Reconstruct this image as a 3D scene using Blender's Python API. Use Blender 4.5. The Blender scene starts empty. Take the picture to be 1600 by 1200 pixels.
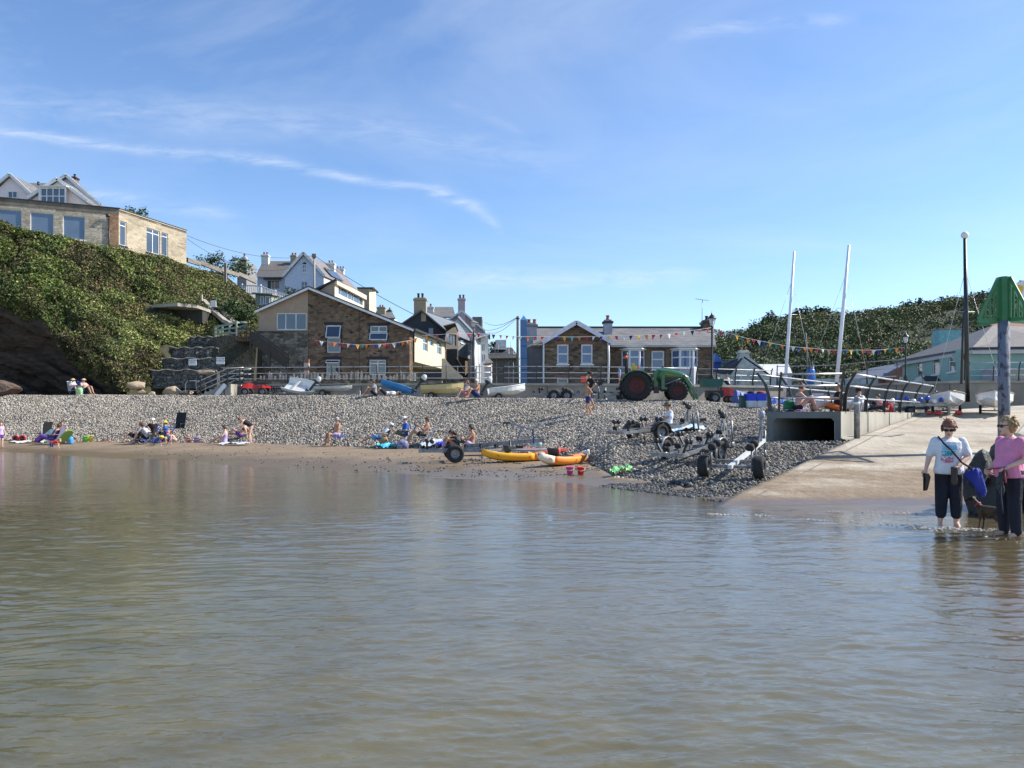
import bpy, bmesh, math, random
import numpy as np
from mathutils import Vector, Matrix, noise as mnoise
random.seed(7); RNG = np.random.default_rng(7)
sc = bpy.context.scene
COL = sc.collection
R = math.radians
# ---------------------------------------------------------------- camera
EYE = 1.64; F = 1200.0; HZ = 650.0
cam = bpy.data.cameras.new('camera'); camo = bpy.data.objects.new('camera', cam); COL.objects.link(camo)
camo.location = (0, 0, EYE); camo.rotation_euler = (R(90), 0, 0)
cam.lens = 27; cam.sensor_width = 36; cam.shift_y = 0.03125; cam.clip_start = .05; cam.clip_end = 3000
sc.camera = camo
# ---------------------------------------------------------------- light
SUN_EL = 40.0; SUN_AZ = 82.0      # azimuth clockwise from +Y (view direction)
sdir = Vector((math.cos(R(SUN_EL))*math.sin(R(SUN_AZ)), math.cos(R(SUN_EL))*math.cos(R(SUN_AZ)), math.sin(R(SUN_EL))))
sl = bpy.data.lights.new('sun', 'SUN'); sl.energy = 5.0; sl.angle = R(.5); sl.color = (1, .94, .84)
so = bpy.data.objects.new('sun', sl); COL.objects.link(so); so.rotation_euler = sdir.to_track_quat('Z', 'Y').to_euler()
sc.view_settings.view_transform = 'Standard'; sc.view_settings.look = 'None'; sc.view_settings.gamma = 1
sc.view_settings.exposure = 0.6
# ---------------------------------------------------------------- sky with cirrus
W = bpy.data.worlds.new('World'); sc.world = W; W.use_nodes = True
nt = W.node_tree; N = nt.nodes; L = nt.links; N.clear()
def mth(nt, op, a, b=None, c=None, clamp=False):
    n = nt.nodes.new('ShaderNodeMath'); n.operation = op; n.use_clamp = clamp
    for i, v in enumerate((a, b, c)):
        if v is None: continue
        if isinstance(v, (int, float)): n.inputs[i].default_value = v
        else: nt.links.new(v, n.inputs[i])
    return n.outputs[0]
wout = N.new('ShaderNodeOutputWorld'); bg = N.new('ShaderNodeBackground'); L.new(bg.outputs[0], wout.inputs[0])
sky = N.new('ShaderNodeTexSky'); sky.sky_type = 'NISHITA'; sky.sun_disc = False
sky.sun_elevation = R(SUN_EL); sky.sun_rotation = R(SUN_AZ); sky.altitude = 0; sky.air_density = 1.0; sky.dust_density = .15; sky.ozone_density = 4.5
bg.inputs[1].default_value = .138
tc = N.new('ShaderNodeTexCoord'); sp = N.new('ShaderNodeSeparateXYZ'); L.new(tc.outputs['Generated'], sp.inputs[0])
yy = mth(nt, 'MAXIMUM', sp.outputs[1], .05)
A = mth(nt, 'DIVIDE', sp.outputs[0], yy); E = mth(nt, 'DIVIDE', sp.outputs[2], yy)
cb = N.new('ShaderNodeCombineXYZ'); L.new(A, cb.inputs[0]); L.new(E, cb.inputs[1])
def wnoise(scx, scy, det=6, rough=.6, rot=0, dist=0):
    mp = N.new('ShaderNodeMapping'); L.new(cb.outputs[0], mp.inputs[0]); mp.inputs['Scale'].default_value = (scx, scy, 1); mp.inputs['Rotation'].default_value = (0, 0, R(rot))
    nz = N.new('ShaderNodeTexNoise'); L.new(mp.outputs[0], nz.inputs[0]); nz.inputs['Scale'].default_value = 1; nz.inputs['Detail'].default_value = det; nz.inputs['Roughness'].default_value = rough; nz.inputs['Distortion'].default_value = dist
    return nz.outputs[0]
wob = mth(nt, 'SUBTRACT', wnoise(5, 5, 5), .5)
fine = wnoise(14, 60, 6, .65, 12, .6)
fine = mth(nt, 'MULTIPLY', mth(nt, 'SUBTRACT', fine, .34), 2.4, clamp=True)
def streak(pts, w, s, wamp=.03):
    # polyline in direction space (x/y, z/y), soft width w
    fc = N.new('ShaderNodeFloatCurve'); a0, a1 = pts[0][0], pts[-1][0]
    e0 = min(p[1] for p in pts); e1 = max(p[1] for p in pts)+1e-4
    c = fc.mapping.curves[0]
    q = [((p[0]-a0)/(a1-a0), (p[1]-e0)/(e1-e0)) for p in pts]
    c.points[0].location = q[0]; c.points[1].location = q[-1]
    for p in q[1:-1]: c.points.new(*p)
    fc.mapping.update()
    t = mth(nt, 'DIVIDE', mth(nt, 'SUBTRACT', A, a0), a1-a0); L.new(t, fc.inputs['Value'])
    ec = mth(nt, 'MULTIPLY_ADD', fc.outputs[0], e1-e0, e0)
    d = mth(nt, 'DIVIDE', mth(nt, 'ADD', mth(nt, 'SUBTRACT', E, ec), mth(nt, 'MULTIPLY', wob, wamp)), w)
    g = mth(nt, 'EXPONENT', mth(nt, 'MULTIPLY', mth(nt, 'MULTIPLY', d, d), -1))
    l = mth(nt, 'MULTIPLY', mth(nt, 'MULTIPLY', t, 9, clamp=True), mth(nt, 'MULTIPLY', mth(nt, 'SUBTRACT', 1, t), 6, clamp=True))
    return mth(nt, 'MULTIPLY', mth(nt, 'MULTIPLY', mth(nt, 'MULTIPLY', g, l), fine), s)
def q(px, py): return ((px-800)/F, (HZ-py)/F)
ms = [streak([q(-150, 185), q(150, 222), q(380, 245), q(560, 285), q(700, 303), q(790, 362)], .0065, .5, .035),
      streak([q(-100, 150), q(300, 180), q(520, 195), q(800, 240), q(960, 270)], .022, .22),
      streak([q(660, 300), q(720, 315), q(790, 365)], .008, .45, .03),
      streak([q(60, 290), q(200, 312), q(400, 345)], .010, .32, .01),
      streak([q(660, 435), q(820, 435), q(1120, 430)], .013, .45, .01),
      streak([q(1040, 60), q(1150, 40), q(1350, 30)], .010, .25, .02),
      streak([q(700, 160), q(780, 190), q(830, 215)], .006, .12, .01)]
veil = mth(nt, 'MULTIPLY', mth(nt, 'SUBTRACT', wnoise(1.3, 3.6, 7, .6, 14, .8), .42), 2.0, clamp=True)
vband = mth(nt, 'EXPONENT', mth(nt, 'MULTIPLY', mth(nt, 'POWER', mth(nt, 'DIVIDE', mth(nt, 'SUBTRACT', E, .50), .26), 2), -1))
ms.append(mth(nt, 'MULTIPLY', mth(nt, 'MULTIPLY', veil, vband), .5))
vlow = mth(nt, 'EXPONENT', mth(nt, 'MULTIPLY', mth(nt, 'POWER', mth(nt, 'DIVIDE', mth(nt, 'SUBTRACT', E, .2), .07), 2), -1))
ms.append(mth(nt, 'MULTIPLY', mth(nt, 'MULTIPLY', mth(nt, 'MULTIPLY', mth(nt, 'SUBTRACT', wnoise(2.2, 12, 6, .6, 5, .5), .45), 2.4, clamp=True), vlow), .25))
m = ms[0]
for k in ms[1:]: m = mth(nt, 'ADD', m, k)
m = mth(nt, 'MINIMUM', m, .8)
m = mth(nt, 'MULTIPLY', m, mth(nt, 'GREATER_THAN', sp.outputs[1], .06))
mx = N.new('ShaderNodeMixRGB'); L.new(m, mx.inputs[0]); L.new(sky.outputs[0], mx.inputs[1]); mx.inputs[2].default_value = (4.6, 5.0, 5.6, 1)
hs = N.new('ShaderNodeHueSaturation'); hs.inputs['Hue'].default_value = .503; hs.inputs['Saturation'].default_value = 1.04; L.new(mx.outputs[0], hs.inputs['Color'])
L.new(hs.outputs[0], bg.inputs[0])
# ---------------------------------------------------------------- helpers
def P(px, py, Y): return Vector(((px-800)*Y/F, Y, EYE+(HZ-py)*Y/F))
def XP(px, Y): return (px-800)*Y/F
def ZP(py, Y): return EYE+(HZ-py)*Y/F
MATS = {}
def mat(name, c, rough=.7, metal=0, c2=None, scale=3, bump=0, bscale=None, detail=4, spec=.5, rnd=0, vec='Object', stretch=(1, 1, 1), thr=(.35, .65), attr=None, coat=0, sheen=0):
    if name in MATS: return MATS[name]
    m = bpy.data.materials.new(name); m.use_nodes = True; t = m.node_tree; b = t.nodes['Principled BSDF']
    b.inputs['Roughness'].default_value = rough; b.inputs['Metallic'].default_value = metal; b.inputs['Specular IOR Level'].default_value = spec
    b.inputs['Coat Weight'].default_value = coat
    if c2 is None: c2 = tuple(v*.72 for v in c)
    tcn = t.nodes.new('ShaderNodeTexCoord'); mp = t.nodes.new('ShaderNodeMapping'); t.links.new(tcn.outputs[vec], mp.inputs[0]); mp.inputs['Scale'].default_value = stretch
    nz = t.nodes.new('ShaderNodeTexNoise'); nz.inputs['Scale'].default_value = scale; nz.inputs['Detail'].default_value = detail; nz.inputs['Roughness'].default_value = .6; t.links.new(mp.outputs[0], nz.inputs[0])
    cr = t.nodes.new('ShaderNodeMapRange'); cr.inputs[1].default_value = thr[0]; cr.inputs[2].default_value = thr[1]; t.links.new(nz.outputs[0], cr.inputs[0])
    mx = t.nodes.new('ShaderNodeMixRGB'); mx.inputs[1].default_value = (*c, 1); mx.inputs[2].default_value = (*c2, 1); t.links.new(cr.outputs[0], mx.inputs[0])
    outc = mx.outputs[0]
    if attr:
        at = t.nodes.new('ShaderNodeVertexColor'); at.layer_name = attr
        mm = t.nodes.new('ShaderNodeMixRGB'); mm.blend_type = 'MULTIPLY'; mm.inputs[0].default_value = 1; t.links.new(outc, mm.inputs[1]); t.links.new(at.outputs[0], mm.inputs[2]); outc = mm.outputs[0]
    if rnd:
        oi = t.nodes.new('ShaderNodeObjectInfo'); h = t.nodes.new('ShaderNodeHueSaturation'); t.links.new(outc, h.inputs['Color'])
        t.links.new(mth(t, 'MULTIPLY_ADD', oi.outputs['Random'], rnd, 1-rnd/2), h.inputs['Value']); outc = h.outputs[0]
    t.links.new(outc, b.inputs['Base Color'])
    if bump:
        bn = t.nodes.new('ShaderNodeTexNoise'); bn.inputs['Scale'].default_value = bscale or scale*3; bn.inputs['Detail'].default_value = 5; t.links.new(mp.outputs[0], bn.inputs[0])
        bp = t.nodes.new('ShaderNodeBump'); bp.inputs['Distance'].default_value = bump; bp.inputs['Strength'].default_value = 1; t.links.new(bn.outputs[0], bp.inputs['Height']); t.links.new(bp.outputs[0], b.inputs['Normal'])
    MATS[name] = m; return m
def stone_mat(name, cols, mortar, sx=2.2, sz=4.0, rnd=.9, mw=.06, bump=.03):
    """rubble masonry in a wall's own plane: brick-like courses broken by noise"""
    if name in MATS: return MATS[name]
    m = bpy.data.materials.new(name); m.use_nodes = True; t = m.node_tree; b = t.nodes['Principled BSDF']; b.inputs['Roughness'].default_value = .9; b.inputs['Specular IOR Level'].default_value = .2
    tcn = t.nodes.new('ShaderNodeTexCoord'); mp = t.nodes.new('ShaderNodeMapping'); t.links.new(tcn.outputs['Object'], mp.inputs[0]); mp.inputs['Scale'].default_value = (sx, sx, sz)
    nz = t.nodes.new('ShaderNodeTexNoise'); nz.inputs['Scale'].default_value = 1.3; t.links.new(mp.outputs[0], nz.inputs[0])
    va = t.nodes.new('ShaderNodeVectorMath'); va.operation = 'MULTIPLY_ADD'; t.links.new(nz.outputs['Color'], va.inputs[0]); va.inputs[1].default_value = (.7, .7, .7); t.links.new(mp.outputs[0], va.inputs[2])
    vo = t.nodes.new('ShaderNodeTexVoronoi'); vo.inputs['Scale'].default_value = 1; vo.inputs['Randomness'].default_value = rnd; t.links.new(va.outputs[0], vo.inputs[0])
    ve = t.nodes.new('ShaderNodeTexVoronoi'); ve.feature = 'DISTANCE_TO_EDGE'; ve.inputs['Scale'].default_value = 1; ve.inputs['Randomness'].default_value = rnd; t.links.new(va.outputs[0], ve.inputs[0])
    sp = t.nodes.new('ShaderNodeSeparateColor'); t.links.new(vo.outputs['Color'], sp.inputs[0])
    cr = t.nodes.new('ShaderNodeValToRGB'); t.links.new(sp.outputs[0], cr.inputs[0]); el = cr.color_ramp.elements
    el[0].color = (*cols[0], 1); el[1].color = (*cols[-1], 1)
    for i, c in enumerate(cols[1:-1]): e = el.new((i+1)/(len(cols)-1)); e.color = (*c, 1)
    n2 = t.nodes.new('ShaderNodeTexNoise'); n2.inputs['Scale'].default_value = .5; n2.inputs['Detail'].default_value = 6; t.links.new(tcn.outputs['Object'], n2.inputs[0])
    hv = t.nodes.new('ShaderNodeHueSaturation'); t.links.new(cr.outputs[0], hv.inputs['Color']); t.links.new(mth(t, 'MULTIPLY_ADD', n2.outputs[0], 1.0, .5), hv.inputs['Value'])
    mx = t.nodes.new('ShaderNodeMixRGB'); mx.inputs[2].default_value = (*mortar, 1); t.links.new(hv.outputs[0], mx.inputs[1])
    t.links.new(mth(t, 'SUBTRACT', 1, mth(t, 'DIVIDE', ve.outputs['Distance'], mw, clamp=True), clamp=True), mx.inputs[0])
    t.links.new(mx.outputs[0], b.inputs['Base Color'])
    bp = t.nodes.new('ShaderNodeBump'); bp.inputs['Distance'].default_value = bump; t.links.new(mth(t, 'MINIMUM', ve.outputs['Distance'], .15), bp.inputs['Height']); bp.inputs['Strength'].default_value = 1
    t.links.new(bp.outputs[0], b.inputs['Normal'])
    MATS[name] = m; return m
def course_mat(name, c, c2, bw=.5, bh=.25, mort=.012, mc=None, rough=.75, axis='x', bump=.01):
    """slate / brick / block courses.  axis 'x': u=x v=z ; 'y': u=y v=z ; 'r': roof u=x v=y&z"""
    if name in MATS: return MATS[name]
    m = bpy.data.materials.new(name); m.use_nodes = True; t = m.node_tree; b = t.nodes['Principled BSDF']; b.inputs['Roughness'].default_value = rough
    tcn = t.nodes.new('ShaderNodeTexCoord'); s = t.nodes.new('ShaderNodeSeparateXYZ'); t.links.new(tcn.outputs['Object'], s.inputs[0]); cbn = t.nodes.new('ShaderNodeCombineXYZ')
    t.links.new(mth(t, 'ADD', s.outputs[0], s.outputs[1]) if axis == 'x' else s.outputs[1], cbn.inputs[0])
    t.links.new(mth(t, 'MULTIPLY', s.outputs[2], 1.0), cbn.inputs[1])
    br = t.nodes.new('ShaderNodeTexBrick'); t.links.new(cbn.outputs[0], br.inputs[0]); br.inputs['Scale'].default_value = 1
    br.inputs['Brick Width'].default_value = bw; br.inputs['Row Height'].default_value = bh; br.inputs['Mortar Size'].default_value = mort
    br.inputs['Color1'].default_value = (*c, 1); br.inputs['Color2'].default_value = (*c2, 1); br.inputs['Mortar'].default_value = (*(mc or tuple(v*.4 for v in c)), 1)
    n2 = t.nodes.new('ShaderNodeTexNoise'); n2.inputs['Scale'].default_value = 1.1; n2.inputs['Detail'].default_value = 8; n2.inputs['Roughness'].default_value = .7; t.links.new(tcn.outputs['Object'], n2.inputs[0])
    hv = t.nodes.new('ShaderNodeHueSaturation'); t.links.new(br.outputs[0], hv.inputs['Color']); t.links.new(mth(t, 'MULTIPLY_ADD', n2.outputs[0], 1.1, .45), hv.inputs['Value'])
    t.links.new(hv.outputs[0], b.inputs['Base Color'])
    bp = t.nodes.new('ShaderNodeBump'); bp.inputs['Distance'].default_value = bump; t.links.new(mth(t, 'ADD', mth(t, 'MULTIPLY', br.outputs[1], -1), n2.outputs[0]), bp.inputs['Height']); t.links.new(bp.outputs[0], b.inputs['Normal'])
    MATS[name] = m; return m
class MB:
    def __init__(s): s.v = []; s.f = []; s.sm = []
    def add(s, vs, fs, smooth=False):
        n = len(s.v); s.v += [tuple(v) for v in vs]; s.f += [tuple(i+n for i in f) for f in fs]; s.sm += [smooth]*len(fs); return s
    def box(s, c, d, rot=None, taper=1):
        hx, hy, hz = d[0]/2, d[1]/2, d[2]/2
        vs = [Vector((x*hx*(taper if z > 0 else 1), y*hy*(taper if z > 0 else 1), z*hz)) for z in (-1, 1) for y in (-1, 1) for x in (-1, 1)]
        if rot is not None:
            M = rot if isinstance(rot, Matrix) else Matrix.Rotation(rot, 3, 'Z')
            vs = [M @ v for v in vs]
        c = Vector(c)
        return s.add([v+c for v in vs], [(0, 2, 3, 1), (4, 5, 7, 6), (0, 1, 5, 4), (2, 6, 7, 3), (0, 4, 6, 2), (1, 3, 7, 5)])
    def bb(s, a, b): return s.box([(a[i]+b[i])/2 for i in range(3)], [abs(b[i]-a[i]) for i in range(3)])
    def beam(s, p0, p1, w, h, up=(0, 0, 1)):
        p0 = Vector(p0); p1 = Vector(p1); d = (p1-p0); l = d.length; d.normalize(); u = Vector(up); sd = d.cross(u)
        if sd.length < 1e-4: sd = d.cross(Vector((1, 0, 0)))
        sd.normalize(); u = sd.cross(d)
        return s.box((p0+p1)/2, (w, l, h), Matrix((sd, d, u)).transposed())
    def tube(s, pts, r, n=8, caps=True, smooth=True):
        pts = [Vector(p) for p in pts]; rs = r if isinstance(r, (list, tuple)) else [r]*len(pts)
        vs = []; fs = []; prev = None
        for i, p in enumerate(pts):
            a = pts[max(i-1, 0)]; b = pts[min(i+1, len(pts)-1)]; d = (b-a).normalized()
            if prev is None: x = d.cross(Vector((0, 0, 1)));  x = x if x.length > .01 else d.cross(Vector((1, 0, 0)))
            else: x = prev-d*prev.dot(d)
            x.normalize(); prev = x; y = d.cross(x)
            for k in range(n): t = 2*math.pi*k/n; vs.append(p+(x*math.cos(t)+y*math.sin(t))*rs[i])
        for i in range(len(pts)-1):
            for k in range(n): a = i*n+k; b = i*n+(k+1) % n; fs.append((a, b, b+n, a+n))
        s.add(vs, fs, smooth)
        if caps:
            nn = len(s.v)-len(vs); s.f += [tuple(nn+k for k in reversed(range(n))), tuple(nn+(len(pts)-1)*n+k for k in range(n))]; s.sm += [False]*2
        return s
    def ell(s, c, r, n=12, m=8, rot=None, smooth=True):
        if isinstance(r, (int, float)): r = (r, r, r)
        vs = [Vector((0, 0, -r[2]))]
        for j in range(1, m):
            ph = -math.pi/2+math.pi*j/m
            for k in range(n): t = 2*math.pi*k/n; vs.append(Vector((r[0]*math.cos(ph)*math.cos(t), r[1]*math.cos(ph)*math.sin(t), r[2]*math.sin(ph))))
        vs.append(Vector((0, 0, r[2])))
        if rot is not None: vs = [rot @ v for v in vs]
        c = Vector(c); fs = []
        for k in range(n): fs.append((0, 1+(k+1) % n, 1+k)); fs.append((len(vs)-1, 1+(m-2)*n+k, 1+(m-2)*n+(k+1) % n))
        for j in range(m-2):
            for k in range(n): a = 1+j*n+k; b = 1+j*n+(k+1) % n; fs.append((a, b, b+n, a+n))
        return s.add([v+c for v in vs], fs, smooth)
    def caps(s, p0, p1, r0, r1, n=10):
        p0 = Vector(p0); p1 = Vector(p1)
        s.tube([p0, p1], [r0, r1], n); s.ell(p0, r0*1.0, n, 6); s.ell(p1, r1*1.0, n, 6); return s
    def lathe(s, prof, c=(0, 0, 0), n=16, axis='z', smooth=True, close=False):
        vs = []; c = Vector(c)
        for r, z in prof:
            for k in range(n):
                t = 2*math.pi*k/n; a, b = r*math.cos(t), r*math.sin(t)
                vs.append(c+Vector((a, b, z) if axis == 'z' else ((a, z, b) if axis == 'y' else (z, a, b))))
        fs = []; m = len(prof)
        for i in range(m if close else m-1):
            for k in range(n): a = i*n+k; b = i*n+(k+1) % n; j = ((i+1) % m)*n-i*n; fs.append((a, b, b+j, a+j) if axis != 'y' else (b, a, a+j, b+j))
        s.add(vs, fs, smooth)
        if not close:
            nn = len(s.v)-len(vs)
            for i in (0, m-1):
                if prof[i][0] > 1e-3: s.f.append(tuple(nn+i*n+k for k in range(n))); s.sm.append(False)
        return s
    def prism(s, poly, axis, a, b):
        """poly of 2D points extruded along axis from a to b ('y': poly=(x,z); 'x': poly=(y,z); 'z': poly=(x,y))"""
        def mk(p, t): return (p[0], t, p[1]) if axis == 'y' else ((t, p[0], p[1]) if axis == 'x' else (p[0], p[1], t))
        n = len(poly); vs = [mk(p, a) for p in poly]+[mk(p, b) for p in poly]
        return s.add(vs, [tuple(range(n)), tuple(range(2*n-1, n-1, -1))]+[(i, n+i, n+(i+1) % n, (i+1) % n) for i in range(n)])
    def loft(s, rings, closed=True, caps=True, smooth=True):
        n = len(rings[0]); vs = [v for r in rings for v in r]; fs = []
        for i in range(len(rings)-1):
            for k in range(n if closed else n-1): a = i*n+k; b = i*n+(k+1) % n; fs.append((a, b, b+n, a+n))
        if caps and closed: fs += [tuple(reversed(range(n))), tuple((len(rings)-1)*n+k for k in range(n))]
        return s.add(vs, fs, smooth)
    def mesh(s, name):
        me = bpy.data.meshes.new(name); me.from_pydata(s.v, [], s.f); me.polygons.foreach_set('use_smooth', s.sm); me.update(); return me
    def obj(s, name, m, parent=None, world=False, loc=None, recalc=True):
        me = s.mesh(name); me.materials.append(m)
        if recalc:
            bm = bmesh.new(); bm.from_mesh(me); bmesh.ops.recalc_face_normals(bm, faces=bm.faces); bm.to_mesh(me); bm.free()
        o = bpy.data.objects.new(name, me); COL.objects.link(o)
        if parent is not None:
            o.parent = parent
            if world:
                q = parent; off = Vector()
                while q is not None: off += q.location; q = q.parent
                o.location = -off
        if loc is not None: o.location = loc
        return o
def tag(o, label=None, cat=None, group=None, kind=None):
    if label: o['label'] = label
    if cat: o['category'] = cat
    if group: o['group'] = group
    if kind: o['kind'] = kind
    return o
def thing(name, label, cat, loc=(0, 0, 0), rz=0, group=None):
    o = bpy.data.objects.new(name, None); COL.objects.link(o); o.empty_display_size = .2; o.location = loc; o.rotation_euler = (0, 0, rz)
    return tag(o, label, cat, group)
def struct(name, mb, m, recalc=True): return tag(mb.obj(name, m, recalc=recalc), kind='structure')
def dup(o, loc=None, rz=None, label=None, group=None):
    def rec(a, par):
        c = a.copy(); COL.objects.link(c)
        if par is not None: c.parent = par
        for ch in list(a.children): rec(ch, c)
        return c
    c = rec(o, None)
    if loc is not None: c.location = loc
    if rz is not None: c.rotation_euler = (0, 0, rz)
    if label: c['label'] = label
    if group: c['group'] = group
    return c
def npmesh(name, V, Fq, m, smooth=False, colors=None, kind=None):
    """V (n,3), Fq (m,k) arrays -> object"""
    me = bpy.data.meshes.new(name); k = Fq.shape[1]
    me.vertices.add(len(V)); me.vertices.foreach_set('co', np.ascontiguousarray(V, dtype=np.float32).ravel())
    me.loops.add(Fq.size); me.loops.foreach_set('vertex_index', Fq.astype(np.int32).ravel())
    me.polygons.add(len(Fq)); me.polygons.foreach_set('loop_start', (np.arange(len(Fq))*k).astype(np.int32)); me.polygons.foreach_set('loop_total', np.full(len(Fq), k, dtype=np.int32))
    me.polygons.foreach_set('use_smooth', np.full(len(Fq), smooth)); me.update(calc_edges=True); me.validate()
    if colors is not None:
        ca = me.color_attributes.new('col', 'FLOAT_COLOR', 'POINT'); c4 = np.ones((len(V), 4), dtype=np.float32); c4[:, :3] = colors; ca.data.foreach_set('color', c4.ravel())
    me.materials.append(m); o = bpy.data.objects.new(name, me); COL.objects.link(o)
    if kind: o['kind'] = kind
    return o
def leaves(pts, nrm, size, cols, jitter=.6, aspect=.55, rng=RNG):
    """leaf-clump quads at pts facing roughly nrm; returns V,F,C"""
    n = len(pts); d = nrm+rng.normal(0, jitter, (n, 3)); d /= np.linalg.norm(d, axis=1)[:, None]+1e-9
    t = rng.normal(0, 1, (n, 3)); a = np.cross(d, t); a /= np.linalg.norm(a, axis=1)[:, None]+1e-9; b = np.cross(d, a)
    s = (size*rng.uniform(.5, 1.3, n))[:, None]; bend = d*s*.25
    V = np.stack([pts-a*s, pts-b*s*aspect+bend, pts+a*s, pts+b*s*aspect+bend], 1).reshape(-1, 3)
    Fq = np.arange(4*n).reshape(n, 4); return V, Fq, np.repeat(cols, 4, 0)
def vnoise(x, y, z, s, seed=0):
    """cheap smooth value noise, vectorised, -1..1"""
    def h(i, j, k):
        with np.errstate(over='ignore'):
            n = (i.astype(np.int64)*73856093) ^ (j.astype(np.int64)*19349663) ^ (k.astype(np.int64)*83492791) ^ (seed*2654435761)
            n = (n ^ (n >> 13))*1274126177; n = n ^ (n >> 16)
        return (n & 0xffff)/32767.5-1
    x = np.asarray(x, float)*s+100; y = np.asarray(y, float)*s+100; z = np.asarray(z, float)*s+100
    x, y, z = np.broadcast_arrays(x, y, z)
    i, j, k = np.floor(x), np.floor(y), np.floor(z); u, v, w = x-i, y-j, z-k
    u, v, w = u*u*(3-2*u), v*v*(3-2*v), w*w*(3-2*w); r = 0
    for di in (0, 1):
        for dj in (0, 1):
            for dk in (0, 1): r = r+h(i+di, j+dj, k+dk)*np.where(di, u, 1-u)*np.where(dj, v, 1-v)*np.where(dk, w, 1-w)
    return r
def cells(x, y, z, s, seed=0):
    x, y, z = (np.asarray(a, float)*s+50 for a in (x, y, z)); i, j, k = np.floor(x), np.floor(y), np.floor(z); best = np.full(x.shape, 9.); bid = np.zeros(x.shape)
    def h(i, j, k, q_):
        v = np.sin(i*127.1+j*311.7+k*74.7+q_*53.3+seed)*43758.5453; return v-np.floor(v)
    for di in (-1, 0, 1):
        for dj in (-1, 0, 1):
            for dk in (-1, 0, 1):
                a, b, c = i+di, j+dj, k+dk; d = (a+h(a, b, c, 1)-x)**2+(b+h(a, b, c, 2)-y)**2+(c+h(a, b, c, 3)-z)**2; m = d < best; best = np.where(m, d, best); bid = np.where(m, h(a, b, c, 4), bid)
    return np.sqrt(best), bid
def fbm(x, y, z, s, o=3, seed=0):
    r = 0; a = 1
    for i in range(o): r = r+a*vnoise(x, y, z, s*2**i, seed+i); a *= .5
    return r
# ---------------------------------------------------------------- common materials
M_white = mat('white_paint', (.78, .78, .76), .45, c2=(.66, .66, .64), scale=2)
M_black = mat('black_paint', (.012, .012, .013), .4, c2=(.025, .025, .025))
M_glass = mat('window_glass', (.03, .045, .07), .04, c2=(.05, .07, .10), scale=.5, spec=1.0, coat=.5)
M_galv = mat('galvanised_steel', (.34, .35, .36), .5, .7, c2=(.17, .17, .17), scale=9)
M_rail = mat('rail_steel', (.55, .55, .55), .35, .6, c2=(.4, .4, .4), scale=4)
M_rub = mat('rubber', (.014, .014, .014), .85, c2=(.03, .028, .026), scale=12)
M_conc = mat('concrete', (.30, .28, .25), .9, c2=(.20, .19, .17), scale=1.3, bump=.01, bscale=14, detail=8)
M_concl = mat('pale_concrete', (.42, .39, .33), .9, c2=(.28, .26, .215), scale=1.1, bump=.01, bscale=16, detail=8, stretch=(1, 1, .35))
M_conc_d = mat('shaded_concrete', (.16, .17, .16), .9, c2=(.11, .12, .11), scale=1.6, bump=.01, detail=8)  # culvert concrete, the shade on its front put into the dark colour
M_slate = course_mat('slate_roof', (.14, .14, .14), (.20, .19, .185), .42, .17, .008)
M_slate_d = course_mat('dark_slate', (.035, .038, .045), (.055, .058, .065), .4, .18, .006)
M_wood_d = mat('dark_wood', (.030, .024, .018), .7, c2=(.05, .04, .03), stretch=(1, 1, 8))
M_wood_g = mat('grey_green_timber', (.20, .27, .21), .8, c2=(.30, .34, .27), scale=4)
M_pot = mat('terracotta_pot', (.32, .10, .05), .8)
def plain(n, c, rough=.5, **k): return mat(n, c, rough, c2=tuple(v*.85 for v in c), **k)
# ================================================================ TERRAIN
KX = np.array([-400, 0, 200, 400, 600, 700, 800, 900, 960, 1050, 1100, 1170], float)
KW = np.array([48, 35.8, 30.5, 25.6, 22.6, 21.2, 20.1, 19.3, 18, 16.5, 15.7, 14.6])
KB = np.array([52, 44, 41.5, 38.8, 33.4, 31.5, 29.5, 26, 19.5, 17.6, 16.3, 14.9])
KZ = np.array([.25, .25, .25, .25, .25, .25, .25, .22, .12, .10, .07, .03])
KR = np.array([56, 52, 50, 47, 43, 40.5, 38.7, 37, 36.6, 36.2, 36, 35.5])
KT = np.array([3.2, 3.07, 3.0, 2.9, 2.75, 2.6, 2.51, 2.44, 2.4, 2.36, 2.33, 2.2])
def slip_edge(y): return 4.4+.745*(y-15)
SY = [-10, 0, 8, 11.6, 13.5, 16, 23, 30, 35, 45, 60]; SZ = [-.6, -.42, -.12, -.035, 0, .22, 1.03, 1.58, 2.0, 2.9, 3.4]
def slipz(x, y): return np.interp(y, SY, SZ)
def shore(x, y):
    """ground height without the slipway; also returns t: <0 sea bed/sand, 0..1 shingle slope, >1 top"""
    x = np.asarray(x, float); y = np.asarray(y, float); ys = np.maximum(y, 2.0)
    px = np.clip(800+F*x/ys, -400, 1170)
    px = np.where(y < 2, np.clip(800+F*x/2.0, -400, 1170), px)
    w, b, zb, r, zt = (np.interp(px, KX, k) for k in (KW, KB, KZ, KR, KT))
    zs = -.55*(1-np.clip(y/w, -1, 1))
    zsand = zb*np.clip((y-w)/(b-w), 0, 1)**.9
    t = (y-b)/(r-b)
    zsh = zb+(zt-zb)*np.clip(t, 0, 1)
    z = np.where(y < w, zs, np.where(y < b, zsand, zsh))
    return z, t
def ground(x, y):
    z, t = shore(x, y); z = float(z)
    if y < 34 and x > slip_edge(y): return float(slipz(x, y))
    if y >= 23.2 and x > 7.65+.804*(y-23) and (y < 33 or x > 20): return 1.66
    return z
def G(px, Y, dz=0): x = XP(px, Y); return Vector((x, Y, ground(x, Y)+dz))
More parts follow.
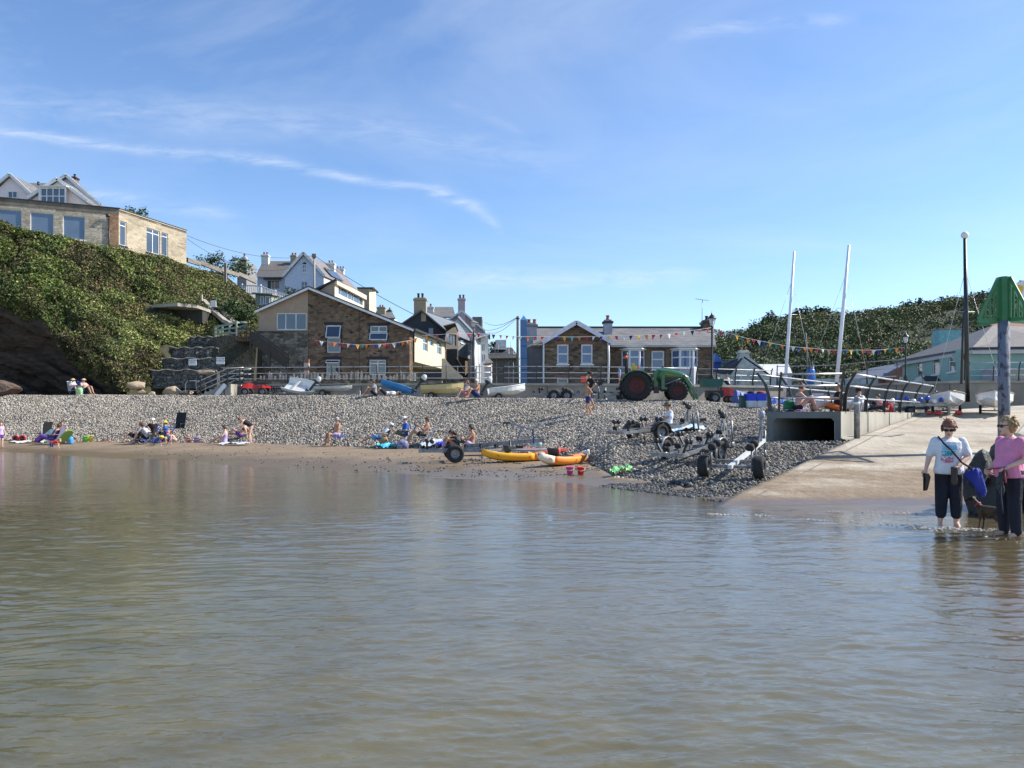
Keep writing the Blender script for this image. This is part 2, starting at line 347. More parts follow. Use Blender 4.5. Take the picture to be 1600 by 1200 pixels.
# ---- sand sheet (sea bed, wet sand, dry sand), one sheet
def sand_sheet():
    xs = np.concatenate([np.arange(-75, -30, .6), np.arange(-30, 22, .16), np.arange(22, 60, .6)]); ys = np.concatenate([np.arange(-12, 4, .5), np.arange(4, 46, .16), np.arange(46, 60, .6)])
    X, Y = np.meshgrid(xs, ys); z, t = shore(X, Y)
    z = z+.018*fbm(X, Y, 0, .45, 3, 3)+.006*fbm(X*.5, Y, 0, 4, 2, 9)*(z < .6)
    sz = slipz(X, Y); on = X > slip_edge(Y)
    # lower slip end: sand drifts over; sink under the concrete further up
    al = np.clip((X-slip_edge(Y)+2.5)/5, 0, 1); al = al*al*(3-2*al); z = np.where(Y < 14, z*(1-al)+al*(sz+.012*fbm(X, Y, 0, .7, 3, 5)), z)
    z = np.where(on, np.where(Y < 14, z, np.minimum(z, sz-.25*np.clip((Y-14)/3, 0, 1))), z) if True else np.where(on, np.where(Y < 14, sz+.012*fbm(X, Y, 0, .7, 3, 5), np.minimum(z, sz-.25*np.clip((Y-14)/3, 0, 1))), z)
    z = np.where(t > 0, z-.10, z)
    z = np.where((X > 7.5+.804*(Y-23)) & (Y > 23.1), np.minimum(z, .6), z)
    V = np.stack([X.ravel(), Y.ravel(), z.ravel()], 1); nx = len(xs); ny = len(ys)
    i = np.arange(nx*ny).reshape(ny, nx); Fq = np.stack([i[:-1, :-1], i[:-1, 1:], i[1:, 1:], i[1:, :-1]], -1).reshape(-1, 4)
    m = bpy.data.materials.new('sand'); m.use_nodes = True; t = m.node_tree; b = t.nodes['Principled BSDF']
    g = t.nodes.new('ShaderNodeNewGeometry'); s = t.nodes.new('ShaderNodeSeparateXYZ'); t.links.new(g.outputs['Position'], s.inputs[0])
    def nz(sc, det=6, st=(1, 1, 1), ro=.6):
        mp = t.nodes.new('ShaderNodeMapping'); mp.inputs['Scale'].default_value = st; t.links.new(g.outputs['Position'], mp.inputs[0])
        n = t.nodes.new('ShaderNodeTexNoise'); n.inputs['Scale'].default_value = sc; n.inputs['Detail'].default_value = det; n.inputs['Roughness'].default_value = ro; t.links.new(mp.outputs[0], n.inputs[0]); return n.outputs[0]
    n1 = nz(.6, 8); n2 = nz(9, 4); 
    wet = mth(t, 'SUBTRACT', 1, mth(t, 'DIVIDE', mth(t, 'ADD', mth(t, 'SUBTRACT', s.outputs[2], .05), mth(t, 'MULTIPLY', mth(t, 'SUBTRACT', n1, .5), .12)), .10, clamp=True), clamp=True)
    dry = t.nodes.new('ShaderNodeMixRGB'); dry.inputs[1].default_value = (.17, .12, .075, 1); dry.inputs[2].default_value = (.27, .205, .135, 1); t.links.new(mth(t, 'MULTIPLY_ADD', mth(t, 'ADD', n1, n2), 1.5, -1.0, clamp=True), dry.inputs[0])
    wc = t.nodes.new('ShaderNodeMixRGB'); wc.inputs[1].default_value = (.115, .083, .047, 1); wc.inputs[2].default_value = (.19, .14, .082, 1); t.links.new(mth(t, 'MULTIPLY_ADD', nz(1.6, 5, (1, 2.2, 1)), 2.2, -.6, clamp=True), wc.inputs[0])
    # deeper sea bed: greener with depth; mottled patches, contrast painted up for caustic-like light
    deep = mth(t, 'DIVIDE', mth(t, 'MULTIPLY', s.outputs[2], -1), .42, clamp=True)
    bed = t.nodes.new('ShaderNodeMixRGB'); bed.inputs[1].default_value = (.075, .072, .032, 1); bed.inputs[2].default_value = (.20, .185, .10, 1); t.links.new(mth(t, 'MULTIPLY_ADD', nz(1.8, 7, (.8, 1.6, 1), .6), 2.2, -.6, clamp=True), bed.inputs[0])
    m1 = t.nodes.new('ShaderNodeMixRGB'); t.links.new(wet, m1.inputs[0]); t.links.new(dry.outputs[0], m1.inputs[1]); t.links.new(wc.outputs[0], m1.inputs[2])
    m2 = t.nodes.new('ShaderNodeMixRGB'); t.links.new(deep, m2.inputs[0]); t.links.new(m1.outputs[0], m2.inputs[1]); t.links.new(bed.outputs[0], m2.inputs[2])
    # scattered dark grit
    gr = mth(t, 'GREATER_THAN', nz(16, 2), .69); m3 = t.nodes.new('ShaderNodeMixRGB'); t.links.new(mth(t, 'MULTIPLY', gr, .6), m3.inputs[0]); t.links.new(m2.outputs[0], m3.inputs[1]); m3.inputs[2].default_value = (.12, .095, .06, 1)
    t.links.new(m3.outputs[0], b.inputs['Base Color'])
    t.links.new(mth(t, 'MULTIPLY_ADD', wet, -.58, .9), b.inputs['Roughness']); b.inputs['Specular IOR Level'].default_value = .5
    bp = t.nodes.new('ShaderNodeBump'); bp.inputs['Distance'].default_value = .03; t.links.new(mth(t, 'ADD', n2, mth(t, 'MULTIPLY', nz(2.5, 4, (1, 1, 1)), 2)), bp.inputs['Height'])
    t.links.new(mth(t, 'MULTIPLY_ADD', wet, -.8, 1), bp.inputs['Strength']); t.links.new(bp.outputs[0], b.inputs['Normal'])
    npmesh('sand_beach', V, Fq, m, True, kind='structure')
sand_sheet()
# ---- water
def water():
    us = np.concatenate([[-120, -40, -12, -5, -3, -2, -1.5], np.linspace(-1.2, 1.05, 640), [1.5, 2, 3, 6, 40, 120]]); ys = np.concatenate([[-200, -60, -20, -5, 0, 1.5], 2.5*np.exp(np.linspace(0, math.log(38/2.5), 690)), [42, 50]])
    U, Y = np.meshgrid(us, ys); X = U*np.maximum(Y, 2.5); nx = len(us); ny = len(ys)
    wx, wy = X+.5*vnoise(X, Y, 0, .5, 71), Y+.25*vnoise(X, Y, 1, .7, 72)
    def w(sx, sy, sd, rot, p):
        c, s = math.cos(R(rot)), math.sin(R(rot)); n = .5+.5*np.clip((vnoise((wx*c-wy*s)*sx, (wx*s+wy*c)*sy, 0, 1, sd)+.5*vnoise((wx*c-wy*s)*sx*2.1, (wx*s+wy*c)*sy*2, 0, 1, sd+1))/1.3, -1, 1); return n**p
    calm = np.clip(.62+.6*vnoise(X*.5, Y*2, 0, .16, 73)+.3*vnoise(X*.6, Y*2, 0, .45, 74), .15, 1.1)
    far = np.clip((26-Y)/16, .35, 1)
    Z = far*(.011*w(.55, 1.7, 80, 8, 2)+(.3+.7*calm)*(.015*w(1.5, 4.6, 82, -7, 2.8)+.0145*w(3.6, 12, 84, 6, 2.6)))+(.25+.75*calm)*.0085*w(8, 22, 86, -10, 2.4)*np.clip((18-Y)/6, 0, 1)+.0036*w(14, 34, 88, 12, 1.8)*np.clip((9-Y)/3, 0, 1)
    Z = Z*np.clip((ys[:, None]-2)*2, 0, 1)*(np.abs(U) < 1.25)-.012
    V = np.stack([X.ravel(), Y.ravel(), Z.ravel()], 1)
    i = np.arange(nx*ny).reshape(ny, nx); Fq = np.stack([i[:-1, :-1], i[:-1, 1:], i[1:, 1:], i[1:, :-1]], -1).reshape(-1, 4)
    m = bpy.data.materials.new('sea_water'); m.use_nodes = True; t = m.node_tree; t.nodes.clear()
    o = t.nodes.new('ShaderNodeOutputMaterial'); g = t.nodes.new('ShaderNodeNewGeometry')
    def nz(sc, st, det=3, rot=0, dist=.0, ro=.5):
        mp = t.nodes.new('ShaderNodeMapping'); mp.inputs['Scale'].default_value = st; mp.inputs['Rotation'].default_value = (0, 0, R(rot)); t.links.new(g.outputs['Position'], mp.inputs[0])
        n = t.nodes.new('ShaderNodeTexNoise'); n.inputs['Scale'].default_value = sc; n.inputs['Detail'].default_value = det; n.inputs['Roughness'].default_value = ro; n.inputs['Distortion'].default_value = dist; t.links.new(mp.outputs[0], n.inputs[0]); return n.outputs[0]
    h = mth(t, 'ADD', mth(t, 'MULTIPLY', nz(1, (9, 22, 1), 3, 6, .8), .0032), mth(t, 'MULTIPLY', nz(1, (26, 48, 1), 2, -12, .5), .0011))
    bp = t.nodes.new('ShaderNodeBump'); bp.inputs['Distance'].default_value = 1; bp.inputs['Strength'].default_value = 1; t.links.new(h, bp.inputs['Height'])
    dt = t.nodes.new('ShaderNodeVectorMath'); dt.operation = 'DOT_PRODUCT'; t.links.new(g.outputs['Incoming'], dt.inputs[0]); t.links.new(bp.outputs[0], dt.inputs[1])
    frv = mth(t, 'MULTIPLY_ADD', mth(t, 'POWER', mth(t, 'SUBTRACT', 1, mth(t, 'ABSOLUTE', dt.outputs['Value']), clamp=True), 4.6), .96, .025, clamp=True)
    gl = t.nodes.new('ShaderNodeBsdfGlossy'); gl.inputs['Roughness'].default_value = .05; gl.inputs['Color'].default_value = (.97, .97, .97, 1); t.links.new(bp.outputs[0], gl.inputs['Normal'])
    tr = t.nodes.new('ShaderNodeBsdfTransparent'); tr.inputs[0].default_value = (.95, .94, .86, 1)
    # suspended silt: shallow water is never fully clear
    df = t.nodes.new('ShaderNodeBsdfDiffuse'); df.inputs[0].default_value = (.20, .185, .095, 1); t.links.new(bp.outputs[0], df.inputs['Normal'])
    s = t.nodes.new('ShaderNodeSeparateXYZ'); t.links.new(g.outputs['Position'], s.inputs[0])
    md = t.nodes.new('ShaderNodeMixShader'); md.inputs[0].default_value = .13; t.links.new(tr.outputs[0], md.inputs[1]); t.links.new(df.outputs[0], md.inputs[2])
    mx = t.nodes.new('ShaderNodeMixShader'); t.links.new(frv, mx.inputs[0]); t.links.new(md.outputs[0], mx.inputs[1]); t.links.new(gl.outputs[0], mx.inputs[2]); t.links.new(mx.outputs[0], o.inputs[0])
    npmesh('sea_water', V, Fq, m, True, kind='structure')
water()
# ---- shingle bank sheet
def shingle():
    us = np.linspace(-400, 1500, 300); V = []
    ts = np.concatenate([np.linspace(-.02, 1.0, 60), np.linspace(1.03, 1.9, 14)])
    rows = []
    for t in ts:
        b, zb, r, zt = (np.interp(np.minimum(us, 1170), KX, k) for k in (KB, KZ, KR, KT))
        y = b+(r-b)*t; x = (us-800)/F*y; z = zb+(zt-zb)*np.clip(t, 0, 1)
        z = z+.05*fbm(x, y, 0, .5, 3, 21)-.03-.08*(t < 0)
        on = x > slip_edge(y)-.02; z = np.where(on, np.minimum(z, slipz(x, y)-.12), z)
        z = np.where((x > 7.5+.804*(y-23)) & (y > 23.15) & (y < 40), np.minimum(z, .8), z)
        rows.append(np.stack([x, y, z], 1))
    V = np.concatenate(rows); n = len(us); i = np.arange(n*len(ts)).reshape(len(ts), n); Fq = np.stack([i[:-1, :-1], i[:-1, 1:], i[1:, 1:], i[1:, :-1]], -1).reshape(-1, 4)
    m = mat('shingle_ground', (.17, .155, .135), .9, c2=(.05, .048, .045), scale=9, bump=.05, bscale=12)
    npmesh('shingle_bank', V, Fq, m, True, kind='structure')
    # countless stones
    rng = np.random.default_rng(3); nst = 175000
    def scatter(n, pred, size, name, colf, flat=.55):
        X, Y = pred(n); z, t = shore(X, Y); z = z+.05*fbm(X, Y, 0, .5, 3, 21)-.02 if name == 'pebbles' else z
        n = len(X); ph = (1+5**.5)/2
        iv = np.array([(-1, ph, 0), (1, ph, 0), (-1, -ph, 0), (1, -ph, 0), (0, -1, ph), (0, 1, ph), (0, -1, -ph), (0, 1, -ph), (ph, 0, -1), (ph, 0, 1), (-ph, 0, -1), (-ph, 0, 1)])/1.9
        ifc = np.array([(0, 11, 5), (0, 5, 1), (0, 1, 7), (0, 7, 10), (0, 10, 11), (1, 5, 9), (5, 11, 4), (11, 10, 2), (10, 7, 6), (7, 1, 8), (3, 9, 4), (3, 4, 2), (3, 2, 6), (3, 6, 8), (3, 8, 9), (4, 9, 5), (2, 4, 11), (6, 2, 10), (8, 6, 7), (9, 8, 1)])
        s = size(n, X, Y)[:, None]*np.stack([rng.uniform(.8, 1.5, n), rng.uniform(.6, 1.0, n), rng.uniform(.35, .75, n)*flat*1.8], 1)
        q = rng.normal(0, 1, (n, 4)); q[:, 1:3] *= .35; q /= np.linalg.norm(q, axis=1)[:, None]; w, a, b, c = q.T
        Rm = np.stack([1-2*(b*b+c*c), 2*(a*b-c*w), 2*(a*c+b*w), 2*(a*b+c*w), 1-2*(a*a+c*c), 2*(b*c-a*w), 2*(a*c-b*w), 2*(b*c+a*w), 1-2*(a*a+b*b)], 1).reshape(n, 3, 3)
        loc = iv[None]*s[:, None]*rng.uniform(.85, 1.15, (n, 12, 1)); Vv = np.einsum('nij,nkj->nki', Rm, loc)+np.stack([X, Y, z], 1)[:, None]
        Ff = (ifc[None]+(np.arange(n)*12)[:, None, None]).reshape(-1, 3); C = np.repeat(colf(X, Y, n, t), 12, 0)
        mm = mat('stone_'+name, (1, 1, 1), .75, c2=(.7, .7, .7), scale=18, attr='col', spec=.35)
        o = npmesh(name, Vv.reshape(-1, 3), Ff, mm, True, C, 'stuff'); return o
    def p1(n):
        X = []; Y = []
        u = rng.uniform(-120, 1420, n*3); b, r = np.interp(np.minimum(u, 1170), KX, KB), np.interp(np.minimum(u, 1170), KX, KR)
        y = rng.uniform(14.5, 60, n*3); x = (u-800)/F*y
        acc = rng.uniform(0, 1, n*3) < y/56
        t = (y-b)/(r-b); edge = .035*vnoise(x, y, 0, .8, 4)
        k = acc & (t > edge) & (t < 1.6) & (x < slip_edge(y)-.05) & ~((x > 7.55+.804*(y-23)) & (y > 23.1) & (y < 40))
        k |= acc & (t > 0) & (x > 7.6) & (x < slip_edge(y)+.1) & (y < 23)
        x, y = x[k], y[k]; return x[:n], y[:n]
    def col1(X, Y, n, t):
        pal = np.array([(.40, .365, .31), (.52, .45, .36), (.28, .26, .23), (.17, .165, .155), (.45, .34, .23), (.35, .31, .255), (.62, .56, .46), (.11, .108, .10)])
        left = np.clip((600-(800+F*X/Y))/900, 0, 1); right = np.clip(((800+F*X/Y)-930)/150, 0, 1)*np.clip((1.0-t)*1.5, 0, 1)
        base = np.array([.24, .15, .16, .10, .10, .15, .06, .04])
        k = np.array([0]*n); r = rng.uniform(0, 1, n)
        wts = base[None]*(1+left[:, None]*np.array([.2, 1.2, -.3, -.6, .8, .2, .8, -.6])+right[:, None]*np.array([-.2, -.5, .8, 1.2, -.7, 0, -.3, 1.5]))
        cw = np.cumsum(wts/wts.sum(1)[:, None], 1); k = np.minimum((r[:, None] > cw).sum(1), 7)
        return pal[k]*rng.uniform(.98, 1.25, (n, 1))*(1-.38*right[:, None])*(.92+.16*vnoise(X, Y*2.2, 0, .22, 5)+.10*vnoise(X, Y*2, 0, .9, 6))[:, None]
    scatter(nst, p1, lambda n, X, Y: rng.uniform(.028, .066, n)*np.where(Y < 24, .85, 1), 'pebbles', col1)
    def p2(n):
        u = np.concatenate([rng.normal(820, 120, n), rng.normal(1000, 90, n), rng.uniform(200, 1180, n//2), rng.uniform(930, 1190, n*2)]); u = u[(u > 150) & (u < 1250)]
        uu = np.minimum(u, 1170); w, b = np.interp(uu, KX, KW), np.interp(uu, KX, KB); a = rng.beta(1.2, 2.2, len(u)); y = w-.5+(b-w+.9)*a; x = (u-800)/F*y
        k = (vnoise(x, y, 0, 1.3, 8) > -.1)&(x < slip_edge(y)+.6); return x[k], y[k]
    scatter(1500, p2, lambda n, X, Y: rng.uniform(.012, .05, n), 'scattered_stones', lambda X, Y, n, t: np.array([.07, .07, .068])*rng.uniform(.5, 2.6, (n, 1)))
shingle()
# ---- slipway
def slipway():
    ys = np.concatenate([np.arange(13.2, 16, .1), np.arange(16, 45, .25)]); V = []
    n = 70
    for y in ys:
        x0 = slip_edge(y)
        if y > 33: x0 = slip_edge(33)+(y-33)*1.45+(y-33)**2*.12
        x = x0+np.linspace(0, 1, n)**1.3*(44-min(x0, 40)); z = slipz(x, y)+.010*fbm(x, y, 0, .6, 3, 12)
        z = z-.05*np.clip((15.2-y)/1.6, 0, 1)*(1+fbm(x, y*0, 0, .5, 3, 31))-.06*np.clip((14.0-y), 0, 1)
        V.append(np.stack([x, np.full(n, y), z], 1))
    top = np.concatenate(V); i = np.arange(n*len(ys)).reshape(len(ys), n); Fq = np.stack([i[:-1, :-1], i[:-1, 1:], i[1:, 1:], i[1:, :-1]], -1).reshape(-1, 4)
    lo = top[i[:, 0]].copy(); lo[:, 2] -= .5; k = len(top); ii = i[:, 0]; jj = k+np.arange(len(ys))
    Fs = np.stack([ii[:-1], ii[1:], jj[1:], jj[:-1]], 1)
    m = bpy.data.materials.new('slipway'); m.use_nodes = True; t = m.node_tree; b = t.nodes['Principled BSDF']
    g = t.nodes.new('ShaderNodeNewGeometry'); s = t.nodes.new('ShaderNodeSeparateXYZ'); t.links.new(g.outputs['Position'], s.inputs[0])
    def nz(sc, det=6, st=(1, 1, 1), ro=.6, rot=0):
        mp = t.nodes.new('ShaderNodeMapping'); mp.inputs['Scale'].default_value = st; mp.inputs['Rotation'].default_value = (0, 0, R(rot)); t.links.new(g.outputs['Position'], mp.inputs[0])
        q_ = t.nodes.new('ShaderNodeTexNoise'); q_.inputs['Scale'].default_value = sc; q_.inputs['Detail'].default_value = det; q_.inputs['Roughness'].default_value = ro; t.links.new(mp.outputs[0], q_.inputs[0]); return q_.outputs[0]
    cc = t.nodes.new('ShaderNodeMixRGB'); cc.inputs[1].default_value = (.29, .245, .18, 1); cc.inputs[2].default_value = (.50, .44, .345, 1); t.links.new(mth(t, 'MULTIPLY_ADD', nz(.9, 8, (1, .6, 1)), 2.4, -.7, clamp=True), cc.inputs[0])
    # joints: bands across and along the ramp
    dx = mth(t, 'SUBTRACT', s.outputs[0], mth(t, 'MULTIPLY', s.outputs[1], .745))
    j1 = mth(t, 'LESS_THAN', mth(t, 'ABSOLUTE', mth(t, 'SUBTRACT', mth(t, 'FRACT', mth(t, 'DIVIDE', dx, 4.2)), .5)), .008)
    j2 = mth(t, 'LESS_THAN', mth(t, 'ABSOLUTE', mth(t, 'SUBTRACT', mth(t, 'FRACT', mth(t, 'DIVIDE', mth(t, 'ADD', s.outputs[1], mth(t, 'MULTIPLY', s.outputs[0], .1)), 4.6)), .5)), .008)
    jj_ = mth(t, 'MULTIPLY', mth(t, 'MAXIMUM', j1, j2), .7)
    c2 = t.nodes.new('ShaderNodeMixRGB'); t.links.new(jj_, c2.inputs[0]); t.links.new(cc.outputs[0], c2.inputs[1]); c2.inputs[2].default_value = (.12, .11, .10, 1)
    # sand drifted over the lower part and in streaks
    sm = mth(t, 'ADD', mth(t, 'DIVIDE', mth(t, 'SUBTRACT', 20.3, mth(t, 'SUBTRACT', s.outputs[1], mth(t, 'MULTIPLY', mth(t, 'SUBTRACT', s.outputs[0], 8), .25))), 3.0), mth(t, 'MULTIPLY', mth(t, 'SUBTRACT', nz(.45, 7, (.8, 1.6, 1), .65, 35), .5), 6.5))
    sm = mth(t, 'MULTIPLY', sm, .8, clamp=True)
    sandc = t.nodes.new('ShaderNodeMixRGB'); sandc.inputs[1].default_value = (.155, .11, .065, 1); sandc.inputs[2].default_value = (.28, .21, .135, 1); t.links.new(mth(t, 'MULTIPLY_ADD', nz(3, 6), 2, -.5, clamp=True), sandc.inputs[0])
    c3 = t.nodes.new('ShaderNodeMixRGB'); t.links.new(sm, c3.inputs[0]); t.links.new(c2.outputs[0], c3.inputs[1]); t.links.new(sandc.outputs[0], c3.inputs[2])
    wet = mth(t, 'SUBTRACT', 1, mth(t, 'DIVIDE', mth(t, 'ADD', mth(t, 'SUBTRACT', s.outputs[2], .04), mth(t, 'MULTIPLY', mth(t, 'SUBTRACT', nz(.7, 4), .5), .2)), .10, clamp=True), clamp=True)
    c4 = t.nodes.new('ShaderNodeMixRGB'); t.links.new(wet, c4.inputs[0]); t.links.new(c3.outputs[0], c4.inputs[1]); c4.inputs[2].default_value = (.15, .105, .062, 1)
    sp_ = mth(t, 'GREATER_THAN', nz(9, 2), .70); c5 = t.nodes.new('ShaderNodeMixRGB'); t.links.new(mth(t, 'MULTIPLY', sp_, .5), c5.inputs[0]); t.links.new(c4.outputs[0], c5.inputs[1]); c5.inputs[2].default_value = (.07, .06, .05, 1)
    t.links.new(c5.outputs[0], b.inputs['Base Color']); t.links.new(mth(t, 'MULTIPLY_ADD', wet, -.62, .92), b.inputs['Roughness'])
    bp = t.nodes.new('ShaderNodeBump'); bp.inputs['Distance'].default_value = .04; t.links.new(mth(t, 'ADD', nz(7, 5), mth(t, 'MULTIPLY', nz(1.7, 3), 1)), bp.inputs['Height']); t.links.new(mth(t, 'MULTIPLY_ADD', wet, -.7, .9), bp.inputs['Strength']); t.links.new(bp.outputs[0], b.inputs['Normal'])
    npmesh('slipway', np.concatenate([top, lo]), np.concatenate([Fq, Fs]), m, True, kind='structure')
slipway()
mb = MB(); mb.prism([(15.68, 33.01), (70, 33.01), (70, 57), (13, 57)], 'z', 1.0, 1.66); struct('hardstanding', mb, M_conc)
mb = MB(); mb.bb((-900, 57, 1.2), (900, 1500, 2.38)); struct('ground', mb, mat('ground_earth', (.10, .11, .05), .95, c2=(.06, .07, .03), scale=.05))
mb = MB(); mb.bb((-16, 49.5, 1.5), (40, 57, 2.42)); struct('street', mb, mat('asphalt', (.06, .06, .06), .9))
# ---- hillside left
HC = [(-500, [(44, 8), (46, 12), (50, 18), (54, 21), (110, 26)]),
      (-150, [(52, 9.6), (53.2, 12), (55, 15), (58, 17.6), (110, 24)]),
      (0, [(55.2, ZP(488, 55)), (56.4, ZP(450, 56)), (57.6, ZP(410, 57.6)), (59.4, ZP(350, 59.4)), (110, 22)]),
      (70, [(55.2, ZP(506, 55.2)), (56.6, ZP(465, 56.6)), (58.4, ZP(420, 58.4)), (60.6, ZP(374, 60.6)), (110, 21)]),
      (110, [(55, ZP(560, 55)), (57, ZP(500, 57)), (59, ZP(440, 59)), (61.4, ZP(380, 61.4)), (110, 20.5)]),
      (150, [(54.5, ZP(590, 54.5)), (57, ZP(520, 57)), (59.6, ZP(450, 59.6)), (62, ZP(388, 62)), (110, 20.5)]),
      (190, [(54, ZP(606, 54)), (58, ZP(540, 58)), (61, ZP(460, 61)), (63, ZP(396, 63)), (110, 20.5)]),
      (230, [(55.6, ZP(600, 55.6)), (60, ZP(530, 60)), (62.6, ZP(470, 62.6)), (65.8, ZP(405, 65.8)), (110, 20.5)]),
      (290, [(58.6, ZP(600, 58.6)), (61.4, ZP(530, 61.4)), (64, ZP(480, 64)), (69.6, ZP(416, 69.6)), (110, 19)]),
      (350, [(60.5, ZP(600, 60.5)), (62.5, ZP(530, 62.5)), (66, ZP(488, 66)), (78, ZP(428, 78)), (110, 17)]),
      (400, [(62, ZP(600, 62)), (64, ZP(535, 64)), (70, ZP(488, 70)), (84, ZP(468, 84)), (115, 15.5)]),
      (450, [(70, 4), (72, ZP(520, 72)), (80, ZP(485, 80)), (94, ZP(468, 94)), (125, 16)]),
      (530, [(84, 4), (90, 9), (96, ZP(500, 96)), (104, ZP(475, 104)), (140, 18)]),
      (640, [(105, 4), (110, 8), (118, 12), (126, 14), (170, 17)]),
      (800, [(120, 4), (130, 6), (150, 8), (170, 9), (220, 10)])]
HPX = np.array([c[0] for c in HC], float); HK = np.array([c[1] for c in HC])       # (ncol,5,2)
def hill_pt(px, t):
    """px column, t 0..4 along the profile -> x,y,z arrays"""
    px = np.asarray(px, float); t = np.asarray(t, float); k = np.clip(np.floor(t).astype(int), 0, 3); f = t-k
    yk = np.stack([np.interp(px, HPX, HK[:, j, 0]) for j in range(5)], -1); zk = np.stack([np.interp(px, HPX, HK[:, j, 1]) for j in range(5)], -1)
    g = lambda a: np.take_along_axis(a, k[..., None], -1)[..., 0]*(1-f)+np.take_along_axis(a, (k+1)[..., None], -1)[..., 0]*f
    y, z = g(yk), g(zk); return (px-800)/F*y, y, z
def hill_disp(x, y, z):
    a, _i = cells(x, y, z, .5, 1); b, _j = cells(x, y, z, 1.15, 2)
    return 1.1*np.sqrt(np.clip(1-(cells(x, y, z, .27, 4)[0]/.85)**2, 0, 1))+1.1*np.sqrt(np.clip(1-(a/.85)**2, 0, 1))*(.5+.7*_i)+.45*np.sqrt(np.clip(1-(b/.85)**2, 0, 1))
def hillside():
    us = np.linspace(-500, 800, 420); ts = np.concatenate([[-.01], np.linspace(0, 3, 90), np.linspace(3.05, 4, 14)])
    U, T = np.meshgrid(us, ts); X, Y, Z = hill_pt(U, np.maximum(T, 0)); d = hill_disp(X, Y, Z)*np.clip(T*3, 0, 1)*np.clip((3.1-T)*4, .12, 1)
    Z[0] = np.where(us > 200, 1.0, Z[1]); d[0] = 0; d = d*np.clip((330-U)/60, .25, 1); V = np.stack([X.ravel(), (Y-d*.62).ravel(), (Z+d*.35-.3).ravel()], 1); n = len(us)
    i = np.arange(V.shape[0]).reshape(len(ts), n); Fq = np.stack([i[:-1, :-1], i[:-1, 1:], i[1:, 1:], i[1:, :-1]], -1).reshape(-1, 4)
    npmesh('hillside', V, Fq, mat('hillside_earth', (.055, .055, .025), .95, c2=(.03, .03, .016), scale=1.2, bump=.05), True, kind='structure')
    rng = np.random.default_rng(11); n = 230000
    u = np.concatenate([rng.uniform(-160, 520, n), rng.uniform(180, 420, n//4)]); t = rng.uniform(.0, 3.25, len(u))
    x, y, z = hill_pt(u, t); d = hill_disp(x, y, z)*np.clip(t*3, 0, 1)*np.clip((3.1-t)*4, .12, 1)*np.clip((330-u)/60, .25, 1)
    # keep clear: gabion terraces, path and steps, paved spots
    k = ~((u > 306) & (u < 405) & (z < ZP(530, 60))) & ~((u > 262) & (u < 405) & (z < ZP(550, 60))) & ~((np.abs(u-(352+(z-9.5)*-9)) < 11) & (z > 7.8) & (z < 10.6))
    bare = vnoise(x, y, z, .35, 77) > .78; k &= ~(bare & (rng.uniform(0, 1, len(u)) < .85))
    k &= ~((u > 238) & (u < 302) & (z > ZP(505, 61)) & (z < ZP(478, 61)))
    u, t, x, y, z, d = (a[k] for a in (u, t, x, y, z, d)); m = len(u)
    off = rng.uniform(0, .38, m)+(rng.uniform(0, 1, m) < .05)*rng.uniform(0, .55, m); pts = np.stack([x+rng.normal(0, .05, m), y-d*.62-off*.7, z+d*.35-.25+off*.55], 1)
    pal = np.array([(.115, .155, .032), (.06, .085, .02), (.18, .21, .05), (.21, .155, .07), (.30, .27, .10), (.125, .09, .055), (.07, .11, .028)])
    a = vnoise(x, y, z, .16, 61)*1.3; b = cells(x, y, z, .5, 1)[1]*2-1; b2 = cells(x, y, z, 1.15, 2)[1]
    w = np.stack([1+0*a, .7-a, .4+a+b*.6, .25-b+.5*(u > 120), np.where(u > 120, .6*b, -.1)+.2+np.clip((u-170)/90, 0, 1)*(z < 9.5)*1.6, .25-a*.9-b*.4, .5+b], 1)+.06; w = np.clip(w, .03, None); cw = np.cumsum(w/w.sum(1)[:, None], 1)
    kk = np.minimum((rng.uniform(0, 1, m)[:, None] > cw).sum(1), 6); colr = pal[kk]*rng.uniform(.6, 1.35, (m, 1))*(.55+.9*b2[:, None])*(.75+.5*((b[:, None]+1)/2))
    nr = np.tile(np.array([[.2, -.7, .6]]), (m, 1)); V, Fq, C = leaves(pts, nr, rng.uniform(.06, .125, m), colr, .75)
    npmesh('hillside_scrub', V, Fq, mat('scrub_leaf', (1, 1, 1), .6, c2=(.75, .75, .75), scale=4, attr='col', spec=.3), False, C, 'stuff')
hillside()
# ---- rock cliff with a hollow at the left
def cliff():
    us = np.linspace(-500, 215, 190); n = 60; V = []
    for j in range(n+1):
        f = j/n
        _x, yt, zt = hill_pt(us, np.full(len(us), .12)); zt = zt+.35
        zb = 2.4; z = zb+(zt-zb)*f
        hollow = 2.9*np.exp(-((us-60)/110)**2)+1.6*np.exp(-((us+180)/120)**2)+.5
        y = yt+hollow*(1-f)**.7*np.clip((1-f)*2.2, 0, 1)
        x = (us-800)/F*y
        s = z*.93+x*.42                            # strata dip down to the right
        st = np.floor(s*1.7+.8*vnoise(x, y, z, .5, 5)); led = (st*12.9898 % 1.0)
        y = y-.75*vnoise(st, x*.25, 0*x, .9, 8)-.35*led-.3*fbm(x, y, z, 1.1, 3, 6)
        # outcrop slab at the far left foot
        V.append(np.stack([x, y, z], 1))
    V = np.concatenate(V); m = len(us); i = np.arange(len(V)).reshape(n+1, m); Fq = np.stack([i[:-1, :-1], i[:-1, 1:], i[1:, 1:], i[1:, :-1]], -1).reshape(-1, 4)
    npmesh('cliff', V, Fq, mat('cliff_rock', (.085, .062, .045), .9, c2=(.028, .022, .018), scale=1.2, bump=.12, bscale=2.5, stretch=(.5, 1, 2.2), detail=9), False, kind='structure')
cliff()
